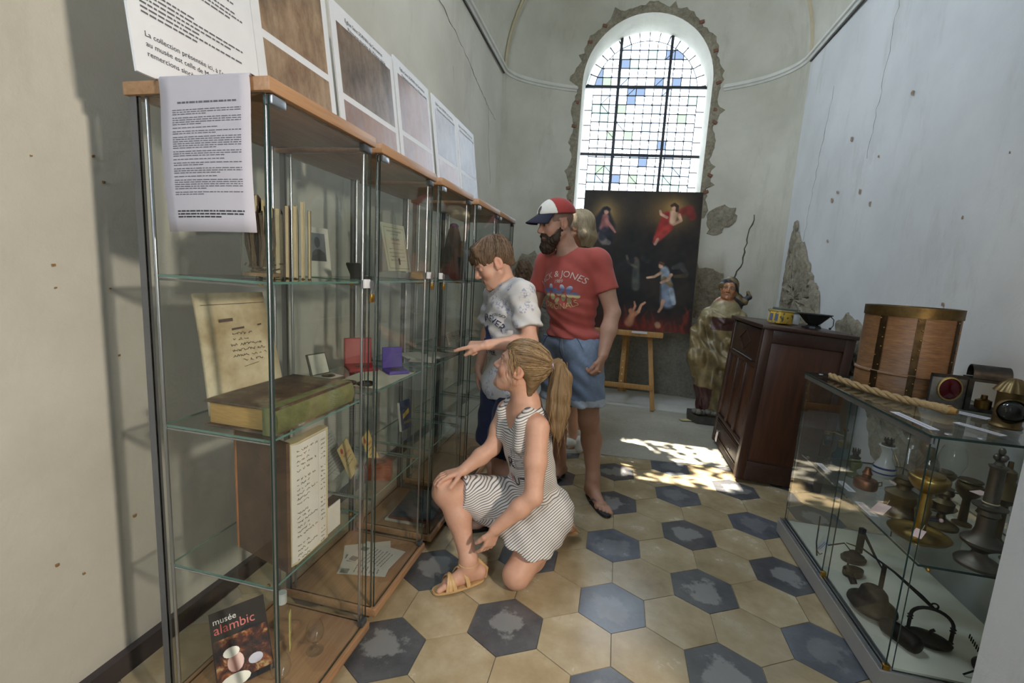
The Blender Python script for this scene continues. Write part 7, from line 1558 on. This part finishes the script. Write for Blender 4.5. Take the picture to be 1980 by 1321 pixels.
for k in range(34):
    i = r.randint(1, 5); st = tail[i] + A_(r.uniform(-.04, .045), r.uniform(-.045, -.015), r.uniform(-.03, .03)); mb.tube([tuple(st - base), tuple(st - base + A_(r.uniform(-.01, .016), -.004, -.05)), tuple(st - base + A_(r.uniform(-.016, .024), .0, -.11))], [.0008, .0008, .0003], 4)
mb.build('loose_strands', simple('blonde_strand', (150, 118, 76), .45, 0, .2, 50), girl, 60, kind='stuff')
# striped dress
F = Field(); torso(F, shL + A_(-.018, .018, -.012), shR + A_(.018, -.018, -.012), pel, None, .116, .092, .010)
for sh in (shL, shR):
    ce = sh * .62 + mid * .38; F.chain([ce + Fg * .075 - Ug * .07, ce + Fg * .045 + Ug * .030, ce + Ug * .052, ce - Fg * .045 + Ug * .028, ce - Fg * .07 - Ug * .06], [.030, .024, .023, .026, .032], .02)
uR, uL = unit(knR - hR), unit(knL - hL); F.cap(hR, hR + (knR - hR) * .86, .112, .083, .06, cut=.0); F.cap(hL + A_(-.01, .0, 0), hL + (knL - hL) * .84, .098, .098, .05, cut=.02); F.ell(pel + A_(-.01, -.02, -.02), A_(.130, .115, .14), np.array([Lg, Fg, Ug]), .06)
F.cap(hR * .45 + knR * .55 + A_(.02, -.01, -.05), hL * .5 + knL * .5 + A_(-.03, 0, .02), .06, .08, .08)
F.cap(nb + Ug * .0, nb + Ug * .12, .046, .052, .010, op='s'); F.cap(mid + Fg * .10 + Ug * .012, mid + Fg * .02 + Ug * .09, .040, .044, .012, op='s')
for sh in (shL, shR): o_ = unit(sh - mid); F.cap(sh + o_ * .034 + Ug * .05, sh + o_ * .034 - Ug * .065, .050, .048, .010, op='s')
F.above((0, 0, .105), A_(.18, -.06, 1), .006); F.fn('d', lambda P: np.clip(.62 - P[..., 2], 0, .1) * 10 * (.0030 * np.sin(P @ A_(70, 40, 30)) + .0022 * np.sin(P @ A_(-30, 60, 60))))
V, Q = build_field(F, .0052)
def stripe_phase(V):
    tb = (V - pel) @ Ug; body = tb > .10; dR = np.linalg.norm((V - hR) - np.clip((V - hR) @ uR, 0, .4)[:, None] * uR, axis=1); dL = np.linalg.norm((V - hL) - np.clip((V - hL) @ uL, 0, .3)[:, None] * uL, axis=1)
    ph = np.where(dR < dL, (V - hR) @ uR, (V - hL) @ unit(uL + A_(.8, .5, .3))); return np.where(body, tb + .05 * np.abs((V - mid) @ Fg), ph)
ST = NT('narrow_stripe_jersey'); at = ST.n('ShaderNodeAttribute'); at.attribute_name = 'phase'; mu = ST.n('ShaderNodeMath', operation='MULTIPLY'); ST.l(at.outputs['Fac'], mu.inputs[0]); mu.inputs[1].default_value = 2 * PI / .0098; sn = ST.n('ShaderNodeMath', operation='SINE'); ST.l(mu.outputs[0], sn.inputs[0]); ad = ST.n('ShaderNodeMath', operation='MULTIPLY_ADD'); ST.l(sn.outputs[0], ad.inputs[0]); ad.inputs[1].default_value = .5; ad.inputs[2].default_value = .5
ST = ST.set(ST.ramp(ad.outputs[0], [(.20, srgb(112, 105, 108)), (.36, srgb(214, 208, 198))]), .88, 0, .15)
dress, dv_, dq = field_obj('striped_dress', V, Q, ST, girl, base, None, stripe_phase); bv = bvh_of(dv_, dq); O = pel + Ug * .285
Lq = unit(Lg - Fg * .0)
def dl(tx, size, x, y, m): a, f_ = text_mesh(tx, size); decal('print_letter', [([(v.x + x, v.y + y) for v in a], f_)], bv, O, Lg, Fg, Ug, m, dress, base, .0022)
BKP = simple('black_print', (48, 42, 42), .85); PKP = simple('pink_print', (216, 84, 104), .8); TQP = simple('turquoise_print', (104, 186, 192), .8); GYP = simple('grey_print2', (150, 146, 146), .85)
dl('I', .06, .030, .055, GYP); dl('H', .06, .060, .055, GYP); dl('R', .07, .018, .0, BKP); dl('D', .065, .058, -.005, GYP); dl('I', .065, .100, -.028, TQP); dl('I', .06, -.010, -.085, PKP); dl('U', .06, .022, -.090, BKP); dl('T', .075, .064, -.100, BKP); dl('S', .075, .104, -.100, PKP)
# gold sandals
GOLD = simple('gold_tan_leather', (196, 158, 108), .45, 0, .12, 30, .1)
def sandal(heel, toe, ank, up=A_(0, 0, 1), s=1.0, low=0.0):
    d = toe - heel; L = np.linalg.norm(d); d = d / L; l = unit(np.cross(up, d)); vs = []; N = 28; Pn = []
    for k in range(N): t = 2 * PI * k / N; u = .5 - .5 * math.cos(t); y = math.copysign(abs(math.sin(t)) ** .75, math.sin(t)) * (.028 + .014 * u) * s; Pn.append(heel - d * .026 * s + d * (L + .045 * s) * u + l * y - up * (.030 * s))
    mb = MB(); mb.v = [tuple(q - base) for q in Pn] + [tuple(q + up * .010 * s - base) for q in Pn]; mb.f = [tuple(range(N - 1, -1, -1)), tuple(range(N, 2 * N))] + [(i, (i + 1) % N, N + (i + 1) % N, N + i) for i in range(N)]; mb.mi = [0] * len(mb.f); o = mb.build('sandal', GOLD, girl, 40)
    def strap(f0, f1, h, w=.009):
        pts = [heel + d * L * f0 + l * (.040 * s) - up * .016 * s]
        for k in range(1, 8): t = k / 8; a_ = PI * t; pts.append(heel + d * L * (f0 + (f1 - f0) * t) + l * math.cos(a_) * .040 * s + up * (math.sin(a_) * h * s - .012 * s))
        pts.append(heel + d * L * f1 - l * (.040 * s) - up * .016 * s); MB().tube([tuple(q - base) for q in pts], w * s, 6, flat=.35).build('strap', GOLD, o, 60)
    strap(.62, .80, .046); strap(.80, .62, .050); strap(.72, .70, .048); strap(.30, .62, .075)
    MB().tube([tuple(ank - base + (math.cos(t) * d + math.sin(t) * l) * .041 * s + up * .012) for t in [2 * PI * k / 24 for k in range(25)]], .0055 * s, 6, cap=False, flat=.4).build('ankle_strap', GOLD, o, 60)
    MB().tube([tuple(heel - base - d * .030 * s - up * .02 * s), tuple(heel - base - d * .036 * s + up * .02 * s), tuple(ank - base - d * .040 * s + up * .014)], .010 * s, 8, flat=.5).build('heel_counter', GOLD, o, 60)
sandal(A_(-.560, -.030, .040), A_(-.708, -.140, .034), A_(-.602, -.055, .095), A_(0, 0, 1), .95); sandal(A_(-.250, .372, .115), A_(-.195, .436, .036), A_(-.262, .335, .095), unit(A_(.72, .50, .42)) * -1, .74)

# ------------------------------------------------------------------ woman half hidden behind the man
base = A_(-.36, 1.70, 0.0); wom = thing('person', 'woman with fair shoulder-length hair half hidden behind the man', 'person', tuple(base))
shL, shR, pel = A_(-.33, 1.56, 1.42), A_(-.42, 1.88, 1.42), A_(-.37, 1.72, .93); Hw = head_frame((-.405, 1.60, 1.665), (-.96, .25, -.1), .98)
B = Field(); Lw, Fw, Uw, mid = torso(B, shL, shR, pel, None, .150, .10); nb = A_(-.385, 1.66, 1.46); add_head(B, Hw, nb, .048)
for s_, e_, w_, sd in ((shL, A_(-.33, 1.53, 1.14), A_(-.42, 1.56, .92), -1), (shR, A_(-.42, 1.93, 1.14), A_(-.46, 1.90, .90), 1)): limb(B, [s_, e_, w_], [.047, .038, .025]); add_hand(B, w_, A_(-.2, 0, -1), A_(-.9, -.3 * sd, .1), sd, rel, .95)
for h_, k_, a_ in ((A_(-.36, 1.64, .90), A_(-.37, 1.62, .50), A_(-.325, 1.62, .10)), (A_(-.40, 1.82, .90), A_(-.37, 1.86, .50), A_(-.30, 1.85, .10))):
    limb(B, [h_, k_], [.088, .056], .03); limb(B, [k_, k_ * .66 + a_ * .34 + A_(.015, 0, 0), a_], [.055, .052, .034], .03); add_foot(B, a_ + A_(.05, .0, -.065), a_ + A_(-.15, -.05, -.07), a_, .95)
V, Q = build_field(B, .009, [(Hw.c - .15, Hw.c + .15, .005)]); field_obj('body', V, Q, SKIN, wom, base, face_color(Hw, (214, 164, 134), (186, 110, 98), (96, 74, 54), (70, 60, 50)))
F = Field(); F.ell(Hw.p(0, -.012, .040), A_(.094, .112, .096), Hw.ax, .02)
for l in (-.07, -.04, 0, .04, .07): F.chain([Hw.p(l, -.06, .04), Hw.p(l * 1.15, -.075, -.06), Hw.p(l * 1.1, -.065, -.135)], [.045, .038, .018], .02)
F.fn('i', lambda P: (-.14 - Hw.loc(P)[..., 2]), .005); F.ell(Hw.p(0, .11, -.05), A_(.062, .07, .11), Hw.ax, .01, 's'); F.fn('d', lambda P: .003 * np.sin(P @ A_(30, 240, 10)))
V, Q = build_field(F, .0055); field_obj('hair', V, Q, hair_mat('streaked_fair_hair', (104, 88, 66), (166, 146, 116), (206, 190, 160), .9, .05), wom, base, None, None, lambda V: np.c_[Hw.loc(V)[:, 0] * 9 + Hw.loc(V)[:, 1] * 6, Hw.loc(V)[:, 2] * 3, V[:, 0] * 0])
F = Field(); torso(F, shL, shR, pel, None, .152, .104, .016); F.cap(shL, A_(-.33, 1.54, 1.26), .06, .06, .03, cut=0.); F.cap(shR, A_(-.42, 1.91, 1.26), .06, .06, .03, cut=0.); F.cap(nb, Hw.p(0, 0, -.08), .062, .062, .006, op='s'); F.above(pel + A_(0, 0, -.02), A_(0, 0, 1))
V, Q = build_field(F, .009); field_obj('blouse', V, Q, CLOTH, wom, base, (58, 56, 62))
F = Field(); F.ell(pel, A_(.165, .12, .12), np.array([Lw, Fw, Uw]), .04)
for h_, k_ in ((A_(-.36, 1.64, .90), A_(-.36, 1.62, .36)), (A_(-.40, 1.82, .90), A_(-.35, 1.86, .36))): F.cap(h_, k_, .10, .066, .03, cut=0.)
F.fn('i', lambda P: P[..., 2] - 1.0, .004); V, Q = build_field(F, .009); field_obj('trousers', V, Q, CLOTH, wom, base, (30, 29, 32))
WSL = simple('white_sandal_leather', (226, 222, 212), .5, 0, .04)
for a_ in (A_(-.325, 1.62, .10), A_(-.30, 1.85, .10)):
    heel, toe = a_ + A_(.05, 0, 0), a_ + A_(-.15, -.05, 0); d = unit(toe - heel); l = A_(-d[1], d[0], 0); L = np.linalg.norm(toe - heel); pts = [tuple((heel - d * .03 + d * (L + .05) * (.5 - .5 * math.cos(t)) + l * math.copysign(abs(math.sin(t)) ** .75, math.sin(t)) * .040 - base)[:2]) for t in [2 * PI * k / 24 for k in range(24)]]
    o = MB().prism(pts, 'Z', .001, .028).build('white_sandal', WSL, wom, 40)
    F = Field(); F.cap(heel + A_(0, 0, .03) - A_(0, 0, .1), heel - A_(0, 0, .03), .042, .044, .02); F.ops = []; F.cap(heel * 1.0 - A_(0, 0, .065), heel - A_(0, 0, .01), .044, .040, .02); F.cap(heel + d * .15 - A_(0, 0, .07), heel + d * .19 - A_(0, 0, .075), .046, .042, .02); F.cap(heel + d * .06 - A_(0, 0, .02), heel + d * .155 - A_(0, 0, .065), .044, .040, .01); F.cap(heel + d * .10 - A_(0, .2, .05), heel + d * .10 - A_(0, -.2, .05), .016, .016, .006, op='s'); F.fn('i', lambda P: .01 - P[..., 2], .002)
    V, Q = build_field(F, .005); field_obj('upper', V, Q, WSL, o, base)

# ------------------------------------------------------------------ gilded statue
base = A_(.90, 2.90, 0.012); sta = thing('statue', 'gilded wooden statue of a veiled woman beside the easel', 'statue', tuple(base), (0, 0, 0))
Hs = head_frame(base + A_(.020, -.02, 1.275), (-.25, -.95, .05), .82, .10); F = Field(); X = lambda x, y, z: base + A_(x, y, z)
F.chain([X(.0, .0, .10), X(-.02, .0, .40), X(-.03, 0, .70), X(-.01, 0, .92), X(.01, 0, 1.10)], [.13, .155, .14, .13, .12], .06, flat=((0, 1, 0), .75)); F.cap(X(-.13, -.0, 1.04), X(.15, .0, 1.03), .055, .06, .05); F.cap(X(.01, -.01, 1.10), X(.02, -.02, 1.2), .042, .04, .03)
F.chain([X(-.14, -.02, 1.03), X(-.21, -.02, .85), X(-.20, -.04, .62), X(-.19, -.03, .45)], [.05, .06, .075, .03], .05); F.chain([X(.15, -.02, 1.0), X(.20, -.03, .82), X(.08, -.11, .80)], [.055, .05, .035], .04); F.chain([X(-.12, -.08, .72), X(.02, -.12, .60), X(.14, -.09, .68)], [.05, .06, .05], .05); F.chain([X(-.10, -.06, .70), X(-.02, -.10, .40), X(.06, -.08, .12)], [.05, .06, .05], .04)
for k in range(9): a = -.16 + .04 * k; F.chain([X(a * .8, -.10 + abs(a) * .3, .78), X(a * 1.0 + .02, -.115 + abs(a) * .35, .5), X(a + .05, -.10 + abs(a) * .3, .16)], [.012, .022, .024], .008)
for k in range(5): F.chain([X(-.15 - .012 * k, -.05 + .015 * k, .98), X(-.225 + .012 * k, -.06 + .02 * k, .80), X(-.23 + .018 * k, -.07 + .02 * k, .58 + .02 * k)], [.012, .017, .014], .007)
for k in range(3): F.chain([X(-.10, -.07, 1.07 - .02 * k), X(0, -.11, 1.02 - .025 * k), X(.12, -.06, 1.06 - .02 * k)], [.014, .016, .014], .012)
add_head(F, Hs, X(.015, -.01, 1.12), .036); F.cap(X(-.06, -.01, 1.10), X(.09, -.01, 1.10), .05, .05, .03)
F.fn('d', lambda P: (.0085 * np.sin(17 * np.arctan2((P - base)[..., 0] + .02 + .25 * ((P - base)[..., 2] - .5), .16 - (P - base)[..., 1]) + 3 * np.sin((P - base)[..., 2] * 6)) + .004 * np.sin(P @ A_(70, 30, 34) + 2 * np.sin(P @ A_(9, 5, 14)))) * np.clip((1.04 - (P - base)[..., 2]) / .1, 0, 1))
V, Q = build_field(F, .0075, [(Hs.c - .10, Hs.c + .11, .0042)])
def stat_col(V):
    q = V - base; C = np.tile(np.array(srgb(120, 104, 70)[:3]), (len(V), 1)); nzz = np.sin(V @ A_(31, 17, 23)) * np.sin(V @ A_(13, 29, 19)); C *= (1 + .4 * nzz)[:, None]; 0
    bod = (q[:, 2] > .90) & (q[:, 2] < 1.02) & (np.abs(q[:, 0]) < .11); C[bod] = np.array(srgb(74, 46, 40)[:3]); sc = (q[:, 2] > 1.02) & (q[:, 2] < 1.165); C[sc] = np.array(srgb(150, 136, 100)[:3]); lo_ = (q[:, 2] < .34) & (q[:, 0] < -.04); C[lo_] = np.array(srgb(70, 38, 34)[:3]); h = q[:, 2] > 1.165; C[h] = face_color(Hs, (166, 116, 82), (130, 70, 58), (60, 42, 30), (40, 30, 24))(V[h]); return C
GILT = vcol_mat('worn_gilding', .38, .6, .25, 120, .25, 26); GILT.node_tree.nodes['Principled BSDF'].inputs['Metallic'].default_value = .12
field_obj('figure', V, Q, GILT, sta, base, stat_col)
F = Field(); F.ell(Hs.p(0, -.025, .055), A_(.092, .105, .098) * .82, Hs.ax, .02); F.chain([Hs.p(-.06, -.06, .04), X(.10, .01, 1.20), X(.13, .0, 1.12)], [.05, .045, .03], .03); F.chain([Hs.p(.07, -.02, .0), X(-.04, .0, 1.14), X(-.09, 0, 1.06)], [.03, .03, .03], .03); F.chain([X(.10, -.0, 1.19), X(.165, -.01, 1.17), X(.20, -.02, 1.22), X(.185, -.02, 1.26)], [.035, .03, .022, .016], .02); F.ell(Hs.p(0, .075, -.02), A_(.056, .085, .098) * .82, Hs.ax, .012, 's')
F.fn('d', lambda P: .003 * np.sin(P @ A_(120, 30, 60))); V, Q = build_field(F, .006); field_obj('veil', V, Q, vcol_mat('dark_veil_paint', .45, .5, .2, 120, .25, 26), sta, base, lambda V: np.where((np.sin(V @ A_(40, 20, 60)) > .2)[:, None], np.array(srgb(112, 92, 56)[:3]), np.array(srgb(44, 42, 44)[:3])))
mb = MB(); mb.prism([(-.22, -.06), (-.14, -.16), (.14, -.16), (.22, -.06), (.20, .12), (-.20, .12)], 'Z', 0, .065); mb.build('plinth', simple('dark_statue_plinth', (62, 58, 50), .6, 0, .25, 20, .2), sta)
r = random.Random(6)
for k in range(10): MB().ball((-.16 + .036 * k + r.uniform(-.01, .01), -.09 + r.uniform(-.03, .02), .085 + r.uniform(-.005, .03)), .034, 12, (1.1, .9, .8)).build('carved_cloud', simple('grey_carving', (104, 98, 86), .55, 0, .25, 30, .2), sta, 60)
MB().box((.66, 2.80, .0155), (.10, .06, .004), Rz(.3)).build('wood_wedge', simple('pale_wedge', (196, 178, 130), .7), None, label='pale wooden wedge on the floor beside the statue plinth', category='wedge')
# carved head and rubble block behind the boy
base = A_(-1.12, 3.30, 0.0); t = thing('carved_bust', 'dark carved bearded head on a plinth behind the boy', 'bust', tuple(base))
Hx = head_frame(base + A_(.0, -.02, 1.36), (-.1, -1, 0), .80); F = Field(); add_head(F, Hx, base + A_(0, 0, 1.22), .05); F.cap(base + A_(-.10, 0, 1.20), base + A_(.10, 0, 1.20), .07, .07, .05); F.ell(Hx.p(0, .05, -.10), A_(.04, .035, .045), Hx.ax, .02)
for q in (-1, 1): F.chain([Hx.p(q * .05, .0, .09), Hx.p(q * .09, -.01, .0), Hx.p(q * .095, -.01, -.10)], [.04, .035, .03], .02)
F.fn('d', lambda P: .003 * np.sin(P @ A_(150, 60, 90))); V, Q = build_field(F, .006); field_obj('head', V, Q, vcol_mat('dark_oak_carving', .5, .4, .2, 120, .2, 26), t, base, (92, 70, 50))
MB().bbox((-.14, -.10, 0), (.14, .09, 1.15)).build('plinth', simple('grey_plinth', (110, 104, 92), .8, 0, .15, 8, .2), t)
